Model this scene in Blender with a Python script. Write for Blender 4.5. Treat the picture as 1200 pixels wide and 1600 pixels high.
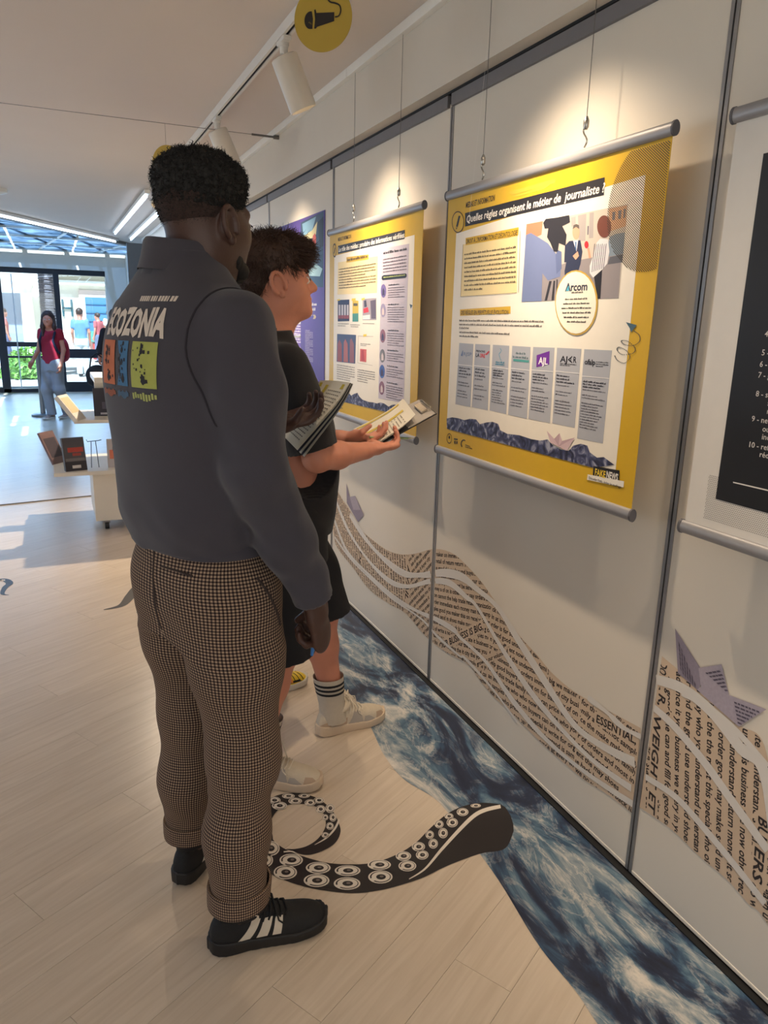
import bpy, bmesh, math, random
import numpy as np
from mathutils import Vector, Matrix
from mathutils.bvhtree import BVHTree

for _o in list(bpy.data.objects):
    bpy.data.objects.remove(_o)
S = bpy.context.scene
COL = S.collection

# ------------------------------------------------------------------ camera
# x points at the picture wall, y runs along it into the room, z is up; metres
CAM_H = 1.5
F_PX = 1148.6
RC = np.array([[0.915, -0.079, 0.396], [-0.403, -0.236, 0.884], [0.024, -0.969, -0.247]])
_u, _s, _v = np.linalg.svd(RC)
RC = _u @ _v
cam_d = bpy.data.cameras.new('camera')
cam_d.sensor_fit = 'VERTICAL'
cam_d.sensor_height = 36.0
cam_d.lens = 36.0 * F_PX / 1600.0
cam_d.clip_start = 0.05
cam_d.clip_end = 300
cam = bpy.data.objects.new('camera', cam_d)
COL.objects.link(cam)
_m = Matrix.Identity(4)
for _i in range(3):
    _m[_i][0] = RC[_i][0]; _m[_i][1] = -RC[_i][1]; _m[_i][2] = -RC[_i][2]
_m[2][3] = CAM_H
cam.matrix_world = _m
S.camera = cam

# ------------------------------------------------------------------ world, sun, daylight, exposure
S.view_settings.view_transform = 'Standard'
S.view_settings.look = 'None'
S.view_settings.gamma = 1.0
S.view_settings.use_curve_mapping = False
S.view_settings.exposure = -0.27

wd = bpy.data.worlds.new('sky')
S.world = wd
wd.use_nodes = True
_n = wd.node_tree.nodes; _l = wd.node_tree.links
_bg = _n['Background']
_sky = _n.new('ShaderNodeTexSky')
_sky.sky_type = 'HOSEK_WILKIE'
_sky.turbidity = 3.0
_sky.sun_direction = (-0.35, -0.55, 0.75)
_l.new(_sky.outputs[0], _bg.inputs[0])
_bg.inputs[1].default_value = 4.5

def add_light(name, kind, loc, energy, color, aim=None, parent=None, **kw):
    d = bpy.data.lights.new(name, kind)
    d.energy = energy; d.color = color
    for k, v in kw.items():
        setattr(d, k, v)
    o = bpy.data.objects.new(name, d)
    COL.objects.link(o)
    o.location = loc
    if aim is not None:
        o.rotation_euler = (Vector(aim) - Vector(loc)).to_track_quat('-Z', 'Y').to_euler()
    if parent is not None:
        o.parent = parent
    return o

add_light('sun', 'SUN', (0, 0, 20), 22.0, (0.70, 0.86, 1.0), aim=(4.5, 11.0, 0), angle=0.02)
# daylight: the far shop front and the windows of the room's other long side
add_light('daylight_far_window', 'AREA', (-1.5, 16.2, 1.4), 120, (0.28, 0.55, 1.0), aim=(-1.0, 0, 0.6), shape='RECTANGLE', size=5.0, size_y=2.2)
add_light('daylight_side_window', 'AREA', (-4.3, 4.5, 1.55), 46, (0.86, 0.90, 1.0), aim=(2.0, 4.0, 1.0), shape='RECTANGLE', size=6.0, size_y=1.7)
add_light('warm_fill_back', 'AREA', (-1.0, -2.8, 1.6), 35, (1.0, 0.90, 0.78), aim=(0, 4.0, 1.2), shape='RECTANGLE', size=4.0, size_y=1.7)  # added warm fill light behind the viewer, not daylight
SPOT_W = 118.0
SPOT_COL = (1.0, 0.80, 0.58)

# ------------------------------------------------------------------ measuring helpers
def _ray(px, py):
    return RC @ np.array([px - 600.0, py - 800.0, F_PX])
def floor_pt(px, py, z=0.0):
    d = _ray(px, py); t = (z - CAM_H) / d[2]
    return (d[0] * t, d[1] * t)
def wall_pt(px, py, x):
    d = _ray(px, py); t = x / d[0]
    return (d[1] * t, CAM_H + d[2] * t)
def y_pt(px, py, y):
    d = _ray(px, py); t = y / d[1]
    return (d[0] * t, CAM_H + d[2] * t)

# ------------------------------------------------------------------ materials
def lin(c):
    out = []
    for v in c[:3]:
        v /= 255.0
        out.append(v / 12.92 if v <= 0.04045 else ((v + 0.055) / 1.055) ** 2.4)
    return (*out, 1.0)

MATS = {}
def mat(name, rgb, rough=0.6, var=0.06, scale=20.0, bump=0.0, bscale=200.0, metal=0.0, spec=0.5, emit=None, sheen=0.0, coat=0.0):
    if name in MATS:
        return MATS[name]
    m = bpy.data.materials.new(name); m.use_nodes = True
    n = m.node_tree.nodes; l = m.node_tree.links
    b = n['Principled BSDF']
    c = lin(rgb)
    b.inputs['Roughness'].default_value = rough
    b.inputs['Metallic'].default_value = metal
    b.inputs['Specular IOR Level'].default_value = spec
    if sheen: b.inputs['Sheen Weight'].default_value = sheen
    if coat: b.inputs['Coat Weight'].default_value = coat
    tc = n.new('ShaderNodeTexCoord')
    no = n.new('ShaderNodeTexNoise'); no.inputs['Scale'].default_value = scale; no.inputs['Detail'].default_value = 4
    l.new(tc.outputs['Object'], no.inputs['Vector'])
    mx = n.new('ShaderNodeMix'); mx.data_type = 'RGBA'
    l.new(no.outputs['Fac'], mx.inputs['Factor'])
    mx.inputs['A'].default_value = (*[v * (1 - var) for v in c[:3]], 1)
    mx.inputs['B'].default_value = (*[min(1, v * (1 + var)) for v in c[:3]], 1)
    l.new(mx.outputs['Result'], b.inputs['Base Color'])
    if bump:
        nb = n.new('ShaderNodeTexNoise'); nb.inputs['Scale'].default_value = bscale; nb.inputs['Detail'].default_value = 3
        l.new(tc.outputs['Object'], nb.inputs['Vector'])
        bp = n.new('ShaderNodeBump'); bp.inputs['Strength'].default_value = bump; bp.inputs['Distance'].default_value = 0.004
        l.new(nb.outputs['Fac'], bp.inputs['Height']); l.new(bp.outputs['Normal'], b.inputs['Normal'])
    if emit:
        b.inputs['Emission Color'].default_value = lin(emit[0]); b.inputs['Emission Strength'].default_value = emit[1]
    MATS[name] = m
    return m

def glass_mat(name, tint=(235, 245, 250), refl=0.06):
    if name in MATS: return MATS[name]
    m = bpy.data.materials.new(name); m.use_nodes = True
    n = m.node_tree.nodes; l = m.node_tree.links
    n.remove(n['Principled BSDF'])
    t = n.new('ShaderNodeBsdfTransparent'); t.inputs[0].default_value = lin(tint)
    g = n.new('ShaderNodeBsdfGlossy'); g.inputs['Roughness'].default_value = 0.02
    mx = n.new('ShaderNodeMixShader'); mx.inputs[0].default_value = refl
    l.new(t.outputs[0], mx.inputs[1]); l.new(g.outputs[0], mx.inputs[2]); l.new(mx.outputs[0], n['Material Output'].inputs[0])
    MATS[name] = m
    return m

# ------------------------------------------------------------------ object helpers
def tag(o, label=None, cat=None, group=None, kind=None):
    if label: o['label'] = label
    if cat: o['category'] = cat
    if group: o['group'] = group
    if kind: o['kind'] = kind
    return o

def empty(name, loc=(0, 0, 0), rz=0.0, parent=None):
    o = bpy.data.objects.new(name, None); COL.objects.link(o)
    o.location = loc; o.rotation_euler = (0, 0, rz); o.empty_display_size = 0.1
    if parent: o.parent = parent
    return o

def thing(name, label, cat, loc=(0, 0, 0), rz=0.0, group=None):
    return tag(empty(name, loc, rz), label, cat, group)

def raw_obj(name, verts, faces, m, parent=None, smooth=False):
    me = bpy.data.meshes.new(name)
    me.from_pydata([tuple(map(float, v)) for v in verts], [], [tuple(map(int, f)) for f in faces])
    if smooth and len(me.polygons):
        me.polygons.foreach_set('use_smooth', [True] * len(me.polygons))
    me.update()
    if m is not None: me.materials.append(m)
    o = bpy.data.objects.new(name, me); COL.objects.link(o)
    if parent: o.parent = parent
    return o

class MB:
    """collects simple solids that become ONE mesh object"""
    def __init__(s): s.v = []; s.f = []
    def _add(s, vs, fs):
        b = len(s.v); s.v += [tuple(v) for v in vs]; s.f += [tuple(i + b for i in f) for f in fs]
        return s
    def box(s, x0, x1, y0, y1, z0, z1):
        vs = [(x, y, z) for x in (x0, x1) for y in (y0, y1) for z in (z0, z1)]
        return s._add(vs, [(0, 1, 3, 2), (4, 6, 7, 5), (0, 4, 5, 1), (2, 3, 7, 6), (0, 2, 6, 4), (1, 5, 7, 3)])
    def obox(s, c, ax, ay, az):
        """box from centre and three half-axis vectors"""
        c, ax, ay, az = map(Vector, (c, ax, ay, az))
        vs = [c + i * ax + j * ay + k * az for i in (-1, 1) for j in (-1, 1) for k in (-1, 1)]
        return s._add(vs, [(0, 1, 3, 2), (4, 6, 7, 5), (0, 4, 5, 1), (2, 3, 7, 6), (0, 2, 6, 4), (1, 5, 7, 3)])
    def tube(s, pts, r, n=8, cap=True, flat=None):
        pts = [Vector(p) for p in pts]
        rs = r if isinstance(r, (list, tuple)) else [r] * len(pts)
        rings = []; up = None
        for i, p in enumerate(pts):
            t = (pts[min(i + 1, len(pts) - 1)] - pts[max(i - 1, 0)]).normalized()
            if up is None:
                up = Vector((0, 0, 1)) if abs(t.z) < 0.9 else Vector((1, 0, 0))
            a = (up - t * up.dot(t)).normalized(); b = t.cross(a); up = a
            rings.append([p + rs[i] * (math.cos(2 * math.pi * k / n) * a + math.sin(2 * math.pi * k / n) * b) for k in range(n)])
        vs = [v for q in rings for v in q]
        fs = []
        for i in range(len(rings) - 1):
            for k in range(n):
                k2 = (k + 1) % n
                fs.append((i * n + k, i * n + k2, (i + 1) * n + k2, (i + 1) * n + k))
        if cap:
            fs.append(tuple(range(n - 1, -1, -1))); fs.append(tuple((len(rings) - 1) * n + k for k in range(n)))
        return s._add(vs, fs)
    def lathe(s, prof, c=(0, 0, 0), n=20):
        """prof: list of (radius, z)"""
        vs = []; fs = []
        for r, z in prof:
            for k in range(n):
                a = 2 * math.pi * k / n
                vs.append((c[0] + r * math.cos(a), c[1] + r * math.sin(a), c[2] + z))
        for i in range(len(prof) - 1):
            for k in range(n):
                k2 = (k + 1) % n
                fs.append((i * n + k, i * n + k2, (i + 1) * n + k2, (i + 1) * n + k))
        fs.append(tuple(range(n - 1, -1, -1))); fs.append(tuple((len(prof) - 1) * n + k for k in range(n)))
        return s._add(vs, fs)
    def loft(s, rings, cap=True):
        n = len(rings[0]); vs = [v for q in rings for v in q]; fs = []
        for i in range(len(rings) - 1):
            for k in range(n):
                k2 = (k + 1) % n
                fs.append((i * n + k, i * n + k2, (i + 1) * n + k2, (i + 1) * n + k))
        if cap:
            fs.append(tuple(range(n - 1, -1, -1))); fs.append(tuple((len(rings) - 1) * n + k for k in range(n)))
        return s._add(vs, fs)
    def grid(s, rows):
        nr = len(rows); nc = len(rows[0])
        return s._add([v for r in rows for v in r], [(i * nc + j, i * nc + j + 1, (i + 1) * nc + j + 1, (i + 1) * nc + j) for i in range(nr - 1) for j in range(nc - 1)])
    def poly(s, pts):
        return s._add(pts, [tuple(range(len(pts)))])
    def ico(s, c, r, sub=2):
        bm = bmesh.new(); bmesh.ops.create_icosphere(bm, subdivisions=sub, radius=1.0)
        rr = r if isinstance(r, (list, tuple)) else (r, r, r)
        vs = [(c[0] + v.co.x * rr[0], c[1] + v.co.y * rr[1], c[2] + v.co.z * rr[2]) for v in bm.verts]
        fs = [tuple(v.index for v in f.verts) for f in bm.faces]; bm.free()
        return s._add(vs, fs)
    def build(s, name, m, parent=None, smooth=False, bevel=0.0):
        o = raw_obj(name, s.v, s.f, m, parent, smooth)
        if bevel:
            md = o.modifiers.new('bevel', 'BEVEL'); md.width = bevel; md.segments = 2; md.limit_method = 'ANGLE'
        if smooth:
            try: o.data.set_sharp_from_angle(angle=math.radians(50))
            except Exception: pass
        return o

def struct(name, mb, m, bevel=0.0, parent=None):
    o = mb.build(name, m, parent, bevel=bevel)
    if parent is None: o['kind'] = 'structure'
    return o

_text_cache = {}
def text_mesh(body, bold=0.0, shear=0.0, spacing=1.0):
    """flat glyph outlines: verts in units of letter size, faces"""
    key = (body, bold, shear, spacing)
    if key in _text_cache: return _text_cache[key]
    cu = bpy.data.curves.new('t', 'FONT'); cu.body = body; cu.size = 1.0; cu.offset = bold; cu.shear = shear
    cu.space_character = spacing; cu.resolution_u = 2; cu.fill_mode = 'FRONT'
    ob = bpy.data.objects.new('t', cu)
    me = bpy.data.meshes.new_from_object(ob)
    me.calc_loop_triangles()
    v = np.array([(p.co.x, p.co.y) for p in me.vertices]) if len(me.vertices) else np.zeros((0, 2))
    f = [tuple(p.vertices) for p in me.polygons]
    bpy.data.meshes.remove(me); bpy.data.objects.remove(ob); bpy.data.curves.remove(cu)
    _text_cache[key] = (v, f)
    return v, f

def catmull(pts, n):
    """resample a polyline smoothly into n points (numpy)"""
    p = np.array(pts, float); m = len(p)
    out = []
    for q in np.linspace(0, m - 1, n):
        i = min(int(q), m - 2); t = q - i
        p0 = p[max(i - 1, 0)]; p1 = p[i]; p2 = p[i + 1]; p3 = p[min(i + 2, m - 1)]
        out.append(0.5 * ((2 * p1) + (-p0 + p2) * t + (2 * p0 - 5 * p1 + 4 * p2 - p3) * t * t + (-p0 + 3 * p1 - 3 * p2 + p3) * t ** 3))
    return np.array(out)

def in_poly(pts, poly):
    pts = np.asarray(pts); x = pts[:, 0]; y = pts[:, 1]; r = np.zeros(len(pts), bool)
    n = len(poly); j = n - 1
    for i in range(n):
        xi, yi = poly[i]; xj, yj = poly[j]
        c = ((yi > y) != (yj > y)) & (x < (xj - xi) * (y - yi) / ((yj - yi) if yj != yi else 1e-9) + xi)
        r ^= c; j = i
    return r

# ================================================================== SETTING
WX = 1.386            # face of the sliding wall panels
CEIL = 2.60
M_wall = mat('wall_paint', (214, 206, 194), 0.55, 0.03, 6, 0.04, 90)
M_panel = mat('panel_paint', (222, 213, 199), 0.42, 0.02, 5, 0.02, 60)
M_ceil = mat('ceiling_paint', (216, 206, 198), 0.7, 0.03, 3, 0.05, 60)
M_alu = mat('aluminium', (150, 148, 148), 0.38, 0.05, 40, metal=0.7)
M_rail = mat('rail_grey', (122, 120, 124), 0.45, 0.05, 30, metal=0.4)
M_black = mat('black_gap', (14, 13, 15), 0.7, 0.1)
M_white = mat('white_lacquer', (236, 234, 228), 0.4, 0.02)
M_frame = mat('window_frame_dark', (28, 34, 46), 0.4, 0.05)

def floor_material(name, far):
    m = bpy.data.materials.new(name); m.use_nodes = True
    n = m.node_tree.nodes; l = m.node_tree.links; b = n['Principled BSDF']
    tc = n.new('ShaderNodeTexCoord'); mp = n.new('ShaderNodeMapping')
    mp.inputs['Scale'].default_value = (1.6, 26.0, 1.0)
    if far: mp.inputs['Rotation'].default_value = (0, 0, -math.radians(30))
    l.new(tc.outputs['Object'], mp.inputs['Vector'])
    add = n.new('ShaderNodeVectorMath'); add.operation = 'ADD'
    oi = n.new('ShaderNodeObjectInfo'); sc = n.new('ShaderNodeVectorMath'); sc.operation = 'SCALE'
    cx = n.new('ShaderNodeCombineXYZ')
    for i in range(3): l.new(oi.outputs['Random'], cx.inputs[i])
    l.new(cx.outputs[0], sc.inputs[0]); sc.inputs['Scale'].default_value = 0.0 if far else 37.0
    l.new(mp.outputs[0], add.inputs[0]); l.new(sc.outputs[0], add.inputs[1])
    no = n.new('ShaderNodeTexNoise'); no.inputs['Scale'].default_value = 1.6; no.inputs['Detail'].default_value = 6; no.inputs['Distortion'].default_value = 1.2
    l.new(add.outputs[0], no.inputs['Vector'])
    rp = n.new('ShaderNodeValToRGB')
    rp.color_ramp.elements[0].position = 0.25; rp.color_ramp.elements[0].color = lin((200, 182, 160))
    rp.color_ramp.elements[1].position = 0.72; rp.color_ramp.elements[1].color = lin((216, 200, 180))
    l.new(no.outputs['Fac'], rp.inputs[0])
    hv = n.new('ShaderNodeHueSaturation')
    mr = n.new('ShaderNodeMapRange'); mr.inputs['To Min'].default_value = 0.975; mr.inputs['To Max'].default_value = 1.02
    l.new(oi.outputs['Random'], mr.inputs['Value']); l.new(mr.outputs[0], hv.inputs['Value'])
    l.new(rp.outputs[0], hv.inputs['Color'])
    out = hv.outputs[0]
    if far:
        bt = n.new('ShaderNodeTexBrick'); mp2 = n.new('ShaderNodeMapping')
        mp2.inputs['Rotation'].default_value = (0, 0, -math.radians(30))
        l.new(tc.outputs['Object'], mp2.inputs['Vector']); l.new(mp2.outputs[0], bt.inputs['Vector'])
        bt.inputs['Scale'].default_value = 1.0; bt.inputs['Brick Width'].default_value = 1.2; bt.inputs['Row Height'].default_value = 0.15
        bt.inputs['Mortar Size'].default_value = 0.002
        bt.inputs['Color1'].default_value = (0.97, 0.97, 0.97, 1); bt.inputs['Color2'].default_value = (1, 1, 1, 1); bt.inputs['Mortar'].default_value = (0.6, 0.56, 0.52, 1)
        mm = n.new('ShaderNodeMix'); mm.data_type = 'RGBA'; mm.blend_type = 'MULTIPLY'; mm.inputs['Factor'].default_value = 1
        l.new(out, mm.inputs['A']); l.new(bt.outputs[0], mm.inputs['B']); out = mm.outputs['Result']
    l.new(out, b.inputs['Base Color'])
    b.inputs['Roughness'].default_value = 0.30
    b.inputs['Specular IOR Level'].default_value = 0.45
    bp = n.new('ShaderNodeBump'); bp.inputs['Strength'].default_value = 0.05; bp.inputs['Distance'].default_value = 0.002
    l.new(no.outputs['Fac'], bp.inputs['Height']); l.new(bp.outputs[0], b.inputs['Normal'])
    return m
M_plank = floor_material('oak_plank', False)
M_farfloor = floor_material('oak_floor_far', True)

# floor: base slab, the 300 planks nearest to the visitors as pieces, a slab with a plank pattern beyond
floor_o = struct('floor', MB().box(-4.6, 1.9, -3.0, 16.6, -0.08, -0.006), M_farfloor)
PW, PL = 0.15, 1.2
ca, sa = math.cos(math.radians(30)), math.sin(math.radians(30))
cand = []
for r in range(-20, 70):
    off = (r * 0.437) % PL
    for q in range(-8, 12):
        u = q * PL + off; v = r * PW + 0.1
        cxp = ca * (u + PL / 2) - sa * (v + PW / 2); cyp = sa * (u + PL / 2) + ca * (v + PW / 2)
        if cxp > 1.75 or cxp < -4.2 or cyp < 0.3 or cyp > 15.5: continue
        # keep planks the view can see
        az = math.atan2(cxp, cyp)
        if az < math.radians(-9) - 0.75 / max(cyp, 0.5) or (cxp > 1.62): continue
        cand.append((math.hypot(cxp, cyp), u, v))
cand.sort()
pm = None
for dist, u, v in cand[:300]:
    if pm is None:
        o = MB().box(0.0004, PL - 0.0004, 0.0004, PW - 0.0004, -0.006, 0.0).build('plank', M_plank, floor_o, bevel=0)
        pm = o.data
    else:
        o = bpy.data.objects.new('plank', pm); COL.objects.link(o); o.parent = floor_o
    o.location = (ca * u - sa * v, sa * u + ca * v, 0); o.rotation_euler = (0, 0, math.radians(30))

# planks past the limit: same height, joined
mbf = MB()
for dist, u, v in cand[300:]:
    a = [(u + .0008, v + .0008), (u + PL - .0008, v + .0008), (u + PL - .0008, v + PW - .0008), (u + .0008, v + PW - .0008)]
    mbf.poly([(ca * p - sa * q, sa * p + ca * q, 0.0) for p, q in a])
o = mbf.build('planks_beyond', M_farfloor, floor_o); o['kind'] = 'stuff'

# picture wall: sliding panels between a floor gap and a grey head rail
wall_r = struct('wall_right', MB().box(1.45, 1.6, -3.0, 11.6, 0.0, CEIL), M_wall)
SEAM0, SEAMP = 1.33, 1.245
seams = [SEAM0 + SEAMP * i for i in range(-3, 9)]
for i, y0 in enumerate(seams[:-1]):
    y1 = y0 + SEAMP
    pn = MB().box(WX, WX + 0.03, y0 + 0.010, y1 - 0.010, 0.014, 2.275).build('panel', M_panel, wall_r, bevel=0.0025)
    MB().box(WX - 0.003, WX + 0.02, y0 + 0.0025, y0 + 0.012, 0.012, 2.262).box(WX - 0.003, WX + 0.02, y1 - 0.012, y1 - 0.0025, 0.012, 2.262).build('edge_strip', M_alu, pn)
    MB().box(WX - 0.002, WX + 0.012, y0 + 0.012, y1 - 0.012, 0.010, 0.022).build('bottom_edge', M_panel, pn, bevel=0.002)
    MB().box(WX - 0.012, WX + 0.02, y0 + 0.006 + 0.016, y1 - 0.006, 2.262, 2.302).build('head_rail', M_rail, pn)
MB().box(WX + 0.012, 1.5, -3.0, 11.6, 0.0, 2.31).build('dark_recess', M_black, wall_r)
struct('trim_1', MB().box(WX - 0.013, WX + 0.02, -3.0, 11.6, 2.304, 2.312), M_black)          # black strip painted in as the shadow gap above the rail
struct('trim_7', MB().box(WX - 0.020, WX + 0.012, -3.0, 11.6, 0.0, 0.005), M_black)            # black strip painted in for the shadow gap under the panels
struct('wall_soffit', MB().box(1.322, 1.5, -3.0, 11.6, 2.312, CEIL + 0.02), M_wall)
struct('trim_2', MB().box(1.296, 1.322, -3.0, 3.42, 2.563, CEIL), M_white, bevel=0.002)       # picture rail, two lengths
struct('trim_3', MB().box(1.296, 1.322, 3.424, 11.6, 2.563, CEIL), M_white, bevel=0.002)

# ceiling: flat part ends on a slanted beam; beyond it a glazed roof
E0 = (-0.406, 9.76); E1 = (1.127, 12.21)
sl = (E1[1] - E0[1]) / (E1[0] - E0[0])
def edge_y(x): return E0[1] + (x - E0[0]) * sl
mb = MB()
xs_ = [-4.6, 1.6]
lo_ = [(-4.6, -3.0, CEIL), (1.6, -3.0, CEIL), (1.6, edge_y(1.6), CEIL), (-4.6, edge_y(-4.6), CEIL)]
hi_ = [(x, y, CEIL + 0.12) for x, y, z in lo_]
mb._add(lo_ + hi_, [(0, 1, 2, 3), (7, 6, 5, 4), (0, 4, 5, 1), (1, 5, 6, 2), (2, 6, 7, 3), (3, 7, 4, 0)])
struct('ceiling', mb, M_ceil)
dx, dy = 1 / math.hypot(1, sl), sl / math.hypot(1, sl)
nb = (-dy, dx)
mb = MB()
pa = Vector((-4.6, edge_y(-4.6), 0)); pb = Vector((1.6, edge_y(1.6), 0)); cen = (pa + pb) / 2; half = (pb - pa) / 2
mb.obox((cen.x + nb[0] * 0.06, cen.y + nb[1] * 0.06, CEIL + 0.01), half, (nb[0] * 0.06, nb[1] * 0.06, 0), (0, 0, 0.05))
struct('trim_4', mb, mat('beam_grey', (120, 112, 104), 0.6))

# glazed roof over the entrance: bars and panes
M_pane = bpy.data.materials.new('roof_glass_frosted'); M_pane.use_nodes = True
_n = M_pane.node_tree.nodes; _l = M_pane.node_tree.links; _n.remove(_n['Principled BSDF'])
_tr = _n.new('ShaderNodeBsdfTranslucent'); _tp = _n.new('ShaderNodeBsdfTransparent'); _tp.inputs[0].default_value = (.16, .22, .30, 1); _ad = _n.new('ShaderNodeAddShader')
_tc = _n.new('ShaderNodeTexCoord'); _no = _n.new('ShaderNodeTexNoise'); _no.inputs['Scale'].default_value = 2.2; _no.inputs['Detail'].default_value = 3
_rp = _n.new('ShaderNodeValToRGB'); _rp.color_ramp.elements[0].position = .38; _rp.color_ramp.elements[0].color = (.05, .07, .09, 1); _rp.color_ramp.elements[1].position = .62; _rp.color_ramp.elements[1].color = (.22, .26, .29, 1)
_l.new(_tc.outputs['Object'], _no.inputs['Vector']); _l.new(_no.outputs['Fac'], _rp.inputs[0]); _l.new(_rp.outputs[0], _tr.inputs[0])
_l.new(_tr.outputs[0], _ad.inputs[0]); _l.new(_tp.outputs[0], _ad.inputs[1]); _l.new(_ad.outputs[0], _n['Material Output'].inputs[0])
M_bar = mat('roof_bar', (196, 196, 188), 0.5)
roof = empty('ceiling_glazed'); roof['kind'] = 'structure'
RZ = 2.72
for k in range(9):
    yy = 6.0 + k * 1.3
    x0 = -4.6; x1 = min(1.55, E0[0] + (yy + 1.3 - E0[1]) / sl)
    if x1 - x0 < 0.2: continue
    for q in range(6):
        a = x0 + (x1 - x0) * q / 6; b = x0 + (x1 - x0) * (q + 1) / 6
        MB().box(a + .02, b - .02, yy + .03, min(yy + 1.27, 16.4), RZ + 0.03, RZ + 0.036).build('roof_pane', M_pane, roof)
    MB().box(x0, x1, yy - .03, yy + .03, RZ, RZ + 0.08).build('roof_bar', M_bar, roof)
for q in range(7):
    xx = -4.6 + 6.15 * q / 6
    MB().tube([(xx, max(6.0, edge_y(xx) + .1), RZ + 0.03), (xx - 0.6, 16.4, RZ + 0.03)], 0.03, 6).build('roof_rafter', M_bar, roof)
# canopy lattice above the glass
lat = empty('roof_lattice'); tag(lat, 'pale steel lattice canopy above the glazed roof by the entrance', 'canopy')
for q in range(10):
    xx = -5.0 + q * 0.75
    MB().tube([(xx, 8.0 + q * .3, RZ + 0.5), (xx + 1.6, 16.4, RZ + 0.45)], 0.05, 6).build('lattice_bar', mat('lattice_sand', (206, 190, 150), 0.5), lat)
for q in range(5):
    MB().tube([(-5, 9 + q * 1.7, RZ + 0.45), (2.0, 11 + q * 1.5, RZ + 0.5)], 0.045, 6).build('lattice_bar', MATS['lattice_sand'], lat)

# far wall with the glazed shop front
FY = 16.5
TOPW = 2.40
JX = 1.10
struct('wall_far', MB().box(-4.6, 1.62, FY, FY + 0.25, TOPW, 2.75).box(JX, 1.62, FY, FY + 0.25, 0, TOPW), M_wall)
win = empty('window_1'); win['kind'] = 'structure'
def fr(x0, x1, z0, z1, d=0.09, name='frame_bar'):
    MB().box(x0, x1, FY + 0.05, FY + 0.05 + d, z0, z1).build(name, M_frame, win)
fr(-4.6, JX, TOPW - 0.10, TOPW)
fr(-0.93, JX, 0.0, 0.07)
fr(0.13, 0.235, 0.07, TOPW - 0.10)
fr(-0.95, -0.80, 0.0, TOPW - 0.10)
fr(-4.6, -0.95, 0.0, 0.10)
fr(-0.80, 0.13, 0.90, 0.99); fr(-0.80, 0.13, 0.68, 0.72)
fr(0.235, JX, 0.68, 0.86); fr(0.235, JX, 0.07, 0.20)
fr(-2.9, -2.8, 0.1, TOPW - 0.1)
M_glass = glass_mat('shop_glass', (238, 246, 250), 0.05)
for (x0, x1, z0, z1) in [(-0.80, 0.13, .99, 2.3), (-0.80, .13, .07, .68), (-0.80, .13, .72, .90), (.235, JX, .86, 2.3), (.235, JX, .20, .68), (-2.8, -.95, .1, 2.3), (-4.6, -2.9, .1, 2.3)]:
    MB().box(x0, x1, FY + 0.09, FY + 0.098, z0, z1).build('pane', M_glass, win)
# thin pale glass door leaf edge
MB().box(-0.62, -0.60, FY + 0.02, FY + 0.05, 0.1, 2.28).build('door_edge', mat('steel_pale', (190, 205, 215), 0.3, metal=0.5), win)

# side and back walls (behind and beside the viewer), with window openings
struct('wall_left', MB().box(-4.75, -4.6, -3.0, 16.6, 0, 0.65).box(-4.75, -4.6, -3.0, 16.6, 2.45, 2.75).box(-4.75, -4.6, -3.0, 1.2, .65, 2.45).box(-4.75, -4.6, 7.8, 16.6, .65, 2.45), M_wall)
struct('wall_back', MB().box(-4.75, 1.6, -3.15, -3.0, 0, 0.7).box(-4.75, 1.6, -3.15, -3.0, 2.45, 2.72).box(-4.75, -3.1, -3.15, -3.0, .7, 2.45).box(1.1, 1.6, -3.15, -3.0, .7, 2.45), M_wall)
# return wall past the last panel: grey end panel and white wall beyond
wr2 = struct('wall_return', MB().box(1.50, 1.62, 11.6, FY, 0, 2.75), M_wall)
struct('trim_5', MB().box(1.085, 1.42, 11.55, 11.61, 0.02, 2.53), mat('grey_end_panel', (96, 102, 110), 0.5))
struct('trim_6', MB().box(1.42, 1.5, 11.5, 11.62, 0.0, 2.58), M_white)

# ------------------------------------------------------------------ outside
M_stucco = mat('sunny_stucco', (236, 224, 204), 0.9, 0.05, 2)
M_stucco2 = mat('cornice_cream', (242, 236, 224), 0.9, 0.03, 2)
ground = struct('ground_outside', MB().box(-30, 30, FY + 0.3, 60, -0.12, -0.02), mat('pavement_pale', (205, 198, 190), 0.9, 0.08, 1))
bld = thing('town_building', 'cream stucco building with moulded cornice and blue shop window across the street', 'building', (2.6, 30, 0))
def bb(n, x0, x1, z0, z1, d0, d1, m):
    return MB().box(x0, x1, d0, d1, z0, z1).build(n, m, bld)
bb('facade', -2.6, 5, 0, 9, 0, 4, M_stucco)
bb('cornice', -2.7, 5, 2.62, 2.76, -0.25, 0.0, M_stucco2)
bb('cornice', -2.7, 5, 2.95, 3.05, -0.4, 0.0, M_stucco2)
bb('cornice', -2.7, 5, 3.15, 3.30, -0.5, 0.0, M_stucco2)
sf = bb('surround', -1.55, 0.35, 0, 2.45, -0.06, 0.0, mat('surround_pink', (232, 205, 190), 0.9))
w_ = bb('window', -1.35, -0.05, 1.0, 2.2, -0.10, -0.06, mat('shopfront_blue', (92, 132, 176), 0.25))
for q in range(3):
    MB().box(-1.35, -0.05, -0.13, -0.10, 1.35 + q * .3, 1.39 + q * .3).build('glazing_bar', mat('bar_teal', (70, 120, 140), .5), w_)
bb('awning', -1.35, -0.05, 0.62, 1.0, -0.35, -0.06, mat('awning_green', (96, 150, 130), 0.8))
bb('plinth', -1.2, 0.15, 0, 0.55, -0.4, -0.06, mat('stall_red', (200, 70, 66), 0.8))
bb('roof_eave', -1.0, 3.2, 3.75, 3.9, -0.7, 0.0, mat('eave_red', (196, 120, 104), 0.8))
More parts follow.
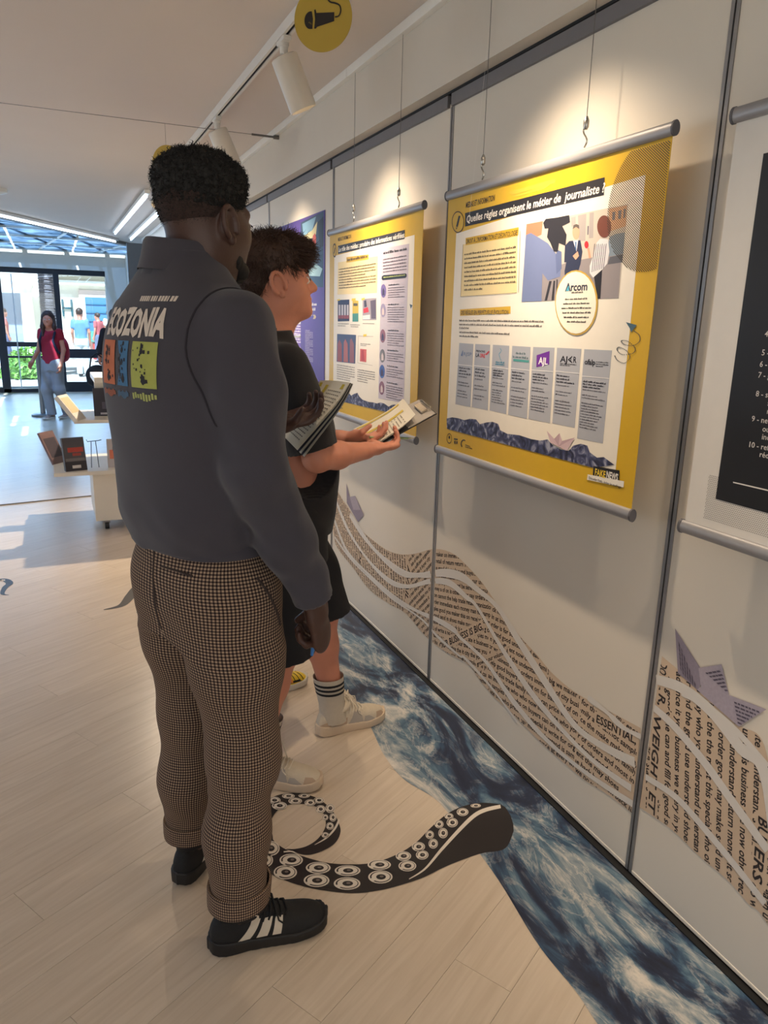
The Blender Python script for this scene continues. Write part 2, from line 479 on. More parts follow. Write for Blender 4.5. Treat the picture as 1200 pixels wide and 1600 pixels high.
for i, (a, hgt) in enumerate([(-2.45, .5), (-2.15, .6), (-1.85, .6)]):
    MB().box(a, a + .07, -0.05, 0.02, 1.5, 1.5 + hgt).build('sign_letter', mat('letter_teal', (40, 84, 90), .5), bld)
MB().box(-2.12, -1.8, -0.05, 0.02, 1.76, 1.83).build('sign_letter', MATS['letter_teal'], bld)
b2 = thing('arcade_building', 'pale colonnaded building with grey awning behind the palm trunk', 'building', (-2.2, 31, 0))
MB().box(-4, 2.2, 0.8, 3, 0, 9).build('facade', M_stucco2, b2)
MB().box(-4, 2.1, -0.4, 0.2, 2.6, 3.3).build('architrave', M_stucco2, b2)
for xx in (-2.5, -0.7, 0.35, 1.5):
    MB().lathe([(.28, 0), (.22, .15), (.20, 2.4), (.28, 2.6)], (xx, 0, 0), 14).build('column', M_stucco2, b2, True)
MB().box(-.35, .15, .5, .8, 1.2, 2.2).build('door', mat('dark_doorway', (120, 112, 120), .6), b2)
MB().box(0.6, 1.3, 0.4, .8, .2, 2.3).build('shutter', mat('shutter_grey', (150, 160, 180), .7), b2)

M_trunk = mat('palm_bark', (138, 126, 128), 0.95, 0.55, 22, 0.8, 40)
palm = thing('palm_tree', 'thick scaly palm trunk standing outside the shop front', 'palm', (0.0, 21.5, 0))
mb = MB(); random.seed(3)
prof = []
for k in range(130):
    z = k * 0.035
    prof += [(0.19 + .025 * random.random(), z), (0.175, z + .025)]
mb.lathe(prof, n=14)
mb.build('trunk', M_trunk, palm)
mbp = MB()
for k in range(16):
    a = k * 2.399; pts = []
    for t in np.linspace(0, 1, 6):
        pts.append((math.cos(a) * 1.7 * t, math.sin(a) * 1.7 * t, 4.6 + 0.7 * t - 1.5 * t * t))
    rows = [[(p[0] - math.sin(a) * w, p[1] + math.cos(a) * w, p[2] - .05 * abs(s)) for s, w in ((-1, -.16), (0, 0), (1, .16))] for p in pts]
    MB().grid(rows).build('frond', mat('palm_green', (70, 104, 52), .7, .2), palm)

bush = thing('flower_bush', 'bright green leafy bush growing outside the glass', 'bush', (-0.55, 20.5, -0.02))
random.seed(5); mb = MB()
for k in range(900):
    a = random.random() * 6.283; r = random.random() ** .5; h = (1 - r * r) * (.55 + .45 * random.random())
    p = Vector((math.cos(a) * r * .75, math.sin(a) * r * .55, max(.05, h * .8)))
    d = Vector((random.uniform(-1, 1), random.uniform(-1, 1), random.uniform(-.2, 1))).normalized() * .09
    e = d.cross(Vector((random.random(), random.random(), random.random()))).normalized() * .035
    mb.poly([p - d, p + e, p + d, p - e])
lf = mb.build('leaves', mat('leaf_bright', (140, 186, 84), .6, .25, 8), bush); lf['kind'] = 'stuff'
MB().ico((0, 0, .22), (.6, .45, .3), 2).build('core', mat('leaf_core', (80, 120, 50), .8, .2), bush, True)

# ================================================================== FLAT PRINT on upright planes facing -x
def pm_(rgb, rough=0.5):
    return mat('print_%d_%d_%d' % tuple(rgb), rgb, rough, 0.03, 30)

class Sheet:
    """print laid on the plane x = xp; points are given on the picture and taken to the plane (y, z)"""
    def __init__(s, xp, parent, origin=(0, 0, 0), step=0.0004):
        s.x = xp; s.par = parent; s.o = origin; s.step = step
    def P(s, q, layer):
        y, z = wall_pt(q[0], q[1], s.x)
        return (s.x - layer * s.step - s.o[0], y - s.o[1], z - s.o[2])
    def yz(s, y, z, layer):
        return (s.x - layer * s.step - s.o[0], y - s.o[1], z - s.o[2])
    def polys(s, name, plist, rgb, layer, m=None):
        mb = MB()
        for pl in plist: mb.poly([s.P(q, layer) for q in pl])
        return mb.build(name, m or pm_(rgb), s.par)
    def poly(s, name, pts, rgb, layer, m=None):
        return s.polys(name, [pts], rgb, layer, m)
    def ell(s, c, rx, ry, n=28, a0=0, a1=6.2832):
        return [(c[0] + rx * math.cos(a0 + (a1 - a0) * k / n), c[1] + ry * math.sin(a0 + (a1 - a0) * k / n)) for k in range(n)]
    def disc(s, name, c, rx, ry, rgb, layer, n=28):
        return s.poly(name, s.ell(c, rx, ry, n), rgb, layer)
    def ring(s, name, c, rx, ry, w, rgb, layer, n=28):
        mb = MB(); o = s.ell(c, rx, ry, n); i = s.ell(c, rx * (1 - w), ry * (1 - w), n)
        for k in range(n):
            k2 = (k + 1) % n
            mb.poly([s.P(q, layer) for q in (o[k], o[k2], i[k2], i[k])])
        return mb.build(name, pm_(rgb), s.par)
    def text(s, name, body, p0, x1, cap, rgb, layer, bold=0.012, shear=0.0, sp=1.0):
        """baseline starts at p0, ends at picture column x1, capital height cap in picture pixels"""
        v, f = text_mesh(body, bold, shear, sp)
        if not len(v): return
        y0, z0 = wall_pt(p0[0], p0[1], s.x); zt = wall_pt(p0[0], p0[1] - cap, s.x)[1]
        y1 = wall_pt(x1, p0[1], s.x)[0]
        w = y0 - y1; kx = w / (v[:, 0].max() - v[:, 0].min()); kz = (zt - z0) / 0.70
        vs = [s.yz(y0 - (a - v[:, 0].min()) * kx, z0 + b * kz, layer) for a, b in v]
        return raw_obj(name, vs, f, pm_(rgb), s.par)
    def lines(s, name, rows, rgb, layer, h=2.2, seed=1, dens=0.93):
        """rows of unreadable small type as little word bars: (p0, x1)"""
        rnd = random.Random(seed); mb = MB()
        for p0, x1 in rows:
            y0, z0 = wall_pt(p0[0], p0[1], s.x); zt = wall_pt(p0[0], p0[1] - h, s.x)[1]
            y1 = wall_pt(x1, p0[1], s.x)[0]; dz = zt - z0; y = y0
            while y > y1:
                wl = dz * rnd.uniform(1.2, 5.5); e = max(y - wl, y1)
                q = y
                while q > e + dz * .2:              # letters of the word
                    lw = dz * rnd.uniform(.35, .6)
                    up = 0.78 if rnd.random() < .7 else 1.15
                    mb.poly([s.yz(q, z0, layer), s.yz(max(q - lw, e), z0, layer), s.yz(max(q - lw, e), z0 + dz * up, layer), s.yz(q, z0 + dz * up, layer)])
                    q -= lw + dz * .16
                y = e - dz * .55
        o = mb.build(name, pm_(rgb), s.par); return o

def block(x0, y0, x1, n, dy, last=0.7):
    return [((x0, y0 + i * dy), x1 if i < n - 1 else x0 + (x1 - x0) * last) for i in range(n)]

def sea_print(name, dark, mid, pale, scale):
    m = bpy.data.materials.new(name); m.use_nodes = True
    n = m.node_tree.nodes; l = m.node_tree.links; b = n['Principled BSDF']
    tc = n.new('ShaderNodeTexCoord')
    no = n.new('ShaderNodeTexNoise'); no.inputs['Scale'].default_value = scale; no.inputs['Detail'].default_value = 8; no.inputs['Distortion'].default_value = 2.0
    l.new(tc.outputs['Object'], no.inputs['Vector'])
    r = n.new('ShaderNodeValToRGB'); e = r.color_ramp.elements
    e[0].position = .36; e[0].color = lin(dark); e[1].position = .66; e[1].color = lin(pale)
    x = e.new(.52); x.color = lin(mid)
    l.new(no.outputs['Fac'], r.inputs[0]); l.new(r.outputs[0], b.inputs['Base Color']); b.inputs['Roughness'].default_value = .55
    return m
M_seaprint = sea_print('poster_sea', (32, 34, 58), (72, 78, 112), (160, 162, 180), 22)

M_hang = mat('hanger_bar', (158, 156, 158), 0.42, 0.03, 20, metal=0.35)
M_cap = mat('bar_end_cap', (92, 90, 94), 0.5)
M_wire = mat('steel_wire', (120, 116, 112), 0.35, metal=0.8)
M_hook = mat('hook_chrome', (170, 166, 160), 0.25, metal=0.9)
PX = 1.312

def hanging_poster(label, y0, y1, z0, z1, sheet_rgb, wires):
    t = thing('hanging_poster', label, 'poster', (PX, (y0 + y1) / 2, z0))
    O = (PX, (y0 + y1) / 2, z0)
    w = (y1 - y0) / 2
    rows = []
    for i in range(9):
        z = (z1 - z0) * i / 8
        rows.append([(0.0, -w + 2 * w * j / 8 if True else 0, z) for j in range(9)])
    MB().box(0.0, 0.0012, -w, w, 0, z1 - z0).build('sheet', pm_(sheet_rgb, 0.42), t)
    for z, nm in ((z1 - z0 + 0.004, 'top_bar'), (-0.006, 'bottom_bar')):
        ring = []
        for yy in (-w - 0.004, w + 0.004):
            ring.append([(math.cos(a) * 0.010 - .001, yy, z + math.sin(a) * 0.0155) for a in np.linspace(0, 2 * math.pi, 17)[:-1]])
        b = MB().loft(ring).build(nm, M_hang, t, True)
        for yy in (-w - 0.004, w + 0.004):
            sgn = 1 if yy > 0 else -1
            rg = [[(math.cos(a) * 0.0115 - .001, yy + d, z + math.sin(a) * 0.017) for a in np.linspace(0, 2 * math.pi, 17)[:-1]] for d in (0, sgn * 0.006)]
            MB().loft(rg).build('end_cap', M_cap, b, True)
    for yw in wires:
        MB().tube([(-0.003, yw - O[1], z1 - z0 + 0.075), (-0.003, yw - O[1], 2.565 - z0)], 0.0011, 5).build('hanging_wire', M_wire, t)
        zc = z1 - z0 + 0.022
        pts = [(-0.003, yw - O[1] + 0.009 * math.sin(a * 2.0), zc + 0.055 - 0.055 * a / math.pi) for a in np.linspace(0, math.pi, 12)]
        h = MB().tube(pts, 0.0024, 6).build('hook', M_hook, t)
        MB().lathe([(0.004, 0), (0.0075, .006), (.0075, .022), (.003, .032)], (-0.003, yw - O[1], zc + 0.042), 8).build('wire_clamp', M_hook, h, True)
    return t, Sheet(PX, t, O), O

C1 = lambda x, y: (670 + x / 3.0, 180 + y / 3.0)
C2 = lambda x, y: (670 + x / 3.0, 480 + y / 3.0)
C3 = lambda x, y: (700 + x / 4.286, 520 + y / 4.286)
L_ = lambda c, pts: [c(*p) for p in pts]
INK = (38, 34, 36); YEL = (212, 170, 34); CREAM = (236, 228, 214); BEIGE = (236, 214, 158)

# ---------------------------------------------------------------- poster about the rules of the trade
t1, s1, O1 = hanging_poster('yellow hanging poster titled with a question about journalist rules, street interview photo', 1.397, 2.442, 1.052, 1.936, YEL, (1.705, 2.215))
s1.poly('page', [(713, 365), (1009, 273), (962, 735), (698, 668)], CREAM, 1)
# pale grain on the yellow top border
s1.polys('texture_mark', [[(795, 300), (868, 279), (868, 286), (800, 305)], [(800, 306), (860, 288), (850, 296), (806, 308)]], (206, 172, 52), 1)
s1.text('strap_line', 'MEDIAS ET INFORMATION', (728, 325), 772.5, 8.5, INK, 1.5, 0.02, 0.1)
s1.poly('title_band', [(727, 333), (945, 277), (944, 305), (727, 354)], (34, 31, 33), 2)
s1.text('title_text', 'Quelles règles organisent le métier de  journaliste ?', (729.5, 348), 941, 11, (240, 232, 220), 3, 0.018, 0.12)
s1.disc('icon_disc', (716, 347), 9.6, 17, YEL, 2); s1.ring('icon_ring', (716, 347), 9.6, 17, 0.09, INK, 3)
s1.poly('icon_pencil', [(713, 354), (717, 337), (720, 337.5), (715.5, 355)], INK, 3); s1.poly('icon_pencil_tip', [(713, 355), (715, 356), (713, 359)], INK, 3)
s1.poly('text_box', [(724, 382), (809, 367), (808, 457), (720, 463)], BEIGE, 2)
s1.poly('heading_band', [(728, 372), (811, 355), (810, 368), (728, 383.5)], YEL, 3)
s1.text('heading_text', "DROIT À L'INFORMATION ET DÉONTOLOGIE", (729, 381), 808, 7, INK, 4, 0.01, 0.12)
s1.lines('body_text', block(726, 399, 806, 9, 6.9, .35), (84, 72, 56), 4, 2.6, 3)
s1.polys('box_outline', [[(724, 382), (724.6, 382), (720.6, 463), (720, 463)], [(720, 463), (720, 463.8), (808, 457.8), (808, 457)], [(813, 361), (813.6, 361), (811, 457), (810.4, 457)]], (150, 130, 90), 4)
s1.poly('heading_band', [(719, 483.5), (798, 478.5), (798, 490), (719, 493.5)], YEL, 2)
s1.text('heading_text', 'DES RÈGLES EN PERPÉTUELLE ÉVOLUTION', (720.5, 491.5), 795, 6.2, INK, 3, 0.01, 0.12)
s1.lines('body_text', [((718, 502), 850), ((718, 508), 848), ((718, 513.5), 733), ((718, 520), 797), ((718, 526), 748)], (92, 84, 78), 3, 2.4, 5)
# photograph: street interview
ph = [(823, 350), (982, 319), (967, 466), (815, 472)]
s1.poly('photo', ph, (196, 184, 172), 2)
s1.poly('photo_street', L_(C1, [(437, 845), (442, 770), (650, 690), (905, 640), (890, 858), (436, 874)]), (146, 138, 140), 2.3)
s1.polys('photo_facade', [L_(C1, p) for p in [[(700, 470), (740, 462), (735, 590), (705, 590)], [(755, 458), (775, 455), (772, 575), (752, 578)], [(668, 480), (690, 474), (690, 520), (670, 524)]]], (166, 158, 156), 2.3)
s1.polys('photo_facade', [L_(C1, p) for p in [[(845, 440), (930, 422), (925, 520), (850, 545)]]], (204, 160, 120), 2.3)
s1.polys('photo_window', [L_(C1, p) for p in [[(862, 455), (876, 452), (874, 490), (861, 493)], [(890, 448), (905, 445), (902, 485), (889, 488)], [(915, 440), (926, 438), (922, 480), (913, 482)], [(745, 520), (752, 519), (750, 560), (744, 562)]]], (110, 108, 120), 2.6)
s1.poly('photo_car', L_(C1, [(842, 600), (850, 570), (880, 556), (920, 550), (912, 650), (845, 662)]), (128, 142, 156), 2.6)
s1.poly('photo_car', L_(C1, [(850, 665), (912, 652), (908, 690), (840, 700)]), (92, 92, 100), 2.6)
s1.poly('photo_skin', L_(C1, [(459, 512), (536, 497), (530, 560), (505, 572), (456, 566)]), (206, 126, 96), 2.6)
s1.poly('photo_blue_jumper', L_(C1, [(456, 562), (480, 552), (520, 575), (560, 600), (598, 650), (622, 690), (618, 756), (560, 775), (534, 740), (530, 872), (437, 875)]), (112, 124, 164), 3)
s1.poly('photo_blue_jumper', L_(C1, [(596, 655), (606, 632), (624, 640), (624, 720), (600, 745)]), (96, 108, 148), 3.2)
s1.poly('photo_camera', L_(C1, [(538, 505), (550, 486), (600, 480), (660, 468), (664, 502), (628, 520), (648, 560), (642, 612), (612, 600), (606, 640), (588, 640), (572, 600), (556, 572), (562, 530), (545, 532)]), (42, 40, 46), 3.4)
s1.polys('photo_tripod', [L_(C1, p) for p in [[(566, 778), (578, 778), (556, 868), (544, 870)], [(586, 776), (594, 776), (588, 868), (576, 869)], [(600, 770), (606, 770), (604, 860), (598, 860)]]], (48, 46, 52), 2.8)
s1.poly('photo_navy_suit', L_(C1, [(640, 612), (660, 590), (712, 586), (722, 640), (712, 700), (700, 735), (640, 762), (638, 730), (646, 690), (636, 690)]), (44, 50, 76), 3)
s1.poly('photo_shirt', L_(C1, [(678, 588), (702, 586), (694, 640)]), (224, 224, 228), 3.3); s1.poly('photo_tie', L_(C1, [(687, 594), (694, 594), (694, 636), (689, 630)]), (70, 110, 160), 3.5)
s1.disc('photo_head', C1(692, 548), 5.8, 11.5, (206, 160, 132), 3.2); s1.poly('photo_hair', L_(C1, [(676, 535), (680, 516), (694, 510), (706, 516), (707, 534), (692, 524)]), (96, 86, 80), 3.4)
s1.poly('photo_hands', L_(C1, [(676, 660), (700, 638), (706, 660), (690, 678)]), (206, 156, 130), 3.4)
s1.disc('photo_hair', C1(824, 522), 11, 17.5, (112, 62, 46), 3.4)
s1.poly('photo_blouse', L_(C1, [(788, 598), (806, 578), (842, 582), (848, 640), (838, 695), (812, 728), (772, 762), (756, 740), (756, 706), (776, 650)]), (216, 214, 218), 3.1)
s1.polys('photo_stripe', [L_(C1, [(786 + k * 9 - 8, 604 + (k % 2) * 4), (789 + k * 9 - 8, 602), (768 + k * 9, 735 - k * 3), (765 + k * 9, 737 - k * 3)]) for k in range(7)], (64, 66, 88), 3.3)
s1.poly('photo_skirt', L_(C1, [(776, 758), (814, 724), (806, 860), (792, 860)]), (34, 32, 38), 3.2)
s1.poly('photo_arm', L_(C1, [(745, 625), (754, 622), (762, 668), (752, 672)]), (206, 156, 130), 3.2)
s1.disc('photo_microphone', C1(741, 607), 3.2, 5.6, (206, 44, 52), 3.6)
s1.disc('badge_rim', (901.5, 473), 33.5, 51, (196, 160, 70), 5); s1.disc('badge', (901, 473), 31.5, 48.5, (240, 232, 214), 6)
s1.text('badge_text', 'Arcom', (884, 455), 918.5, 12, (40, 46, 66), 7, 0.03)
s1.poly('badge_text_mark', [(885.4, 455), (889, 447), (890.6, 447), (890, 455)], (90, 170, 196), 7.3)
s1.lines('badge_small_text', [((894, 458.5), 912), ((884, 469), 919), ((881, 476), 922), ((878.5, 483), 925), ((880, 490), 924), ((882, 497), 921), ((887, 504), 917)], (70, 62, 56), 7, 2.5, 9)
# seven grey columns
cols = [[(77, 68), (172, 75), (152, 497), (50, 478)], [(184, 75), (284, 80), (268, 520), (160, 497)], [(302, 80), (412, 87), (392, 545), (280, 520)], [(432, 87), (555, 95), (530, 577), (404, 548)],
        [(572, 95), (716, 100), (685, 605), (540, 577)], [(732, 100), (895, 108), (850, 637), (700, 605)], [(914, 110), (1100, 118), (1038, 742), (866, 706)]]
for i, q in enumerate(cols):
    s1.poly('info_column', L_(C3, q), (172, 174, 182), 2)
    (ax_, ay_), (bx_, by_), (cx_, cy_), (dx_, dy_) = q
    t = 0.345 - 0.008 * i
    l0 = (ax_ + (dx_ - ax_) * t, ay_ + (dy_ - ay_) * t); r0 = (bx_ + (cx_ - bx_) * t, by_ + (cy_ - by_) * t)
    s1.poly('rule', L_(C3, [l0, r0, (r0[0], r0[1] + 6), (l0[0], l0[1] + 6)]), (222, 220, 220), 3)
    rows = []; nl = [11, 10, 14, 12, 14, 13, 18][i]
    for k in range(nl):
        tt = t + 0.07 + k * (0.92 - t - .07) / max(nl, 1) * (0.98 if i > 1 else 1.0)
        if k in (4, 7): continue
        xl = ax_ + (dx_ - ax_) * tt + 10; xr = bx_ + (cx_ - bx_) * tt - 8
        rows.append((C3(xl, ay_ + (dy_ - ay_) * tt), C3(xl + (xr - xl) * random.Random(i * 40 + k).uniform(.6, 1), 0)[0]))
    s1.lines('column_text', rows[:3], (52, 50, 58), 3, 2.5, 20 + i); s1.lines('column_text', rows[3:], (96, 94, 102), 3, 1.9, 50 + i)
s1.text('logo_text', 'RJSP', C3(106, 152), C3(160, 0)[0], 5.5, (92, 116, 156), 3, 0.0); s1.poly('logo_mark', L_(C3, [(88, 152), (100, 118), (103, 118), (99, 158)]), (92, 116, 156), 3)
s1.text('logo_text', 'PRENONS', C3(190, 128), C3(250, 0)[0], 3.2, INK, 3); s1.text('logo_text', 'LA', C3(188, 160), C3(212, 0)[0], 5.5, INK, 3, .03)
s1.text('logo_text', 'UNE', C3(216, 164), C3(250, 0)[0], 6, (200, 60, 66), 3, .03); s1.poly('logo_mark', L_(C3, [(250, 145), (276, 120), (280, 128), (262, 150)]), (200, 60, 66), 3)
s1.polys('logo_mark', [L_(C3, p) for p in [[(352, 102), (364, 120), (362, 122), (350, 106)], [(342, 140), (358, 122), (360, 124), (346, 142)], [(345, 142), (352, 168), (348, 168), (342, 144)], [(350, 168), (360, 184), (356, 185), (348, 170)]]], (96, 160, 186), 3)
s1.lines('logo_small_text', [(C3(320, 200), C3(380, 0)[0]), (C3(318, 214), C3(380, 0)[0])], (70, 140, 170), 3, 2.4, 70)
s1.lines('logo_small_text', [(C3(456, 142), C3(520, 0)[0]), (C3(436, 166), C3(540, 0)[0])], (84, 110, 116), 3, 3, 71); s1.poly('logo_mark', L_(C3, [(440, 174), (545, 184), (543, 200), (439, 190)]), (78, 150, 146), 3)
s1.poly('logo_plate', L_(C3, [(596, 150), (683, 122), (680, 212), (594, 230)]), (110, 40, 150), 3); s1.text('logo_text', 'AJL', C3(607, 208), C3(670, 0)[0], 10.5, (240, 236, 240), 4, .03)
s1.text('logo_text', 'AJ', C3(752, 194), C3(800, 0)[0], 9.5, INK, 3, .02); s1.polys('logo_mark', [L_(C3, q) for q in [[(804, 180), (834, 154), (834, 163), (812, 182)], [(804, 180), (812, 176), (834, 196), (834, 205)], [(822, 166), (827, 162), (827, 198), (822, 194)]]], INK, 3); s1.text('logo_text', 'R', C3(840, 200), C3(862, 0)[0], 9.5, INK, 3, .02)
s1.lines('logo_small_text', [(C3(752, 208), C3(862, 0)[0]), (C3(752, 218), C3(820, 0)[0])], (70, 66, 70), 3, 1.5, 72)
s1.text('logo_text', 'ofalp', C3(916, 210), C3(988, 0)[0], 8.2, INK, 3, .03); s1.lines('logo_small_text', [(C3(992, 198), C3(1076, 0)[0]), (C3(992, 212), C3(1080, 0)[0]), (C3(992, 226), C3(1040, 0)[0])], INK, 3, 1.7, 73)
sea1 = L_(C3, [(-8, 574), (30, 566), (70, 572), (110, 585), (150, 576), (190, 580), (215, 612), (262, 600), (300, 596), (338, 610), (352, 652), (400, 677), (480, 686), (560, 712), (620, 722), (670, 714), (700, 750), (760, 782), (810, 790), (840, 756), (890, 743), (935, 755), (952, 800), (1000, 836), (1045, 832), (1116, 884)]) + [(928, 731), (699, 670)]
s1.poly('sea_print', sea1, None, 3, M_seaprint)
s1.poly('boat_print', L_(C3, [(664, 656), (714, 710), (750, 672), (768, 724), (852, 702), (800, 790), (742, 762), (690, 736)]), (206, 180, 186), 4)
s1.polys('boat_fold', [L_(C3, p) for p in [[(714, 710), (750, 672), (745, 760)], [(768, 724), (852, 702), (742, 762)]]], (186, 158, 166), 4.4)
s1.poly('campaign_band', [(928, 728), (969, 735), (968, 751.5), (927, 743.5)], (30, 28, 30), 4)
s1.text('campaign_text', 'FAKE', (930, 742), 947, 10.5, (232, 198, 60), 5, .03); s1.text('campaign_text', 'NEWS', (948, 746), 966.5, 10.5, (238, 232, 222), 5, .03)
s1.poly('campaign_tag', [(919, 741), (976, 752), (975, 761.5), (918, 749.5)], (236, 230, 220), 4.5); s1.text('campaign_tag_text', "Décoder l'info, éviter le naufrage", (921, 748), 973, 4, INK, 5.5, .01)
s1.ring('partner_logo', C2(97, 615), 4, 8, .14, INK, 2); s1.disc('partner_logo', C2(97, 610), 1.2, 2.5, INK, 2)
s1.polys('partner_logo', [L_(C2, p) for p in [[(119, 614), (137, 617), (136, 623), (118, 620)], [(120, 626), (126, 626), (126, 640), (120, 639)], [(130, 627), (136, 629), (135, 641), (129, 640)]]], INK, 2)
s1.polys('partner_logo', [L_(C2, [(150 + 14 * (1 - math.cos(a)) , 640 - 20 * math.sin(a)), (154 + 11 * (1 - math.cos(a)), 640 - 15 * math.sin(a)), (154 + 11 * (1 - math.cos(a + .35)), 640 - 15 * math.sin(a + .35)), (150 + 14 * (1 - math.cos(a + .35)), 640 - 20 * math.sin(a + .35))]) for a in np.arange(-.9, 2.0, .35)], INK, 2)
s1.lines('partner_small_text', [(C2(172, 648), C2(196, 0)[0]), (C2(172, 656), C2(206, 0)[0])], INK, 2, 1.6, 80)
s1.poly('paper_plane', L_(C2, [(926, 70), (978, 84), (950, 118), (944, 98)]), (72, 100, 116), 4)
pts = [C2(965, 112), C2(988, 130), C2(990, 160), C2(960, 180), C2(920, 175), C2(905, 158), C2(935, 160), C2(968, 190), C2(960, 215), C2(910, 222), C2(885, 200), C2(895, 188), C2(930, 205), C2(945, 235), C2(920, 262), C2(888, 250), C2(874, 228)]
cp = catmull(pts, 90)
s1.polys('dotted_trail', [[(p[0] - .7, p[1] - .7), (p[0] + .7, p[1] - .7), (p[0] + .7, p[1] + .7), (p[0] - .7, p[1] + .7)] for p in cp[::1]], (60, 70, 76), 4)
# striped circle running over the corner
cy_, cz_ = wall_pt(1020, 316, PX); R_ = 0.155; mb = MB()
d_ = Vector((math.cos(math.radians(-37)), math.sin(math.radians(-37)))); n_ = Vector((-d_.y, d_.x))
for k in np.arange(-R_, R_, 0.0044):
    hl = math.sqrt(max(R_ * R_ - k * k, 0)); ends = []
    a, b = -hl, hl
    for sgn in (0,):
        # clip to the sheet (u = -(y) to the right, v = z)
        lo, hi = a, b
        for (nn, dd, lim) in ((n_.x, d_.x, cy_ - 1.3985), (n_.y, d_.y, 1.917 - cz_)):
            # k*nn + t*dd <= lim
            if abs(dd) < 1e-6: continue
            tt = (lim - k * nn) / dd
            if dd > 0: hi = min(hi, tt)
            else: lo = max(lo, tt)
        if hi - lo > 0.004:
            q = []
            for tt, w in ((lo, -.00095), (hi, -.00095), (hi, .00095), (lo, .00095)):
                u = d_ * tt + n_ * (k + w); q.append(s1.yz(cy_ - u.x, cz_ + u.y, 4.5))
            mb.poly(q)
mb.build('striped_circle', pm_((58, 50, 38)), t1)

# ---------------------------------------------------------------- poster about the role of the media
t2, s2, O2 = hanging_poster('yellow hanging poster with lavender side column of round photos and small news pictures', 2.635, 3.672, 1.056, 1.930, YEL, (2.855, 3.345))
D8 = lambda x, y: (500 + x / 6.0, 300 + y / 6.0)
D6 = lambda x, y: (400 + x / 4.0, 340 + y / 4.0)
D4 = lambda x, y: (510 + x / 7.06, 480 + y / 7.06)
s2.poly('page', [(522.5, 400), (648, 367), (640, 652), (520.5, 622)], CREAM, 1)
s2.text('strap_line', 'MEDIAS ET INFORMATION', (528.5, 377), 548.5, 5.5, INK, 1.5, 0.01)
s2.poly('title_band', L_(D8, [(170, 505), (797, 355), (795, 440), (170, 582)]), (40, 42, 46), 2)
s2.text('title_text', 'Le rôle des médias : produire des informations vérifiées', D8(176, 562), 631.5, 7.2, (240, 234, 222), 3, 0.018, 0.1)
s2.ring('icon_ring', D8(138, 548), 2.9, 11, .2, INK, 2); s2.poly('icon_pencil', L_(D8, [(130, 575), (140, 520), (146, 522), (136, 580)]), INK, 2)
s2.poly('text_box', L_(D8, [(170, 660), (545, 600), (535, 945), (165, 962)]), BEIGE, 2)
s2.poly('heading_band', L_(D8, [(250, 612), (458, 585), (456, 632), (250, 662)]), YEL, 3)
s2.lines('heading_text', [(D8(258, 650), D8(448, 0)[0])], (80, 66, 40), 4, 4, 11)
s2.lines('body_text', [(D8(180, y), D8(525 if i % 4 != 3 else 430, 0)[0]) for i, y in enumerate(range(732, 920, 25))], (110, 92, 66), 4, 1.8, 12)
s2.poly('side_column', [D8(580, 530), D8(838, 485), D4(855, 1055), D4(575, 1005)], (196, 186, 198), 2)
s2.lines('side_heading', [(D8(596, 585), D8(816, 0)[0])], INK, 3, 3.6, 13)
s2.lines('side_text', [(D8(594, y), D8(812, 0)[0]) for y in (640, 670, 700, 730, 757)], (86, 78, 88), 3, 2, 14)
s2.poly('side_pill', L_(D8, [(582, 792), (600, 780), (806, 763), (816, 772), (814, 796), (800, 806), (590, 828), (580, 815)]), (34, 36, 34), 3)
s2.lines('side_pill_text', [(D8(598, 806), D8(800, 0)[0])], (200, 210, 120), 4, 1.6, 15)
for i, (yy, n_l, rgb) in enumerate([(458, 4, (116, 100, 156)), (580, 6, (150, 140, 170)), (740, 5, (140, 96, 110)), (864, 3, (120, 118, 122)), (962, 3, (70, 96, 160)), (1065, 5, (136, 96, 116))]):
    c = D6(798 - i * 2.2, yy); s2.disc('round_photo', c, 4.2, 10.5, rgb, 3)
    s2.poly('round_photo_figure', [(c[0] - 1.8, c[1] + 7), (c[0] - 1.6, c[1] - 1), (c[0], c[1] - 5), (c[0] + 1.7, c[1]), (c[0] + 1.8, c[1] + 7)], (206, 190, 190) if i % 2 else (70, 60, 90), 3.4)
    s2.lines('side_subheading', [((c[0] + 8, c[1] - 8), c[0] + 25)], INK, 3, 2, 160 + i)
    s2.lines('side_text', [((c[0] + 7, c[1] - 3.5 + k * 3.6), c[0] + 33 - (8 if k == n_l - 1 else 0)) for k in range(n_l + 1)], (104, 96, 106), 3, 1.5, 170 + i)
def pic(name, q, rgb, bits, lay=2):
    s2.poly(name, q, rgb, lay)
    for i, (pl, c) in enumerate(bits): s2.poly(name + '_detail', pl, c, lay + .5 + .1 * i)
pic('news_picture', L_(D6, [(512, 515), (584, 512), (584, 647), (512, 649)]), (34, 38, 70), [(L_(D6, [(518 + k * 17, 545), (529 + k * 17, 545), (529 + k * 17, 612), (518 + k * 17, 612)]), (196, 190, 196)) for k in range(4)] + [(L_(D6, [(516 + k * 17, 610), (531 + k * 17, 610), (531 + k * 17, 632), (516 + k * 17, 632)]), (150, 70, 76)) for k in range(4)])
pic('news_picture', L_(D6, [(604, 515), (641, 520), (641, 650), (604, 650)]), (216, 186, 60), [(L_(D6, [(604, 600), (641, 598), (641, 650), (604, 650)]), (70, 140, 130)), (L_(D6, [(610, 535), (636, 536), (636, 552), (610, 552)]), (90, 80, 50))])
pic('news_picture', L_(D6, [(667, 508), (753, 502), (753, 640), (667, 640)]), (160, 150, 158), [(L_(D6, [(672, 570), (700, 560), (706, 590), (674, 598)]), (206, 50, 60)), (L_(D6, [(668, 612), (714, 606), (714, 636), (668, 638)]), (226, 222, 224)), (L_(D6, [(716, 520), (750, 512), (750, 630), (722, 632)]), (96, 84, 100)), (L_(D6, [(676, 520), (690, 516), (694, 556), (678, 560)]), (70, 66, 84))])
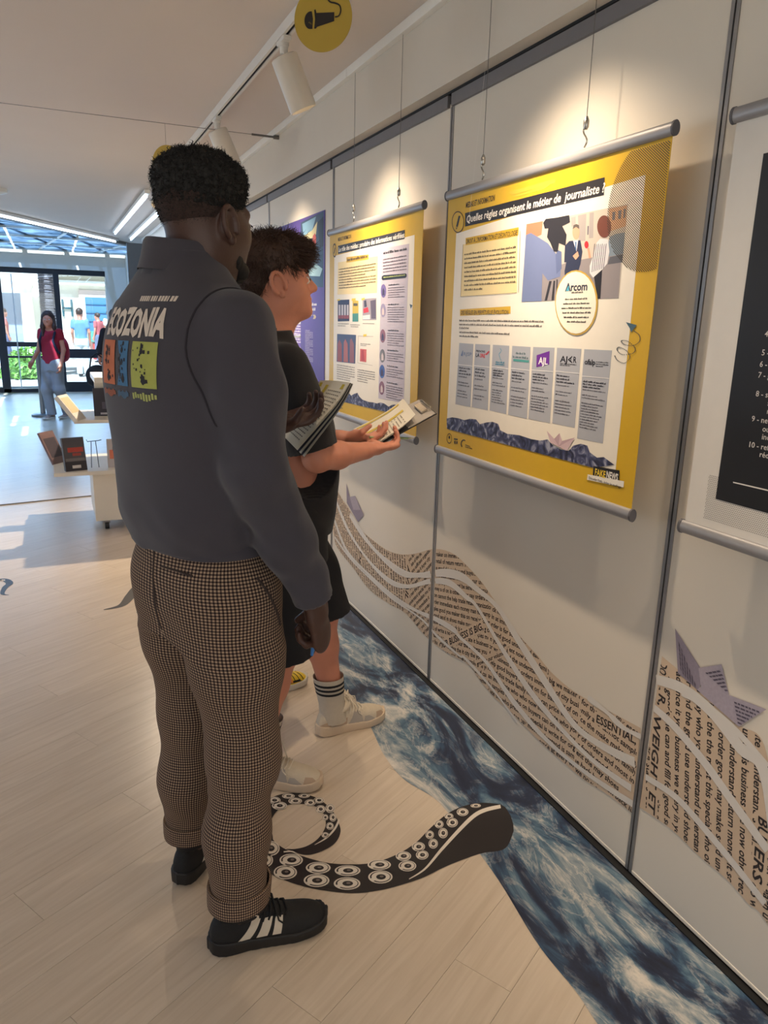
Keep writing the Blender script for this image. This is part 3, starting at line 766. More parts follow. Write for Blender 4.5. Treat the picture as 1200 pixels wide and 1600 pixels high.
pic('news_picture', L_(D6, [(508, 727), (626, 733), (621, 913), (505, 900)]), (70, 78, 110), [(L_(D6, [(512 + k * 38, 790 - k * 12), (522 + k * 38, 762 - k * 4), (536 + k * 38, 790), (538 + k * 38, 902 + k * 3), (510 + k * 38, 898 + k * 4)]), c) for k, c in enumerate([(150, 74, 70), (170, 96, 88), (140, 86, 90)])])
s2.polys('frame_line', [L_(D6, [(640, 738), (735, 742), (735, 744), (640, 740)]), L_(D6, [(640, 738), (642, 738), (638, 908), (636, 908)]), L_(D6, [(636, 906), (730, 924), (730, 926), (636, 908)])], (170, 160, 150), 2)
pic('news_picture', L_(D6, [(652, 820), (692, 824), (690, 904), (650, 898)]), (204, 92, 80), [(L_(D6, [(660, 830), (674, 826), (680, 896), (658, 894)]), (178, 60, 60))])
s2.polys('tape_mark', [L_(D6, p) for p in [[(508, 512), (526, 508), (526, 518), (508, 520)], [(600, 506), (624, 504), (624, 520), (600, 520)], [(660, 506), (680, 500), (682, 512), (662, 518)], [(672, 730), (692, 728), (692, 742), (672, 744)]]], (232, 200, 60), 3.5)
s2.lines('caption_text', [(D6(512, 665), D6(582, 0)[0]), (D6(512, 678), D6(560, 0)[0]), (D6(590, 672), D6(650, 0)[0]), (D6(592, 684), D6(640, 0)[0]), (D6(668, 664), D6(742, 0)[0]), (D6(654, 790), D6(716, 0)[0]), (D6(654, 800), D6(690, 0)[0])], (120, 110, 104), 2, 1.3, 31)
s2.lines('body_text', [(D6(506, 922 + k * 14), D6(618 if k < 5 else 590, 0)[0]) for k in range(7)] + [(D6(634, 952 + k * 14), D6(745 if k < 4 else 700, 0)[0]) for k in range(6)], (120, 110, 104), 2, 1.4, 32)
s2.poly('sea_print', L_(D4, [(130, 1010), (180, 980), (230, 950), (250, 945), (275, 975), (310, 955), (345, 945), (365, 985), (400, 1020), (470, 1045), (520, 1050), (560, 1062), (600, 1050), (640, 1062), (690, 1098), (720, 1080), (760, 1072), (790, 1095), (830, 1110), (900, 1190)]) + [(640, 652), (520.5, 624), (521, 616)], None, 3, M_seaprint)
s2.poly('boat_print', L_(D6, [(500, 1040), (512, 1062), (520, 1046), (526, 1064), (545, 1060), (530, 1085), (506, 1078)]), (206, 176, 182), 3)
s2.polys('partner_logo', [L_(D4, p) for p in [[(105, 1060), (118, 1063), (116, 1095), (104, 1092)], [(124, 1066), (142, 1070), (140, 1098), (122, 1094)], [(155, 1075), (165, 1070), (170, 1110), (158, 1105)], [(165, 1070), (184, 1076), (184, 1082), (166, 1077)], [(160, 1108), (184, 1114), (184, 1119), (162, 1113)]]], INK, 2)
s2.poly('paper_plane', L_(D6, [(962, 540), (980, 548), (968, 570)]), (72, 100, 116), 3)

# ---------------------------------------------------------------- purple poster, flat on the far panel
PP = WX - 0.004
t3 = thing('wall_poster', 'purple poster with blue adventure picture, mounted flat on a wall panel', 'poster', (PP, 4.45, 1.08))
MB().box(0, 0.003, -0.5, 0.48, 0, 1.0).build('board', pm_((84, 64, 140)), t3)
s3 = Sheet(PP, t3, (PP, 4.45, 1.08))
E5 = lambda x, y: (400 + x / 5.0, 300 + y / 5.0)
s3.poly('picture', L_(E5, [(350, 240), (529, 150), (526, 745), (352, 735)]), (46, 70, 96), 1)
s3.poly('picture_sky', L_(E5, [(362, 250), (470, 192), (440, 300), (372, 345)]), (120, 160, 186), 1.5)
s3.poly('picture_cloud', L_(E5, [(372, 345), (440, 300), (480, 230), (470, 330), (400, 400)]), (206, 196, 150), 2)
s3.poly('picture_figure', L_(E5, [(445, 345), (462, 320), (472, 360), (464, 480), (440, 470)]), (190, 86, 76), 2.5)
s3.poly('picture_wave', L_(E5, [(380, 640), (470, 560), (520, 600), (500, 660), (420, 655)]), (150, 184, 196), 2)
s3.poly('picture_rock', L_(E5, [(480, 240), (528, 190), (528, 420), (500, 440)]), (30, 44, 60), 2)
s3.poly('light_field', L_(E5, [(215, 870), (352, 790), (348, 1330), (215, 1240)]), (116, 84, 176), 1)
s3.lines('headline', [(E5(405, 890), E5(476, 0)[0]), (E5(405, 928), E5(464, 0)[0]), (E5(405, 968), E5(440, 0)[0])], (232, 228, 236), 2, 4, 41)
s3.text('quote_mark', '»', E5(446, 990), E5(470, 0)[0], 9, (214, 196, 150), 2, .03)
s3.lines('body_text', [(E5(250, 1030 + k * 20), E5(350, 0)[0]) for k in range(8)] + [(E5(270, 1215 + k * 20), E5(350, 0)[0]) for k in range(6)], (240, 232, 246), 2, 2.6, 42)
s3.lines('body_text', [(E5(385, 1085 + k * 13), E5(446 if k % 5 else 420, 0)[0]) for k in range(19)], (176, 166, 200), 2, 1.5, 43)
s3.polys('white_bar', [L_(E5, [(285, 1010), (350, 1012), (350, 1034), (262, 1034)]), L_(E5, [(272, 1118), (350, 1120), (350, 1140), (272, 1138)])], (244, 240, 248), 2)

# ---------------------------------------------------------------- white poster with black panel, next to the first seam
t0, s0, O0 = hanging_poster('white hanging poster with a black numbered text panel and dotted corner', 0.18, 1.221, 1.068, 1.925, (222, 216, 208), (0.45, 0.96))
ya, za = wall_pt(1192, 240, PX); yb, zb = wall_pt(1118, 782, PX)
mb = MB().poly([s0.yz(1.144, 1.843, 2), s0.yz(0.255, 1.843, 2), s0.yz(0.255, 1.145, 2), s0.yz(1.144, 1.145, 2)]); mb.build('black_panel', pm_((20, 17, 18), .45), t0)
mb = MB()
for i in range(64):
    for j in range(24):
        y = 1.168 - i * 0.0045; z = 1.192 - j * 0.0042
        if y < 1.144 and z > 1.145: continue
        if y < .9: continue
        y += (j % 2) * .002
        mb.poly([s0.yz(y, z, 1), s0.yz(y - .0018, z, 1), s0.yz(y - .0018, z + .0018, 1), s0.yz(y, z + .0018, 1)])
o = mb.build('dotted_border', pm_((96, 90, 86)), t0); o['kind'] = 'stuff'
rows0 = [('4 - ne pas user de méthodes déloyales', 1192, 526), ('5 - publier', 1187, 555), ('6 - rectifier', 1184, 573), ('7 - garder le secret professionnel', 1181.5, 590), ("      informations obtenues", 1181.5, 603), ("8 - s'interdire le plagiat", 1178, 619), ('      sans fondement', 1178, 631.5), ('      raison de la publication', 1177, 644), ('9 - ne jamais confondre le métier', 1171.5, 658), ('      ou du propagandiste', 1170.5, 671), ('      indirecte', 1169.5, 683), ('10 - refuser toute pression', 1166, 698), ('      rédactionnelles', 1166, 710)]
for body, px, py in rows0:
    v, f = text_mesh(body, .006)
    y0_, z0_ = wall_pt(px + 3, py, PX); k = 0.0165
    lead = len(body) - len(body.lstrip())
    raw_obj('charter_text', [s0.yz(y0_ - a * k, z0_ + b * k, 3) for a, b in v], f, pm_((214, 206, 200)), t0)
s0.poly('white_rule', [(1146, 752.5), (1260, 779), (1260, 781), (1146, 754.5)], (226, 220, 212), 3)

# ================================================================== NEWSPRINT WAVE on the panels
M_news = mat('newsprint_paper', (208, 184, 158), 0.55, 0.07, 9)
M_newsink = mat('newsprint_ink', (44, 38, 40), 0.6, 0.2, 60)
M_band = mat('wave_white_band', (220, 214, 206), 0.5, 0.02)
N1 = lambda x, y: (380 + x / 2.727, 760 + y / 2.727)
N2 = lambda x, y: (660 + x / 2.222, 840 + y / 2.222)
WPL = WX - 0.0012
def wyz(q): return wall_pt(q[0], q[1], WPL)

WORDS = ("price of business is big orders you send in this may be the most of our goods for the retail man who can possess "
         "other mills and buyers shoes samples at special for a good buyer it is the maker who can make use of the same trade "
         "organization each city and every family order now write fill it in understand your money back pay advance on receipt "
         "you cannot help the pay please understand on the sufficient and immediate return we send you").split()

def U3_(v): return v / (np.linalg.norm(v) + 1e-9)
def news_wave(name, label, upper, lower, bands, text_rows, group, heads=()):
    """upper/lower outline in (y,z); bands: list of (polyline (y,z), width); text_rows: (origin(y,z), angle, size, count, step, bold words)"""
    t = thing(name, label, 'decal', (WPL, 0, 0), 0, group)
    n = max(len(upper), len(lower)) * 6
    U = catmull(upper, n); Lw = catmull(lower, n)
    rows = []
    for i in range(n):
        rows.append([(0.0, *(U[i] + (Lw[i] - U[i]) * k / 6)) for k in range(7)])
    MB().grid(rows).build('paper', M_news, t)
    poly = [tuple(p) for p in U] + [tuple(p) for p in Lw[::-1]]
    pa = np.array(poly)
    rnd = random.Random(sum(map(ord, label)))
    V = []; F = []; rects = []
    for (body, q0, q1, cap) in heads:
        a0 = np.array(wyz(q0)); a1 = np.array(wyz(q1)); hh = abs(wyz((q0[0], q0[1] - cap))[1] - a0[1]); d = U3_(a1 - a0); nn = np.array((d[1], -d[0])); e = hh * .25
        rects.append([a0 - d * e - nn * e, a1 + d * e - nn * e, a1 + d * e + nn * (hh + e), a0 - d * e + nn * (hh + e)])
    for (ya, yb, ang, size, step, special) in text_rows:
        # lines of type fill the part of the shape between ya and yb, turned by ang
        ca_, sa_ = math.cos(ang), math.sin(ang)
        q = pa[(pa[:, 0] <= ya + .15) & (pa[:, 0] >= yb - .15)]
        if not len(q): continue
        uu = -q[:, 0] * ca_ + q[:, 1] * sa_; vv = q[:, 0] * sa_ + q[:, 1] * ca_
        u0, u1, v1, v0 = uu.min(), uu.max(), vv.max(), vv.min(); r = 0; off = 0.0
        while v1 - off > v0 and r < 90:
            body = special.get(r); big = body is not None
            sz = size * (1.75 if big else 1.0)
            if not big:
                body = ''
                while len(body) < (u1 - u0) / (sz * .42): body += rnd.choice(WORDS) + ' '
            off += step * (1.7 if big else 1.0); r += 1
            tv, f = text_mesh(body, 0.035 if big else 0.02, 0.15 if big else 0.1)
            if not len(tv): continue
            a = tv[:, 0] * sz + u0 - rnd.random() * .05; b = tv[:, 1] * sz + v1 - off
            yy = -(a * ca_ - b * sa_); zz = a * sa_ + b * ca_
            P2 = np.stack([yy, zz], 1)
            ins = in_poly(P2, poly) & (yy < ya) & (yy > yb)
            for rc in rects: ins &= ~in_poly(P2, rc)
            keep = [fc for fc in f if all(ins[i] for i in fc)]
            if not keep: continue
            base = len(V)
            V += [(-0.0004, p[0], p[1]) for p in P2]
            F += [tuple(i + base for i in fc) for fc in keep]
    for (body, q0, q1, cap) in heads:            # bold lines at their own place
        a0 = np.array(wyz(q0)); a1 = np.array(wyz(q1)); c1 = np.array(wyz((q0[0], q0[1] - cap)))
        tv, f = text_mesh(body, .02, .12)
        d = a1 - a0; Ln = np.linalg.norm(d); d = d / Ln; nn = np.array((d[1], -d[0])); hh = np.linalg.norm(c1 - a0)
        kx = Ln / (tv[:, 0].max() - tv[:, 0].min())
        e = hh * .3; bp = [a0 - d * e - nn * e, a1 + d * e - nn * e, a1 + d * e + nn * (hh + e), a0 - d * e + nn * (hh + e)]
        P2 = np.array([a0 + d * (x - tv[:, 0].min()) * kx + nn * y * hh / .72 for x, y in tv]); ins = in_poly(P2, poly); base = len(V)
        V += [(-.0006, *p) for p in P2]; F += [tuple(i + base for i in fc) for fc in f if all(ins[i] for i in fc)]
    if V:
        used = sorted({i for f in F for i in f}); mp = {j: i for i, j in enumerate(used)}
        raw_obj('newsprint_text', [V[i] for i in used], [tuple(mp[i] for i in f) for f in F], M_newsink, t)['kind'] = 'stuff'
    for bi, (pl, w) in enumerate(bands):
        p = catmull(pl, len(pl) * 7); q0 = []; q1 = []; bx_ = -.0008 - .00008 * bi
        for i in range(len(p)):
            d = p[min(i + 1, len(p) - 1)] - p[max(i - 1, 0)]; d = d / (np.linalg.norm(d) + 1e-9)
            ww = w * (0.85 + 0.22 * math.sin(i * 0.07)) / 2
            q0.append((bx_, p[i][0] - d[1] * ww, p[i][1] + d[0] * ww)); q1.append((bx_, p[i][0] + d[1] * ww, p[i][1] - d[0] * ww))
        MB().grid([q0, q1]).build('white_band', M_band, t)
    return t

seamB = SEAM0; seamA = SEAM0 + SEAMP; seamC = SEAM0 + 2 * SEAMP
def clip_y(pl, y0, y1):
    """part of a (y,z) polyline between y0 and y1, y falling"""
    p = catmull(pl, len(pl) * 12); out = [q for q in p if y0 <= q[0] <= y1]
    out = np.array(out)
    return [tuple(out[i]) for i in np.linspace(0, len(out) - 1, min(len(out), 26)).astype(int)]

up_mid = [wyz(N1(*p)) for p in [(400, 15), (450, 95), (500, 180), (560, 235), (620, 275), (680, 290), (740, 285), (800, 268), (850, 270), (900, 290), (950, 335), (1010, 400), (1060, 470), (1110, 540)]] + [wyz(N2(*p)) for p in [(300, 290), (345, 350), (400, 410), (450, 470), (520, 530), (590, 572), (650, 604), (762, 664), (800, 690)]]
lo_mid = [wyz(N1(*p)) for p in [(370, 110), (385, 200), (400, 260), (470, 350), (520, 420), (560, 460), (620, 500), (690, 540), (760, 620), (800, 660), (870, 710), (960, 760), (1010, 830), (1080, 910)]] + [wyz(N2(*p)) for p in [(290, 590), (340, 640), (420, 720), (500, 790), (560, 840), (640, 890), (725, 955), (760, 985)]]
# the crest goes on behind the visitors, towards the far end of the wall
up_mid = [(5.0, 0.60), (4.7, 0.80), (4.35, 0.88), (4.05, 0.80)] + up_mid
lo_mid = [(5.0, 0.35), (4.7, 0.50), (4.35, 0.62), (4.05, 0.60)] + lo_mid
bandsM = [[wyz(N1(*p)) for p in [(455, 120), (520, 220), (590, 300), (680, 368), (760, 378), (850, 368), (930, 385), (1000, 440)]] + [wyz(N2(*p)) for p in [(260, 240), (330, 350), (420, 490), (520, 640), (620, 720), (780, 800)]],
          [wyz(N1(*p)) for p in [(395, 60), (450, 190), (530, 310), (620, 400), (700, 426), (800, 404), (880, 412), (950, 470)]] + [wyz(N2(*p)) for p in [(190, 240), (280, 390), (380, 540), (480, 660), (600, 780), (770, 900)]],
          [wyz(N1(*p)) for p in [(385, 130), (440, 270), (540, 380), (640, 470), (740, 530), (820, 565), (900, 612)]] + [wyz(N2(*p)) for p in [(130, 345), (220, 430), (310, 560), (420, 690), (560, 810), (770, 950)]],
          [wyz(N1(*p)) for p in [(390, 215), (460, 310), (550, 400), (640, 480), (760, 565), (830, 640), (920, 720)]] + [wyz(N2(*p)) for p in [(150, 420), (240, 520), (330, 640)]],
          [wyz(N2(*p)) for p in [(575, 555), (640, 605), (700, 660), (790, 705)]]]
HEADS_A = [('AVAIL', N1(700, 332), N1(690, 478), 11), ('DE', N1(498, 270), N1(490, 330), 9)]
HEADS_B = [('OUR BUSINESS IS BIG,', N2(62, 388), N2(212, 318), 9.5), ('growing our volume of', N2(190, 446), N2(300, 400), 6), ('ESSENTIAL,', N2(604, 640), N2(742, 718), 13), ('appear on', N2(622, 585), N2(690, 640), 8)]
HEADS_N = [('DOL', N2(826, 428), N2(820, 482), 15), ('R,', N2(822, 540), N2(818, 580), 14), ('WEIGHT ET', N2(806, 612), N2(784, 950), 14), ('BU', N2(1168, 965), N2(1164, 1035), 17), ('ERS', N2(1156, 1070), N2(1146, 1185), 17)]
bandw = [.034, .026, .024, .014, .02]
for (ya, yb, nm, lab, rowsT) in [
        (seamC + .012, seamC + 1.16, 'newsprint_wave', 'newsprint wave decal low on the panel below the purple poster', [(5.1, 3.8, -.2, .022, .024, {})]),
        (seamA + .012, seamC - .012, 'newsprint_wave', 'newsprint wave decal low on the panel below the media role poster', [(3.85, 3.02, -1.30, .024, .0265, {}), (3.01, 2.83, -1.38, .024, .0265, {}), (2.82, 2.5, .75, .024, .0265, {})]),
        (seamB + .012, seamA - .012, 'newsprint_wave', 'newsprint wave decal with bold business line, low below the journalist rules poster', [(2.58, 2.12, .24, .026, .029, {}), (2.115, 1.60, .10, .026, .029, {}), (1.595, 1.33, -.03, .026, .029, {})])]:
    U = clip_y(up_mid, ya, yb); Lo = clip_y(lo_mid, ya, yb); bs = []
    for b, w in zip(bandsM, bandw):
        c = clip_y(b, ya, yb) if max(q[0] for q in b) > ya and min(q[0] for q in b) < yb else []
        if len(c) > 3: bs.append((c, w))
    hd_ = HEADS_A if ya > seamA and ya < seamC - .1 else (HEADS_B if ya < seamA else ())
    news_wave(nm, lab, U, Lo, bs, rowsT, 'newsprint wave along the wall', hd_)
up_n = [wyz(N2(*p)) for p in [(832, 412), (900, 470), (1000, 560), (1100, 650), (1200, 770)]] + [(.85, .17), (.62, .10), (.45, .09)]
lo_n = [wyz(N2(*p)) for p in [(752, 935), (860, 1010), (960, 1105), (1060, 1190), (1130, 1270), (1200, 1345)]] + [(.72, .055), (.45, .03)]
up_n = [(min(q[0], seamB - .012), q[1]) for q in up_n]; lo_n = [(min(q[0], seamB - .012), q[1]) for q in lo_n]
bandsN = [([wyz(N2(*p)) for p in [(812, 492), (900, 522), (1000, 600), (1100, 725), (1200, 865)]] + [(.84, .10)], .030), ([wyz(N2(*p)) for p in [(805, 590), (880, 660), (980, 780), (1080, 920), (1200, 1085)]], .024), ([wyz(N2(*p)) for p in [(775, 830), (880, 900), (980, 1010), (1080, 1130), (1190, 1270)]], .02), ([wyz(N2(*p)) for p in [(900, 540), (1000, 592), (1100, 680), (1200, 795)]], .016)]
v0 = wyz(N2(838, 425))
news_wave('newsprint_wave', 'newsprint wave decal with bold sideways capitals below the black text poster', up_n, lo_n, bandsN,
          [(1.33, .86, -1.43, .028, .0335, {}), (.855, .4, -1.43, .028, .0335, {})], 'newsprint wave along the wall', HEADS_N)

M_boat = mat('boat_newsprint', (168, 158, 170), 0.6, 0.15, 120)
M_boat2 = mat('boat_newsprint_shade', (142, 132, 146), 0.6, 0.15, 120)
def paper_boat(label, polys, lines):
    t = thing('paper_boat', label, 'decal', (WPL - .0010, 0, 0), 0, 'paper boat decals')
    for i, (pl, m) in enumerate(polys): MB().poly([(-.0002 * i, *wyz(q)) for q in pl]).build('fold', m, t)
    mb = MB(); rnd = random.Random(4)
    for q0, q1, q2, n in lines:     # rows of type on a fold
        a = np.array(wyz(q0)); b = np.array(wyz(q1)); c = np.array(wyz(q2))
        for k in range(1, n):
            s_ = k / n; p = a + (c - a) * s_; e = b + (c - b) * s_; x = 0.06
            L0 = np.linalg.norm(e - p)
            while x < .9:
                w_ = rnd.uniform(.01, .03) / max(L0, .02) * .5; hgt = (c - a) / n * .45
                u0 = p + (e - p) * x; u1 = p + (e - p) * min(x + w_, .95)
                mb.poly([(-.001, *u0), (-.001, *u1), (-.001, *(u1 + hgt)), (-.001, *(u0 + hgt))]); x += w_ + .035
    bt = mb.build('boat_text', mat('boat_ink', (84, 76, 92), .6), t); bt['kind'] = 'stuff'
nb_ = lambda *a: [N2(*p) for p in a]
paper_boat('newsprint paper boat decal riding the wave below the black text poster', [(nb_((878, 315), (968, 455), (972, 500), (958, 530), (888, 470)), M_boat2), (nb_((960, 452), (1040, 440), (1066, 546), (968, 520)), M_boat), (nb_((1066, 546), (1196, 596), (1100, 656), (955, 528), (975, 512)), M_boat)],
           [(N2(1075, 552), N2(1190, 596), N2(1098, 652), 7), (N2(968, 458), N2(1036, 446), N2(1062, 540), 7), (N2(882, 330), N2(890, 460), N2(955, 520), 8)])
paper_boat('small grey paper boat decal beside the visitor in shorts', [([N1(440, -14), N1(455, 45), N1(478, 40), N1(515, 122), N1(490, 152), N1(442, 70)], M_boat2), ([N1(455, 45), N1(478, 40), N1(500, 100), N1(470, 100)], M_boat)], [])

# ================================================================== FLOOR GRAPHICS
def sea_floor():
    m = bpy.data.materials.new('sea_vinyl'); m.use_nodes = True
    n = m.node_tree.nodes; l = m.node_tree.links; b = n['Principled BSDF']
    tc = n.new('ShaderNodeTexCoord')
    mp = n.new('ShaderNodeMapping'); mp.inputs['Rotation'].default_value = (0, 0, math.radians(14)); mp.inputs['Scale'].default_value = (4.2, 1.7, 1)
    l.new(tc.outputs['Object'], mp.inputs[0])
    n1 = n.new('ShaderNodeTexNoise'); n1.inputs['Scale'].default_value = 1.05; n1.inputs['Detail'].default_value = 10; n1.inputs['Roughness'].default_value = .62; n1.inputs['Distortion'].default_value = 1.4
    l.new(mp.outputs[0], n1.inputs['Vector'])
    r1 = n.new('ShaderNodeValToRGB'); e = r1.color_ramp.elements
    e[0].position = .33; e[0].color = lin((24, 28, 44)); e[1].position = .68; e[1].color = lin((214, 208, 198))
    for p, c in ((.43, (36, 46, 70)), (.48, (54, 80, 106)), (.53, (92, 118, 136)), (.59, (152, 160, 164))):
        x = e.new(p); x.color = lin(c)
    l.new(n1.outputs['Fac'], r1.inputs[0])
    # thin foam veins
    mp2 = n.new('ShaderNodeMapping'); mp2.inputs['Rotation'].default_value = (0, 0, math.radians(8)); mp2.inputs['Scale'].default_value = (9, 2.6, 1)
    l.new(tc.outputs['Object'], mp2.inputs[0])
    n2 = n.new('ShaderNodeTexNoise'); n2.inputs['Scale'].default_value = 1.5; n2.inputs['Detail'].default_value = 9; n2.inputs['Roughness'].default_value = .7; n2.inputs['Distortion'].default_value = 1.0
    l.new(mp2.outputs[0], n2.inputs['Vector'])
    s = n.new('ShaderNodeMath'); s.operation = 'SUBTRACT'; s.inputs[1].default_value = .5; l.new(n2.outputs['Fac'], s.inputs[0])
    ab = n.new('ShaderNodeMath'); ab.operation = 'ABSOLUTE'; l.new(s.outputs[0], ab.inputs[0])
    mr = n.new('ShaderNodeMapRange'); mr.inputs['From Min'].default_value = 0.0; mr.inputs['From Max'].default_value = .035; mr.inputs['To Min'].default_value = .75; mr.inputs['To Max'].default_value = 0
    l.new(ab.outputs[0], mr.inputs['Value'])
    mul = n.new('ShaderNodeMath'); mul.operation = 'MULTIPLY'; l.new(mr.outputs[0], mul.inputs[0])
    mr2 = n.new('ShaderNodeMapRange'); mr2.inputs['From Min'].default_value = .42; mr2.inputs['From Max'].default_value = .62; l.new(n1.outputs['Fac'], mr2.inputs['Value']); l.new(mr2.outputs[0], mul.inputs[1])
    mx = n.new('ShaderNodeMix'); mx.data_type = 'RGBA'; l.new(mul.outputs[0], mx.inputs['Factor']); l.new(r1.outputs[0], mx.inputs['A']); mx.inputs['B'].default_value = lin((214, 206, 196))
    l.new(mx.outputs['Result'], b.inputs['Base Color']); b.inputs['Roughness'].default_value = .34
    return m
edge_px = [(935, 1602), (900, 1550), (840, 1475), (785, 1385), (750, 1335), (700, 1270), (675, 1245), (630, 1217), (600, 1180), (580, 1138)]
sea_edge = [(0.90, -1.0), (0.93, 0.0), (0.97, .6)] + [floor_pt(*p) for p in edge_px] + [(1.03, 2.55), (.99, 2.80), (.965, 3.05), (.98, 3.35), (1.02, 3.7), (1.10, 4.2), (.98, 4.8), (1.15, 5.4), (1.34, 5.9)]
ce = catmull(sea_edge, 120)
t = thing('sea_floor_decal', 'floor vinyl printed with dark blue sea and white foam along the wall', 'floor decal')
rows = [[(p[0] + (1.366 - p[0]) * k / 5, p[1] if True else 0, .0008) for k in range(6)] for p in ce]
MB().grid(rows).build('vinyl', sea_floor(), t)

F3 = lambda x, y: floor_pt(400 + x / 2.727, 1200 + y / 2.727)
M_tent = mat('tentacle_black', (36, 31, 32), 0.4, 0.08, 30); M_tentw = mat('tentacle_white', (222, 212, 198), 0.4, 0.02)
t = thing('tentacle_floor_decal', 'black octopus tentacle decal with white suckers curling on the floor', 'floor decal', (0, 0, 0.0014))
armU = catmull([(1040, 155), (960, 150), (880, 165), (810, 200), (740, 260), (680, 320), (600, 370), (500, 405), (400, 412), (300, 405), (200, 378), (130, 350), (75, 310), (62, 260)], 70)
armL = catmull([(1098, 270), (1060, 345), (960, 365), (860, 400), (790, 430), (720, 465), (650, 490), (540, 520), (420, 535), (300, 525), (200, 505), (100, 470), (20, 425), (-25, 350)], 70)
MB().grid([[(*F3(*p), 0) for p in armU], [(*F3(*((np.array(p) + np.array(q)) / 2)), 0) for p, q in zip(armU, armL)], [(*F3(*p), 0) for p in armL]]).poly([(*F3(*p), 0) for p in [(1040, 155), (1062, 168), (1085, 205), (1096, 240), (1098, 270)]]).build('arm', M_tent, t)
rO = catmull([(-30, 420), (-35, 340), (-20, 250), (20, 170), (80, 122), (170, 108), (260, 130), (325, 183), (352, 235), (360, 275), (340, 318), (290, 352), (215, 372), (130, 348)], 70)
rI = catmull([(75, 400), (72, 300), (62, 240), (85, 190), (125, 163), (180, 154), (245, 162), (285, 192), (297, 228), (292, 262), (262, 305), (215, 335), (165, 347), (128, 346)], 70)
MB().grid([[(*F3(*p), .0003) for p in rO], [(*F3(*p), .0003) for p in rI]]).build('curl', M_tent, t)
def strip(pts, w, z, name, m):
    p = catmull(pts, 50); q0 = []; q1 = []
    for i in range(50):
        d = p[min(i + 1, 49)] - p[max(i - 1, 0)]; d = d / (np.linalg.norm(d) + 1e-9); ww = w * math.sin(math.pi * min(.97, .06 + i / 50 * .6)) / 2
        q0.append((*F3(p[i][0] - d[1] * ww, p[i][1] + d[0] * ww), z)); q1.append((*F3(p[i][0] + d[1] * ww, p[i][1] - d[0] * ww), z))
    MB().grid([q0, q1]).build(name, m, t)
strip([(652, 476), (720, 432), (790, 350), (870, 262), (930, 205), (980, 180), (1042, 166)], 17, .0006, 'white_edge', M_tentw)
strip([(250, 330), (300, 300), (335, 262), (355, 222)], 9, .0008, 'white_edge', M_tentw)
strip([(190, 380), (170, 366), (150, 358), (118, 360)], 6, .0008, 'white_edge', M_tentw)
suck = [(35, 395, 38, 32), (62, 345, 39, 32), (150, 395, 50, 27), (265, 428, 53, 25), (390, 440, 55, 23), (525, 415, 50, 22), (628, 378, 33, 20), (692, 338, 28, 20), (740, 287, 18, 18), (780, 242, 19, 17), (822, 208, 19, 13),
        (125, 447, 50, 30), (258, 482, 55, 28), (388, 495, 57, 27), (530, 467, 52, 28), (645, 420, 38, 23), (708, 373, 27, 20), (755, 325, 20, 21), (797, 280, 20, 22), (836, 235, 24, 20), (880, 190, 25, 17), (936, 163, 22, 9),
        (32, 278, 28, 32), (45, 215, 22, 25), (100, 163, 32, 17), (28, 168, 22, 17), (78, 140, 27, 15), (138, 122, 27, 11), (167, 143, 29, 14), (205, 121, 24, 9), (231, 150, 24, 14), (268, 140, 23, 13), (275, 178, 21, 17), (316, 174, 20, 20), (295, 213, 13, 13), (328, 213, 15, 18), (315, 250, 16, 16), (295, 288, 16, 12)]
for (x, y, rx, ry) in suck:
    def E_(k, ox=0, oy=0, n=22): return [(*F3(x + ox + rx * k * math.cos(6.2832 * i / n), y + oy + ry * k * math.sin(6.2832 * i / n)), 0) for i in range(n)]
    def up(l, z): return [(a, b, z) for a, b, c in l]
    so = MB().poly(up(E_(1), .0008)).build('sucker', M_tentw, t)
    a_, b_ = E_(.86), E_(.76, rx * .03, -ry * .03)
    mb = MB()
    for i in range(22):
        if i in (8, 9): continue
        j = (i + 1) % 22; mb.poly(up([a_[i], a_[j], b_[j], b_[i]], .0011))
    mb.poly(up(E_(.40, rx * .05, 0), .0011)); mb.build('sucker_line', M_tent, so)
    MB().poly(up(E_(.16, rx * .1, -ry * .06), .0014)).build('sucker_pit', mat('tentacle_grey', (120, 110, 104), .5), so)

def ink_curl(label, pts, w):
    t = thing('tentacle_tip_decal', label, 'floor decal', (0, 0, .001))
    p = catmull([floor_pt(*q) for q in pts], 40); q0 = []; q1 = []
    for i in range(40):
        d = p[min(i + 1, 39)] - p[max(i - 1, 0)]; d = d / (np.linalg.norm(d) + 1e-9); ww = w * (.12 + math.sin(math.pi * i / 39) ** 1.0) / 2
        q0.append((p[i][0] - d[1] * ww, p[i][1] + d[0] * ww, 0)); q1.append((p[i][0] + d[1] * ww, p[i][1] - d[0] * ww, 0))
    MB().grid([q0, q1]).build('arm', M_tent, t)
    mb = MB()
    for i in range(24, 38, 2):
        a = Vector(q0[i]); b = Vector(q1[i]); c = a * .75 + b * .25; r = .3 * (a - b).length
        mb.poly([(c.x + r * math.cos(k * .7854), c.y + r * math.sin(k * .7854), .0005) for k in range(8)])
    mb.build('sucker', M_tentw, t)
ink_curl('thin black tentacle tip decal beside the floor socket', [(162, 953), (190, 946), (205, 930), (218, 916), (240, 907), (262, 905)], .055)
ink_curl('small curled black tentacle decal on the bare floor', [(14, 930), (4, 928), (8, 918), (15, 912), (10, 907), (0, 906), (-14, 912), (-20, 924)], .035)

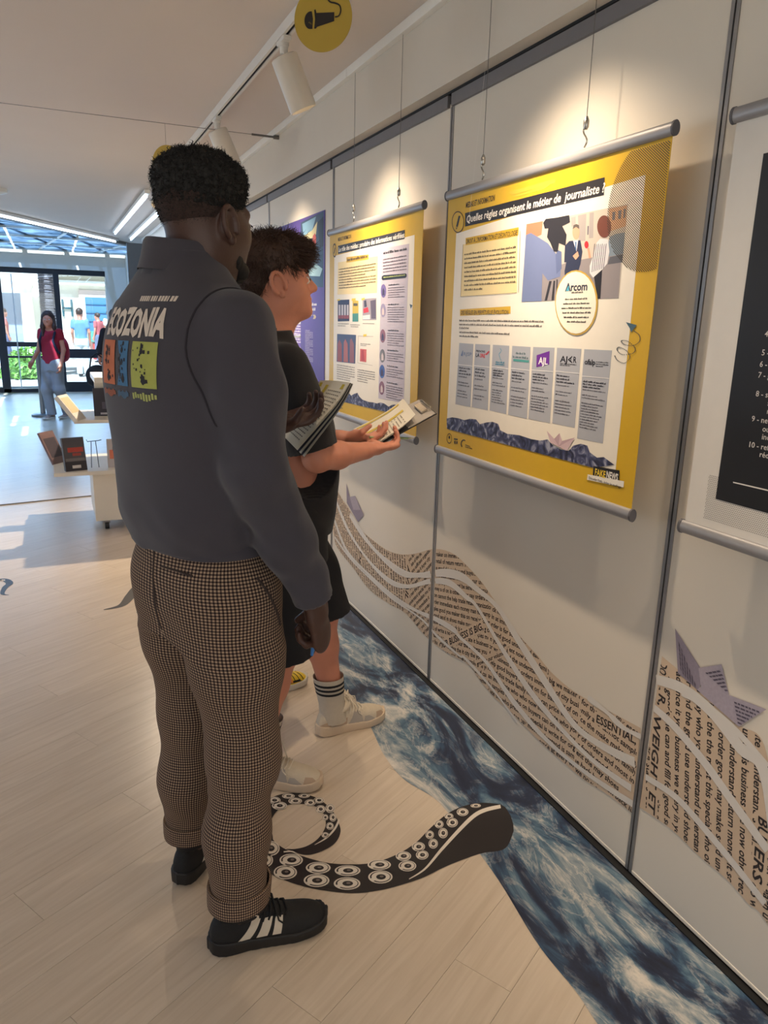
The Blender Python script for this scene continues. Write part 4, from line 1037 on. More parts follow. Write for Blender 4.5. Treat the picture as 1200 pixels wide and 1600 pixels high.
# floor socket box
fx, fy = floor_pt(236, 962)
t = thing('floor_socket', 'square grey floor socket box set in the planks', 'floor socket', (fx + .03, fy, 0), math.radians(8))
MB().box(-.085, .085, -.085, .085, 0, .004).build('frame', M_alu, t, bevel=.001)
MB().box(-.06, .06, -.06, .06, .004, .006).build('lid', mat('socket_lid', (206, 196, 182), .5), t)
MB().box(-.03, .02, -.025, .025, .006, .008).build('cable_flap', mat('socket_dark', (60, 56, 54), .5), t)

# ================================================================== TRACK, SPOTS, DISCS, CABLES
TX = 0.915
def beam_profile(d, sigma, spill):
    """lamp intensity falls off around the beam axis like a reflector spot, with a little spill"""
    d.use_nodes = True; n = d.node_tree.nodes; l = d.node_tree.links; em = n['Emission']
    tc = n.new('ShaderNodeTexCoord'); sp = n.new('ShaderNodeSeparateXYZ'); l.new(tc.outputs['Normal'], sp.inputs[0])
    def op(kind, a, b=None):
        m = n.new('ShaderNodeMath'); m.operation = kind; l.new(a, m.inputs[0])
        if b is not None: m.inputs[1].default_value = b
        return m.outputs[0]
    ang = op('ARCCOSINE', op('MINIMUM', op('ABSOLUTE', sp.outputs['Z']), .99999))
    q = op('POWER', op('DIVIDE', ang, math.radians(sigma)), 2.0)
    e = op('ADD', op('EXPONENT', op('MULTIPLY', q, -.5)), spill)
    l.new(e, em.inputs['Strength'])
M_track = mat('track_white', (222, 218, 212), 0.5, 0.02); M_spot = mat('spot_white', (216, 208, 196), 0.45, 0.03)
t = thing('light_track', 'long white ceiling track carrying the picture spotlights', 'light track', (TX, 3.2, 2.56))
MB().box(-.018, -.007, -5.5, 3.8, 0, .0125).box(.007, .018, -5.5, 3.8, 0, .0125).box(-.018, .018, -5.5, 3.8, .0125, .0395).build('profile', M_track, t)
MB().box(-.0068, .0068, -5.5, 3.8, .006, .0122).build('slot', M_black, t)
LBL = {1.83: 'white cylinder spotlight above the journalist rules poster', 3.10: 'white cylinder spotlight beside the microphone disc', 4.38: 'white cylinder spotlight next to the tensioned ceiling cable', 0.58: 'white cylinder spotlight above the black text poster', 5.65: 'white cylinder spotlight past the tensioned cable, near the fluorescent tubes'}
LBL[6.35] = 'white cylinder spotlight at the track end, turned to the book tower'
for y in (0.58, 1.83, 3.10, 4.38, 5.65, 6.35):
    t = thing('track_spotlight', LBL[y], 'spotlight', (TX, y, 2.56), 0, 'picture spotlights')
    MB().box(-.016, .016, -.05, .05, -.016, .0).build('adapter', M_track, t, bevel=.003)
    MB().lathe([(.016, -.055), (.016, -.03), (.02, -.028), (.02, -.016)], n=14).box(-.006, .006, -.022, .022, -.085, -.05).build('neck', M_track, t, True)
    ax = Vector((.40, -0.02, -.92)).normalized() if y < 6 else Vector((-.42, -.40, -.81)).normalized(); c0 = Vector((.0, 0, -.062)); c1 = c0 + ax * .195
    e1 = ax.cross(Vector((0, 1, 0))).normalized(); e2 = ax.cross(e1)
    rg = []
    for s_, r in ((0, .048), (.004, .053), (.19, .054), (.195, .052), (.195, .046), (.14, .042)):
        rg.append([c0 + ax * s_ + r * (math.cos(6.2832 * k / 28) * e1 + math.sin(6.2832 * k / 28) * e2) for k in range(28)])
    hd = MB().loft(rg).build('head', M_spot, t, True)
    ln = c0 + ax * .142
    MB().poly([ln + .04 * (math.cos(6.2832 * k / 20) * e1 + math.sin(6.2832 * k / 20) * e2) for k in range(20)]).build('lens', mat('spot_lens', (255, 236, 200), .3, emit=((255, 226, 180), 2.0)), hd)
    lp = c0 + ax * .205
    lo_ = add_light('spot_beam', 'SPOT', lp, SPOT_W * (1.0 if y < 6 else 3.0), SPOT_COL, aim=lp + (Vector((.34, 0, -.94)) if y < 6 else ax), parent=t, spot_size=math.radians(112), spot_blend=.5, shadow_soft_size=.018)
    beam_profile(lo_.data, 19.0 if y < 6 else 24.0, .030 if y < 6 else .0)


def disc_sign(label, c, r, nrm, top, mic, grp):
    t = thing('disc_sign', label, 'sign', c, 0, grp)
    n = Vector(nrm).normalized(); u = Vector((0, 0, 1)).cross(n).normalized(); w = Vector((0, 0, 1))
    def pt(a, b, d): return u * a + w * b + n * d
    rg = [[pt(r * math.cos(6.2832 * k / 56), r * math.sin(6.2832 * k / 56), d) for k in range(56)] for d in (-.002, .002)]
    MB().loft(rg).build('disc', mat('disc_ochre', (176, 148, 56), .5, .03), t)
    MB().tube([(0, 0, r - .004), (0, 0, top - c[2])], .0008, 5).build('hanging_wire', M_wire, t)
    if mic:
        K = mat('disc_black', (30, 24, 24), .5)
        for side in (1, -1):
            q = lambda l: [pt(a * r * side, b * r, .0028 * side) for a, b in l]
            MB().poly(q([(-.43 + .26 * math.cos(a) * (.82), -.04 + .26 * math.sin(a)) for a in np.linspace(math.pi * .5, math.pi * 1.5, 16)] + [(-.36, -.30), (-.34, .0), (-.38, .22)])).build('icon_head', K, t)
            MB().poly(q([(-.30, .25), (-.25, .27), (-.22, .16), (.40, .14), (.40, -.12), (-.20, -.25), (-.24, -.30), (-.30, -.29), (-.27, -.02)])).build('icon_body', K, t)
            cb = catmull([(.42, 0), (.55, .02), (.62, .16), (.58, .32), (.42, .40), (.26, .44), (.16, .56), (.16, .72)], 40); mb = MB()
            for i in range(39):
                d = cb[i + 1] - cb[i]; d /= np.linalg.norm(d); nn = np.array((-d[1], d[0])) * .025
                mb.poly(q([tuple(cb[i] + nn), tuple(cb[i + 1] + nn), tuple(cb[i + 1] - nn), tuple(cb[i] - nn)]))
            mb.build('icon_cable', K, t)
            MB().poly(q([(-.50, -.12), (-.46, -.13), (-.38, -.19), (-.37, -.15), (-.44, -.09), (-.49, -.08)])).build('icon_glint', mat('disc_ochre', (176, 148, 56)), t)
disc_sign('round ochre disc with black microphone icon hung below the ceiling', (0.832, 2.4, 2.395), .092, (-.62, -.78, 0), CEIL, True, None)
disc_sign('small plain ochre disc hanging on the tensioned cable', (0.672, 4.6, 2.352), .088, (-.62, -.78, 0), 2.548, False, None)

t = thing('ceiling_cable', 'thin steel cable stretched across the room below the ceiling', 'cable', (0, 4.6, 2.55))
MB().tube([(-4.6, 0.03, 0), (1.20, 0, 0)], .0016, 5).build('cable', M_wire, t)
MB().tube([(1.16, 0, 0), (1.30, 0, 0)], .006, 8).tube([(1.29, 0, 0), (1.322, 0, 0)], .011, 8).build('turnbuckle', M_wire, t, True)

t = thing('smoke_detector', 'flat round white fitting on the ceiling near the side windows', 'detector', (-.33, 7.95, CEIL))
MB().lathe([(.05, -.04), (.075, -.03), (.075, 0)], n=20).build('housing', M_white, t, True); MB().lathe([(.03, -.046), (.05, -.04)], n=20).build('cover', M_white, t, True)

M_tube = mat('tube_glow', (235, 244, 255), .4, emit=((214, 232, 255), 9.0))
def batten(label, p, q, z):
    p = Vector((*p, z)); q = Vector((*q, z)); t = thing('tube_light', label, 'ceiling light', p, 0, 'fluorescent battens')
    d = q - p; s_ = Vector((-d.y, d.x, 0)).normalized()
    MB().obox(d / 2 + Vector((0, 0, .02)), d / 2, s_ * .022, (0, 0, .016)).build('batten', M_white, t)
    MB().tube([d * .02 - Vector((0, 0, .014)), d * .98 - Vector((0, 0, .014))], .009, 10).build('tube', M_tube, t, True)
batten('long bright tube light running along the ceiling past the spotlights', (.875, 7.2), (.865, 10.7), 2.56)
batten('shorter bright tube light nearest the picture wall', (1.12, 7.9), (1.12, 11.35), 2.56)
batten('bright tube light along the slanted ceiling beam', (-.55, edge_y(-.55) - .22), (.98, edge_y(.98) - .22), 2.56)

# floor cable beyond the book tower
t = thing('floor_cable', 'thin grey cable lying across the floor behind the book tower', 'cable', (0, 6.6, .004))
MB().tube([(-4.0, -.5, 0), (-.483, -.05, 0), (.227, .08, 0), (.6, .12, 0)], .004, 6).build('cable', mat('cable_grey', (120, 116, 112), .6), t)

# ================================================================== BOOK TOWER
t = thing('display_tower', 'white wheeled display tower with staggered shelves of books', 'display stand', (0.19, 5.48, 0))
M_lac = mat('tower_lacquer', (236, 228, 212), 0.42, 0.02)
def tp(n, *b, m=M_lac, par=t, bev=.002): return MB().box(*b).build(n, m, par, bevel=bev)
tp('base', .005, .72, .02, .62, .075, .425)
tp('shelf', -.245, .80, -.03, .70, .425, .452)
tp('column', .24, .72, .12, .55, .452, .785)
tp('shelf', -.09, .76, -.01, .62, .785, .808)
tp('upright', .135, .20, .03, .09, .808, 1.06)
tp('upright', .135, .20, .50, .56, .808, 1.06)
tp('upright', .60, .66, .03, .56, .808, 1.06)
tp('shelf', .06, .72, .0, .58, 1.06, 1.098)
tp('back_rail', .07, .62, .28, .30, .90, 1.06)
for (x, y) in ((.08, .08), (.64, .08), (.08, .56), (.64, .56)):
    w = MB().tube([(x - .014, y, .03), (x + .014, y, .03)], .03, 14).build('caster', mat('caster_black', (40, 40, 42), .5), t, True)
    MB().box(x - .022, x + .022, y - .018, y + .018, .045, .075).build('caster_fork', M_alu, w)

def book(label, c, size, tilt, rz, cover, bits, spine=(226, 220, 208)):
    """standing book: size (width, height, thickness), leaning back by tilt, front towards -y"""
    t = thing('book', label, 'book', c, rz, 'books on the display tower')
    t.rotation_euler = (tilt, 0, rz); w, h, d = size
    MB().box(-w / 2, w / 2, 0, .002, 0, h).box(-w / 2, w / 2, d - .002, d, 0, h).box(-w / 2, -w / 2 + .002, 0, d, 0, h).build('cover', mat('cover_%d_%d_%d' % cover, cover, .35, .12, 25), t)
    MB().box(-w / 2 + .002, w / 2 - .003, .002, d - .002, .003, h - .003).build('pages', mat('pages', spine, .8, .06, 200), t)
    for i, (x0, x1, z0, z1, rgb) in enumerate(bits):
        MB().box(x0 * w, x1 * w, -.0006 - .0003 * i, .0, z0 * h, z1 * h).build('cover_print', mat('cprint_%d_%d_%d' % rgb, rgb, .4, .15, 60), t)
book('thick dark grey book with red lettering standing on the low shelf', (.095, 5.50, .452), (.145, .235, .04), -.22, .25, (86, 84, 88), [(-.5, .5, 0, .28, (52, 50, 56)), (-.3, .42, .56, .70, (186, 72, 60)), (-.1, .3, .45, .53, (170, 76, 66)), (-.18, .22, .08, .17, (214, 210, 206)), (-.45, .45, .30, .38, (120, 116, 116))])
book('light book with orange picture on the low shelf', (.40, 5.56, .452), (.19, .205, .02), -.2, -.05, (196, 186, 182), [(-.42, .05, .30, .62, (226, 128, 92)), (-.30, .0, .58, .74, (90, 84, 92)), (-.1, .3, .74, .86, (226, 222, 220)), (-.1, .4, .06, .14, (232, 228, 222)), (.0, .3, .2, .28, (150, 110, 100))])
book('slim brown book leaning far back at the outer end of the low shelf', (-.005, 5.85, .452), (.15, .25, .015), -.45, .9, (120, 96, 96), [(-.4, .4, .2, .8, (70, 62, 70))])
book('open-edged white book lying steeply on the middle shelf', (.155, 5.52, .808), (.15, .21, .03), -.65, 1.15, (222, 216, 206), [(-.4, .4, .3, .9, (206, 186, 150))])
book('dark book with white print on the middle shelf', (.315, 5.70, .808), (.14, .2, .02), -.15, .0, (58, 54, 64), [(-.2, .3, .05, .12, (200, 196, 200)), (-.1, .35, .25, .5, (96, 92, 106))])
bs = thing('book_easel', 'small clear wire easel standing on the low shelf', 'book stand', (.225, 5.62, .452))
MB().tube([(-.05, 0, .20), (-.045, .0, .185), (.03, .0, .19), (.05, .0, .195)], .003, 6).tube([(-.02, 0, .186), (-.03, -.03, 0)], .003, 6).tube([(.01, 0, .188), (.02, -.03, 0)], .003, 6).build('easel', M_wire, bs)
sp = thing('stanchion', 'slim grey barrier post on a round base by the walking woman', 'barrier post', (-.20, 12.6, 0))
MB().lathe([(.17, 0), (.17, .02), (.14, .035)], n=24).build('base', M_alu, sp, True)
MB().lathe([(.038, .03), (.038, .93), (.045, .94), (.045, .985), (.03, 1.0)], n=16).build('post', M_alu, sp, True)

# ================================================================== FIGURES: smooth implicit solids turned into one surface
class Vox:
    def __init__(s, lo, hi, h):
        s.h = h; s.ax = [np.arange(lo[i], hi[i] + h, h, dtype=np.float32) for i in range(3)]
        s.d = np.full([len(a) for a in s.ax], 0.3, np.float32)
    def reg(s, lo, hi):
        sl = []
        for i in range(3):
            a = int(np.searchsorted(s.ax[i], lo[i])); b = int(np.searchsorted(s.ax[i], hi[i], 'right'))
            if b <= a: return None
            sl.append(slice(a, b))
        return tuple(sl), s.ax[0][sl[0]][:, None, None], s.ax[1][sl[1]][None, :, None], s.ax[2][sl[2]][None, None, :]
    def put(s, lo, hi, fn, k=0.01, op='u'):
        m = k + 0.02
        r = s.reg([v - m for v in lo], [v + m for v in hi])
        if r is None: return
        sl, x, y, z = r
        v = fn(x, y, z).astype(np.float32); a = s.d[sl]
        if op == 's': v = -v
        h = np.maximum(k - np.abs(a - v), 0) / max(k, 1e-6)
        if op == 'u': s.d[sl] = np.minimum(a, v) - h * h * k * .25
        else: s.d[sl] = np.maximum(a, v) + h * h * k * .25
    def cone(s, a, b, ra, rb, k=0.02, sq=None, op='u'):
        """tapered limb from a to b; sq=(direction, factor) flattens it along a direction"""
        a = np.array(a, np.float32); b = np.array(b, np.float32); ba = b - a; L2 = float(ba @ ba) + 1e-9
        R = max(ra, rb)
        def fn(x, y, z):
            px, py, pz = x - a[0], y - a[1], z - a[2]
            t = np.clip((px * ba[0] + py * ba[1] + pz * ba[2]) / L2, 0, 1)
            qx, qy, qz = px - t * ba[0], py - t * ba[1], pz - t * ba[2]
            if sq is None: return np.sqrt(qx * qx + qy * qy + qz * qz) - (ra + (rb - ra) * t)
            n = np.array(sq[0], np.float32); n = n / np.linalg.norm(n)
            c = qx * n[0] + qy * n[1] + qz * n[2]; f = sq[1] - 1
            qx = qx + n[0] * c * f; qy = qy + n[1] * c * f; qz = qz + n[2] * c * f
            return (np.sqrt(qx * qx + qy * qy + qz * qz) - (ra + (rb - ra) * t)) / (1 + .45 * (sq[1] - 1))
        lo = np.minimum(a, b) - R; hi = np.maximum(a, b) + R
        s.put(lo, hi, fn, k, op)
    def chain(s, pts, rs, k=0.02, sq=None):
        for i in range(len(pts) - 1): s.cone(pts[i], pts[i + 1], rs[i], rs[i + 1], k, sq)
    def ell(s, c, r, k=0.02, M=None, op='u'):
        c = np.array(c, np.float32); r = np.array(r, np.float32); R = float(r.max())
        def fn(x, y, z):
            p = [x - c[0], y - c[1], z - c[2]]
            if M is not None: p = [M[0][i] * p[0] + M[1][i] * p[1] + M[2][i] * p[2] for i in range(3)]
            k0 = np.sqrt((p[0] / r[0]) ** 2 + (p[1] / r[1]) ** 2 + (p[2] / r[2]) ** 2)
            k1 = np.sqrt((p[0] / r[0] ** 2) ** 2 + (p[1] / r[1] ** 2) ** 2 + (p[2] / r[2] ** 2) ** 2) + 1e-6
            return k0 * (k0 - 1) / k1
        s.put(c - R, c + R, fn, k, op)
    def profile(s, rows, k=0.03, n=2.3, op='u'):
        """torso-like stack; rows: (z, half width, front depth, back depth, centre x, centre y)"""
        rows = np.array(rows, np.float32); zs = rows[:, 0]
        zz = np.linspace(zs[0], zs[-1], 60); cr = np.stack([np.interp(zz, zs, rows[:, i]) for i in range(6)], 1)
        for i in range(1, 6):       # soften the profile
            q = np.convolve(np.pad(cr[:, i], 3, mode='edge'), np.ones(7) / 7, 'valid'); cr[:, i] = q
        W = float(rows[:, 1].max()); D = float(rows[:, 2:4].max()); X = rows[:, 4]; Y = rows[:, 5]
        def fn(x, y, z):
            g = [np.interp(z.ravel(), zz, cr[:, i]).astype(np.float32)[None, None, :] for i in range(1, 6)]
            dx = x - g[3]; dy = y - g[4]
            b = np.where(dx > 0, g[1], g[2])
            q = (np.abs(dy / g[0]) ** n + np.abs(dx / b) ** n) ** (1 / n)
            d = (q - 1) * np.minimum(g[0], np.minimum(g[1], g[2])) * 0.9
            return np.maximum(d, np.maximum(zs[0] - z, z - zs[-1]))
        s.put((X.min() - D, Y.min() - W, zs[0]), (X.max() + D, Y.max() + W, zs[-1]), fn, k, op)
    def cut(s, p, n):
        """keep the side the normal points away from"""
        n = np.array(n, np.float32); n /= np.linalg.norm(n)
        x, y, z = s.ax[0][:, None, None], s.ax[1][None, :, None], s.ax[2][None, None, :]
        s.d = np.maximum(s.d, (x - p[0]) * n[0] + (y - p[1]) * n[1] + (z - p[2]) * n[2]).astype(np.float32)
    def cut_ball(s, c, r, p, n):
        """plane cut acting only near c"""
        n = np.array(n, np.float32); n /= np.linalg.norm(n)
        g = s.reg([v - r for v in c], [v + r for v in c])
        if g is None: return
        sl, x, y, z = g
        pl = (x - p[0]) * n[0] + (y - p[1]) * n[1] + (z - p[2]) * n[2]
        ball = np.sqrt((x - c[0]) ** 2 + (y - c[1]) ** 2 + (z - c[2]) ** 2) - r * .98
        s.d[sl] = np.where(ball < 0, np.maximum(s.d[sl], pl), s.d[sl])
    def wrinkle(s, fn):
        i = np.nonzero(np.abs(s.d) < .03)
        s.d[i] += fn(s.ax[0][i[0]], s.ax[1][i[1]], s.ax[2][i[2]]).astype(np.float32)
    def mesh(s, smooth=2):
        d = s.d; sg = (d < 0)
        nx, ny, nz = [n - 1 for n in d.shape]
        cnt = np.zeros((nx, ny, nz), np.uint8)
        for i in (0, 1):
            for j in (0, 1):
                for k in (0, 1): cnt += sg[i:i + nx, j:j + ny, k:k + nz]
        act = (cnt > 0) & (cnt < 8)
        I = np.argwhere(act); n = len(I)
        idx = np.full(act.shape, -1, np.int32); idx[I[:, 0], I[:, 1], I[:, 2]] = np.arange(n)
        off = np.array([(i, j, k) for i in (0, 1) for j in (0, 1) for k in (0, 1)])
        cv = np.stack([d[I[:, 0] + o[0], I[:, 1] + o[1], I[:, 2] + o[2]] for o in off], 1)
        acc = np.zeros((n, 3)); w = np.zeros(n)
        for a in range(8):
            for b in range(a + 1, 8):
                if np.abs(off[a] - off[b]).sum() != 1: continue
                m = (cv[:, a] < 0) != (cv[:, b] < 0)
                t = cv[m, a] / (cv[m, a] - cv[m, b])
                acc[m] += off[a] + (off[b] - off[a]) * t[:, None]; w[m] += 1
        P = (I + acc / w[:, None]) * s.h + np.array([a[0] for a in s.ax])
        F = []
        for ax in range(3):
            sh = [slice(None)] * 3; sh2 = [slice(None)] * 3
            sh[ax] = slice(0, -1); sh2[ax] = slice(1, None)
            e = sg[tuple(sh)] != sg[tuple(sh2)]
            E = np.argwhere(e); o1, o2 = [(1, 2), (2, 0), (0, 1)][ax]
            ok = (E[:, o1] > 0) & (E[:, o2] > 0) & (E[:, o1] < d.shape[o1] - 1) & (E[:, o2] < d.shape[o2] - 1); E = E[ok]
            ins = sg[E[:, 0], E[:, 1], E[:, 2]]
            q = []
            for a, b in ((1, 1), (0, 1), (0, 0), (1, 0)):
                c = E.copy(); c[:, o1] -= a; c[:, o2] -= b; q.append(idx[c[:, 0], c[:, 1], c[:, 2]])
            q = np.stack(q, 1); q[~ins] = q[~ins][:, ::-1]; F.append(q)
        F = np.concatenate(F); F = F[(F >= 0).all(1)]
        if smooth:
            ed = np.concatenate([F[:, [0, 1]], F[:, [1, 2]], F[:, [2, 3]], F[:, [3, 0]]])
            deg = np.bincount(ed[:, 0], minlength=n) + np.bincount(ed[:, 1], minlength=n)
            for it in range(smooth * 2):
                av = np.zeros_like(P)
                for c in range(3):
                    av[:, c] = np.bincount(ed[:, 0], P[ed[:, 1], c], n) + np.bincount(ed[:, 1], P[ed[:, 0], c], n)
                av /= np.maximum(deg, 1)[:, None]
                P = P + (av - P) * (.5 if it % 2 == 0 else -.52)
        return P, F
    def build(s, name, m, parent, smooth=2):
        P, F = s.mesh(smooth)
        return np_obj(name, P, F, m, parent)

def np_obj(name, P, F, m, parent=None):
    me = bpy.data.meshes.new(name); nv, nf = len(P), len(F); k = F.shape[1]
    me.vertices.add(nv); me.vertices.foreach_set('co', P.astype(np.float32).ravel())
    me.loops.add(nf * k); me.loops.foreach_set('vertex_index', F.astype(np.int32).ravel())
    me.polygons.add(nf); me.polygons.foreach_set('loop_start', np.arange(nf, dtype=np.int32) * k)
    me.polygons.foreach_set('use_smooth', np.ones(nf, bool))
    me.update(calc_edges=True); me.validate()
    if m is not None: me.materials.append(m)
    o = bpy.data.objects.new(name, me); COL.objects.link(o)
    if parent: o.parent = parent
    return o

def sines(seed, n, f0, f1, dirs=None):
    r = np.random.RandomState(seed); K = r.normal(size=(n, 3)); K /= np.linalg.norm(K, axis=1)[:, None]
    if dirs is not None: K = K * np.array(dirs); K /= np.linalg.norm(K, axis=1)[:, None]
    K *= r.uniform(f0, f1, (n, 1)); ph = r.uniform(0, 6.28, n)
    return lambda x, y, z: sum(np.sin(K[i, 0] * x + K[i, 1] * y + K[i, 2] * z + ph[i]) for i in range(n)) / n

def U3(v): v = np.array(v, float); return v / np.linalg.norm(v)

def rot_zy(yaw, pitch, roll=0.0):
    return np.array(Matrix.Rotation(yaw, 3, 'Z') @ Matrix.Rotation(pitch, 3, 'Y') @ Matrix.Rotation(roll, 3, 'X'))

def head_sdf(v, c, M, sc=1.0, jaw=1.0, neck_to=None, nr=.056):
    """skull, face, nose, lips, brows, eye sockets and ears; face looks along M's x axis"""
    c = np.array(c); W = lambda x, y, z: c + M @ (np.array((x, y, z)) * sc)
    E = lambda p, r, k, op='u': v.ell(W(*p), np.array(r) * sc, k, M, op)
    E((-.012, 0, .036), (.098, .077, .092), .02)
    E((.034, 0, -.028), (.062, .062, .080), .03)
    E((.030, 0, -.072 * jaw), (.060, .054, .048), .03)
    E((.074, 0, -.102 * jaw), (.026, .026, .020), .025)
    for sy in (-1, 1):
        E((.045, .050 * sy, -.030), (.030, .018, .026), .03)          # cheekbone
        E((-.005, .052 * sy, -.062), (.030, .014, .030), .03)          # jaw angle
        v.cone(W(.088, .012 * sy, .018), W(.070, .050 * sy, .016), .010 * sc, .009 * sc, .015)   # brow
        E((.100, .033 * sy, -.006), (.020, .018, .012), .012, 's')   # eye socket
        E((.082, .0325 * sy, -.0065), (.0135, .0145, .0105), .004)
    v.cone(W(.088, 0, .006), W(.112, 0, -.030), .010 * sc, .0125 * sc, .012)
    for sy in (-1, 1): E((.100, .012 * sy, -.036), (.012, .009, .009), .008)
    E((.090, 0, -.0605), (.013, .023, .0065), .006); E((.088, 0, -.0735), (.013, .021, .0075), .006)
    for sy in (-1, 1):                                             # ears: rim, bowl, lobe
        rim = [(-.008 + .021 * math.cos(a) - .006 * math.sin(a), (.084 + .010 * (1 - math.cos(a)) * .5) * sy, -.012 + .032 * math.sin(a)) for a in np.linspace(-.5, math.pi + 1.0, 10)]
        E((-.010, .079 * sy, -.013), (.019, .0075, .030), .006)
        for i in range(9): v.cone(W(*rim[i]), W(*rim[i + 1]), .0058 * sc, .0058 * sc, .0025)
        E((.002, .083 * sy, -.043), (.0085, .0065, .011), .004)
        E((-.005, .093 * sy, -.014), (.010, .011, .016), .002, 's'); E((-.014, .096 * sy, .004), (.008, .010, .011), .002, 's')
        E((.009, .081 * sy, -.016), (.004, .006, .008), .003)
    if neck_to is not None:
        v.cone(W(-.020, 0, -.045), neck_to, nr, nr * 1.12, .035)
        v.cone(W(.020, 0, -.085), np.array(neck_to) + M @ np.array((.02, 0, 0)), nr * .72, nr * .9, .03)

def hand_sdf(v, W, d, n, thumb_side, curl=(.5, .6, .5), spread=.0, thumb=(.5, .6, .35), sc=1.0, curls=None):
    """palm, four unequal jointed fingers and a thumb from the side of the palm; d to the fingertips, n out of the palm"""
    W = np.array(W, float); d = U3(d); n = U3(np.array(n) - d * np.dot(n, d)); s = np.cross(d, n); s = s * (1 if np.dot(s, thumb_side) > 0 else -1)
    v.cone(W - d * .03 * sc, W + d * .02 * sc, .027 * sc, .031 * sc, .02, (n, 1.35))
    v.cone(W + d * .02 * sc, W + d * .078 * sc, .034 * sc, .041 * sc, .015, (n, 2.6))
    v.ell(W + d * .03 * sc + s * .022 * sc + n * .008 * sc, (.022 * sc,) * 3, .015)
    tips = []
    for i, (o, L, r) in enumerate(((.031, .078, .0092), (.0105, .086, .0095), (-.0100, .080, .0090), (-.029, .063, .0080))):
        cu = curls[i] if curls else curl
        p = W + d * (.083 - .004 * abs(i - 1)) * sc + s * o * sc; ang = 0.0
        dd = U3(d + s * (o * 4.0 * spread))
        q = p - d * .02 * sc; rr = r * sc
        for j, fr_ in enumerate((.45, .31, .24)):
            ang += cu[j]
            e = p + (dd * math.cos(ang) + n * math.sin(ang)) * L * fr_ * sc
            v.cone(p if j else q, p, rr * 1.02, rr * 1.02, .004) if j == 0 else None
            v.cone(p, e, rr, rr * .92, .0035); rr *= .92; p = e
        tips.append(p)
    b = W + d * .022 * sc + s * .028 * sc; t = thumb
    m1 = b + U3(d * .75 + s * t[0] * 1.6 + n * t[2]) * .042 * sc
    m2 = m1 + U3(d * .95 + s * (t[0] - t[1]) + n * t[2] * 1.3) * .034 * sc
    v.cone(b - d * .01 * sc, m1, .0150 * sc, .0110 * sc, .012); v.cone(m1, m2, .0108 * sc, .0085 * sc, .004)
    return tips, m2

def skin_mat(name, rgb, lips):
    if name in MATS: return MATS[name]
    m = mat(name, rgb, .5, .10, 14, .12, 260); b = m.node_tree.nodes['Principled BSDF']
    b.inputs['Subsurface Weight'].default_value = .12; b.inputs['Subsurface Radius'].default_value = (.012, .005, .003); b.inputs['Subsurface Scale'].default_value = .6
    return m

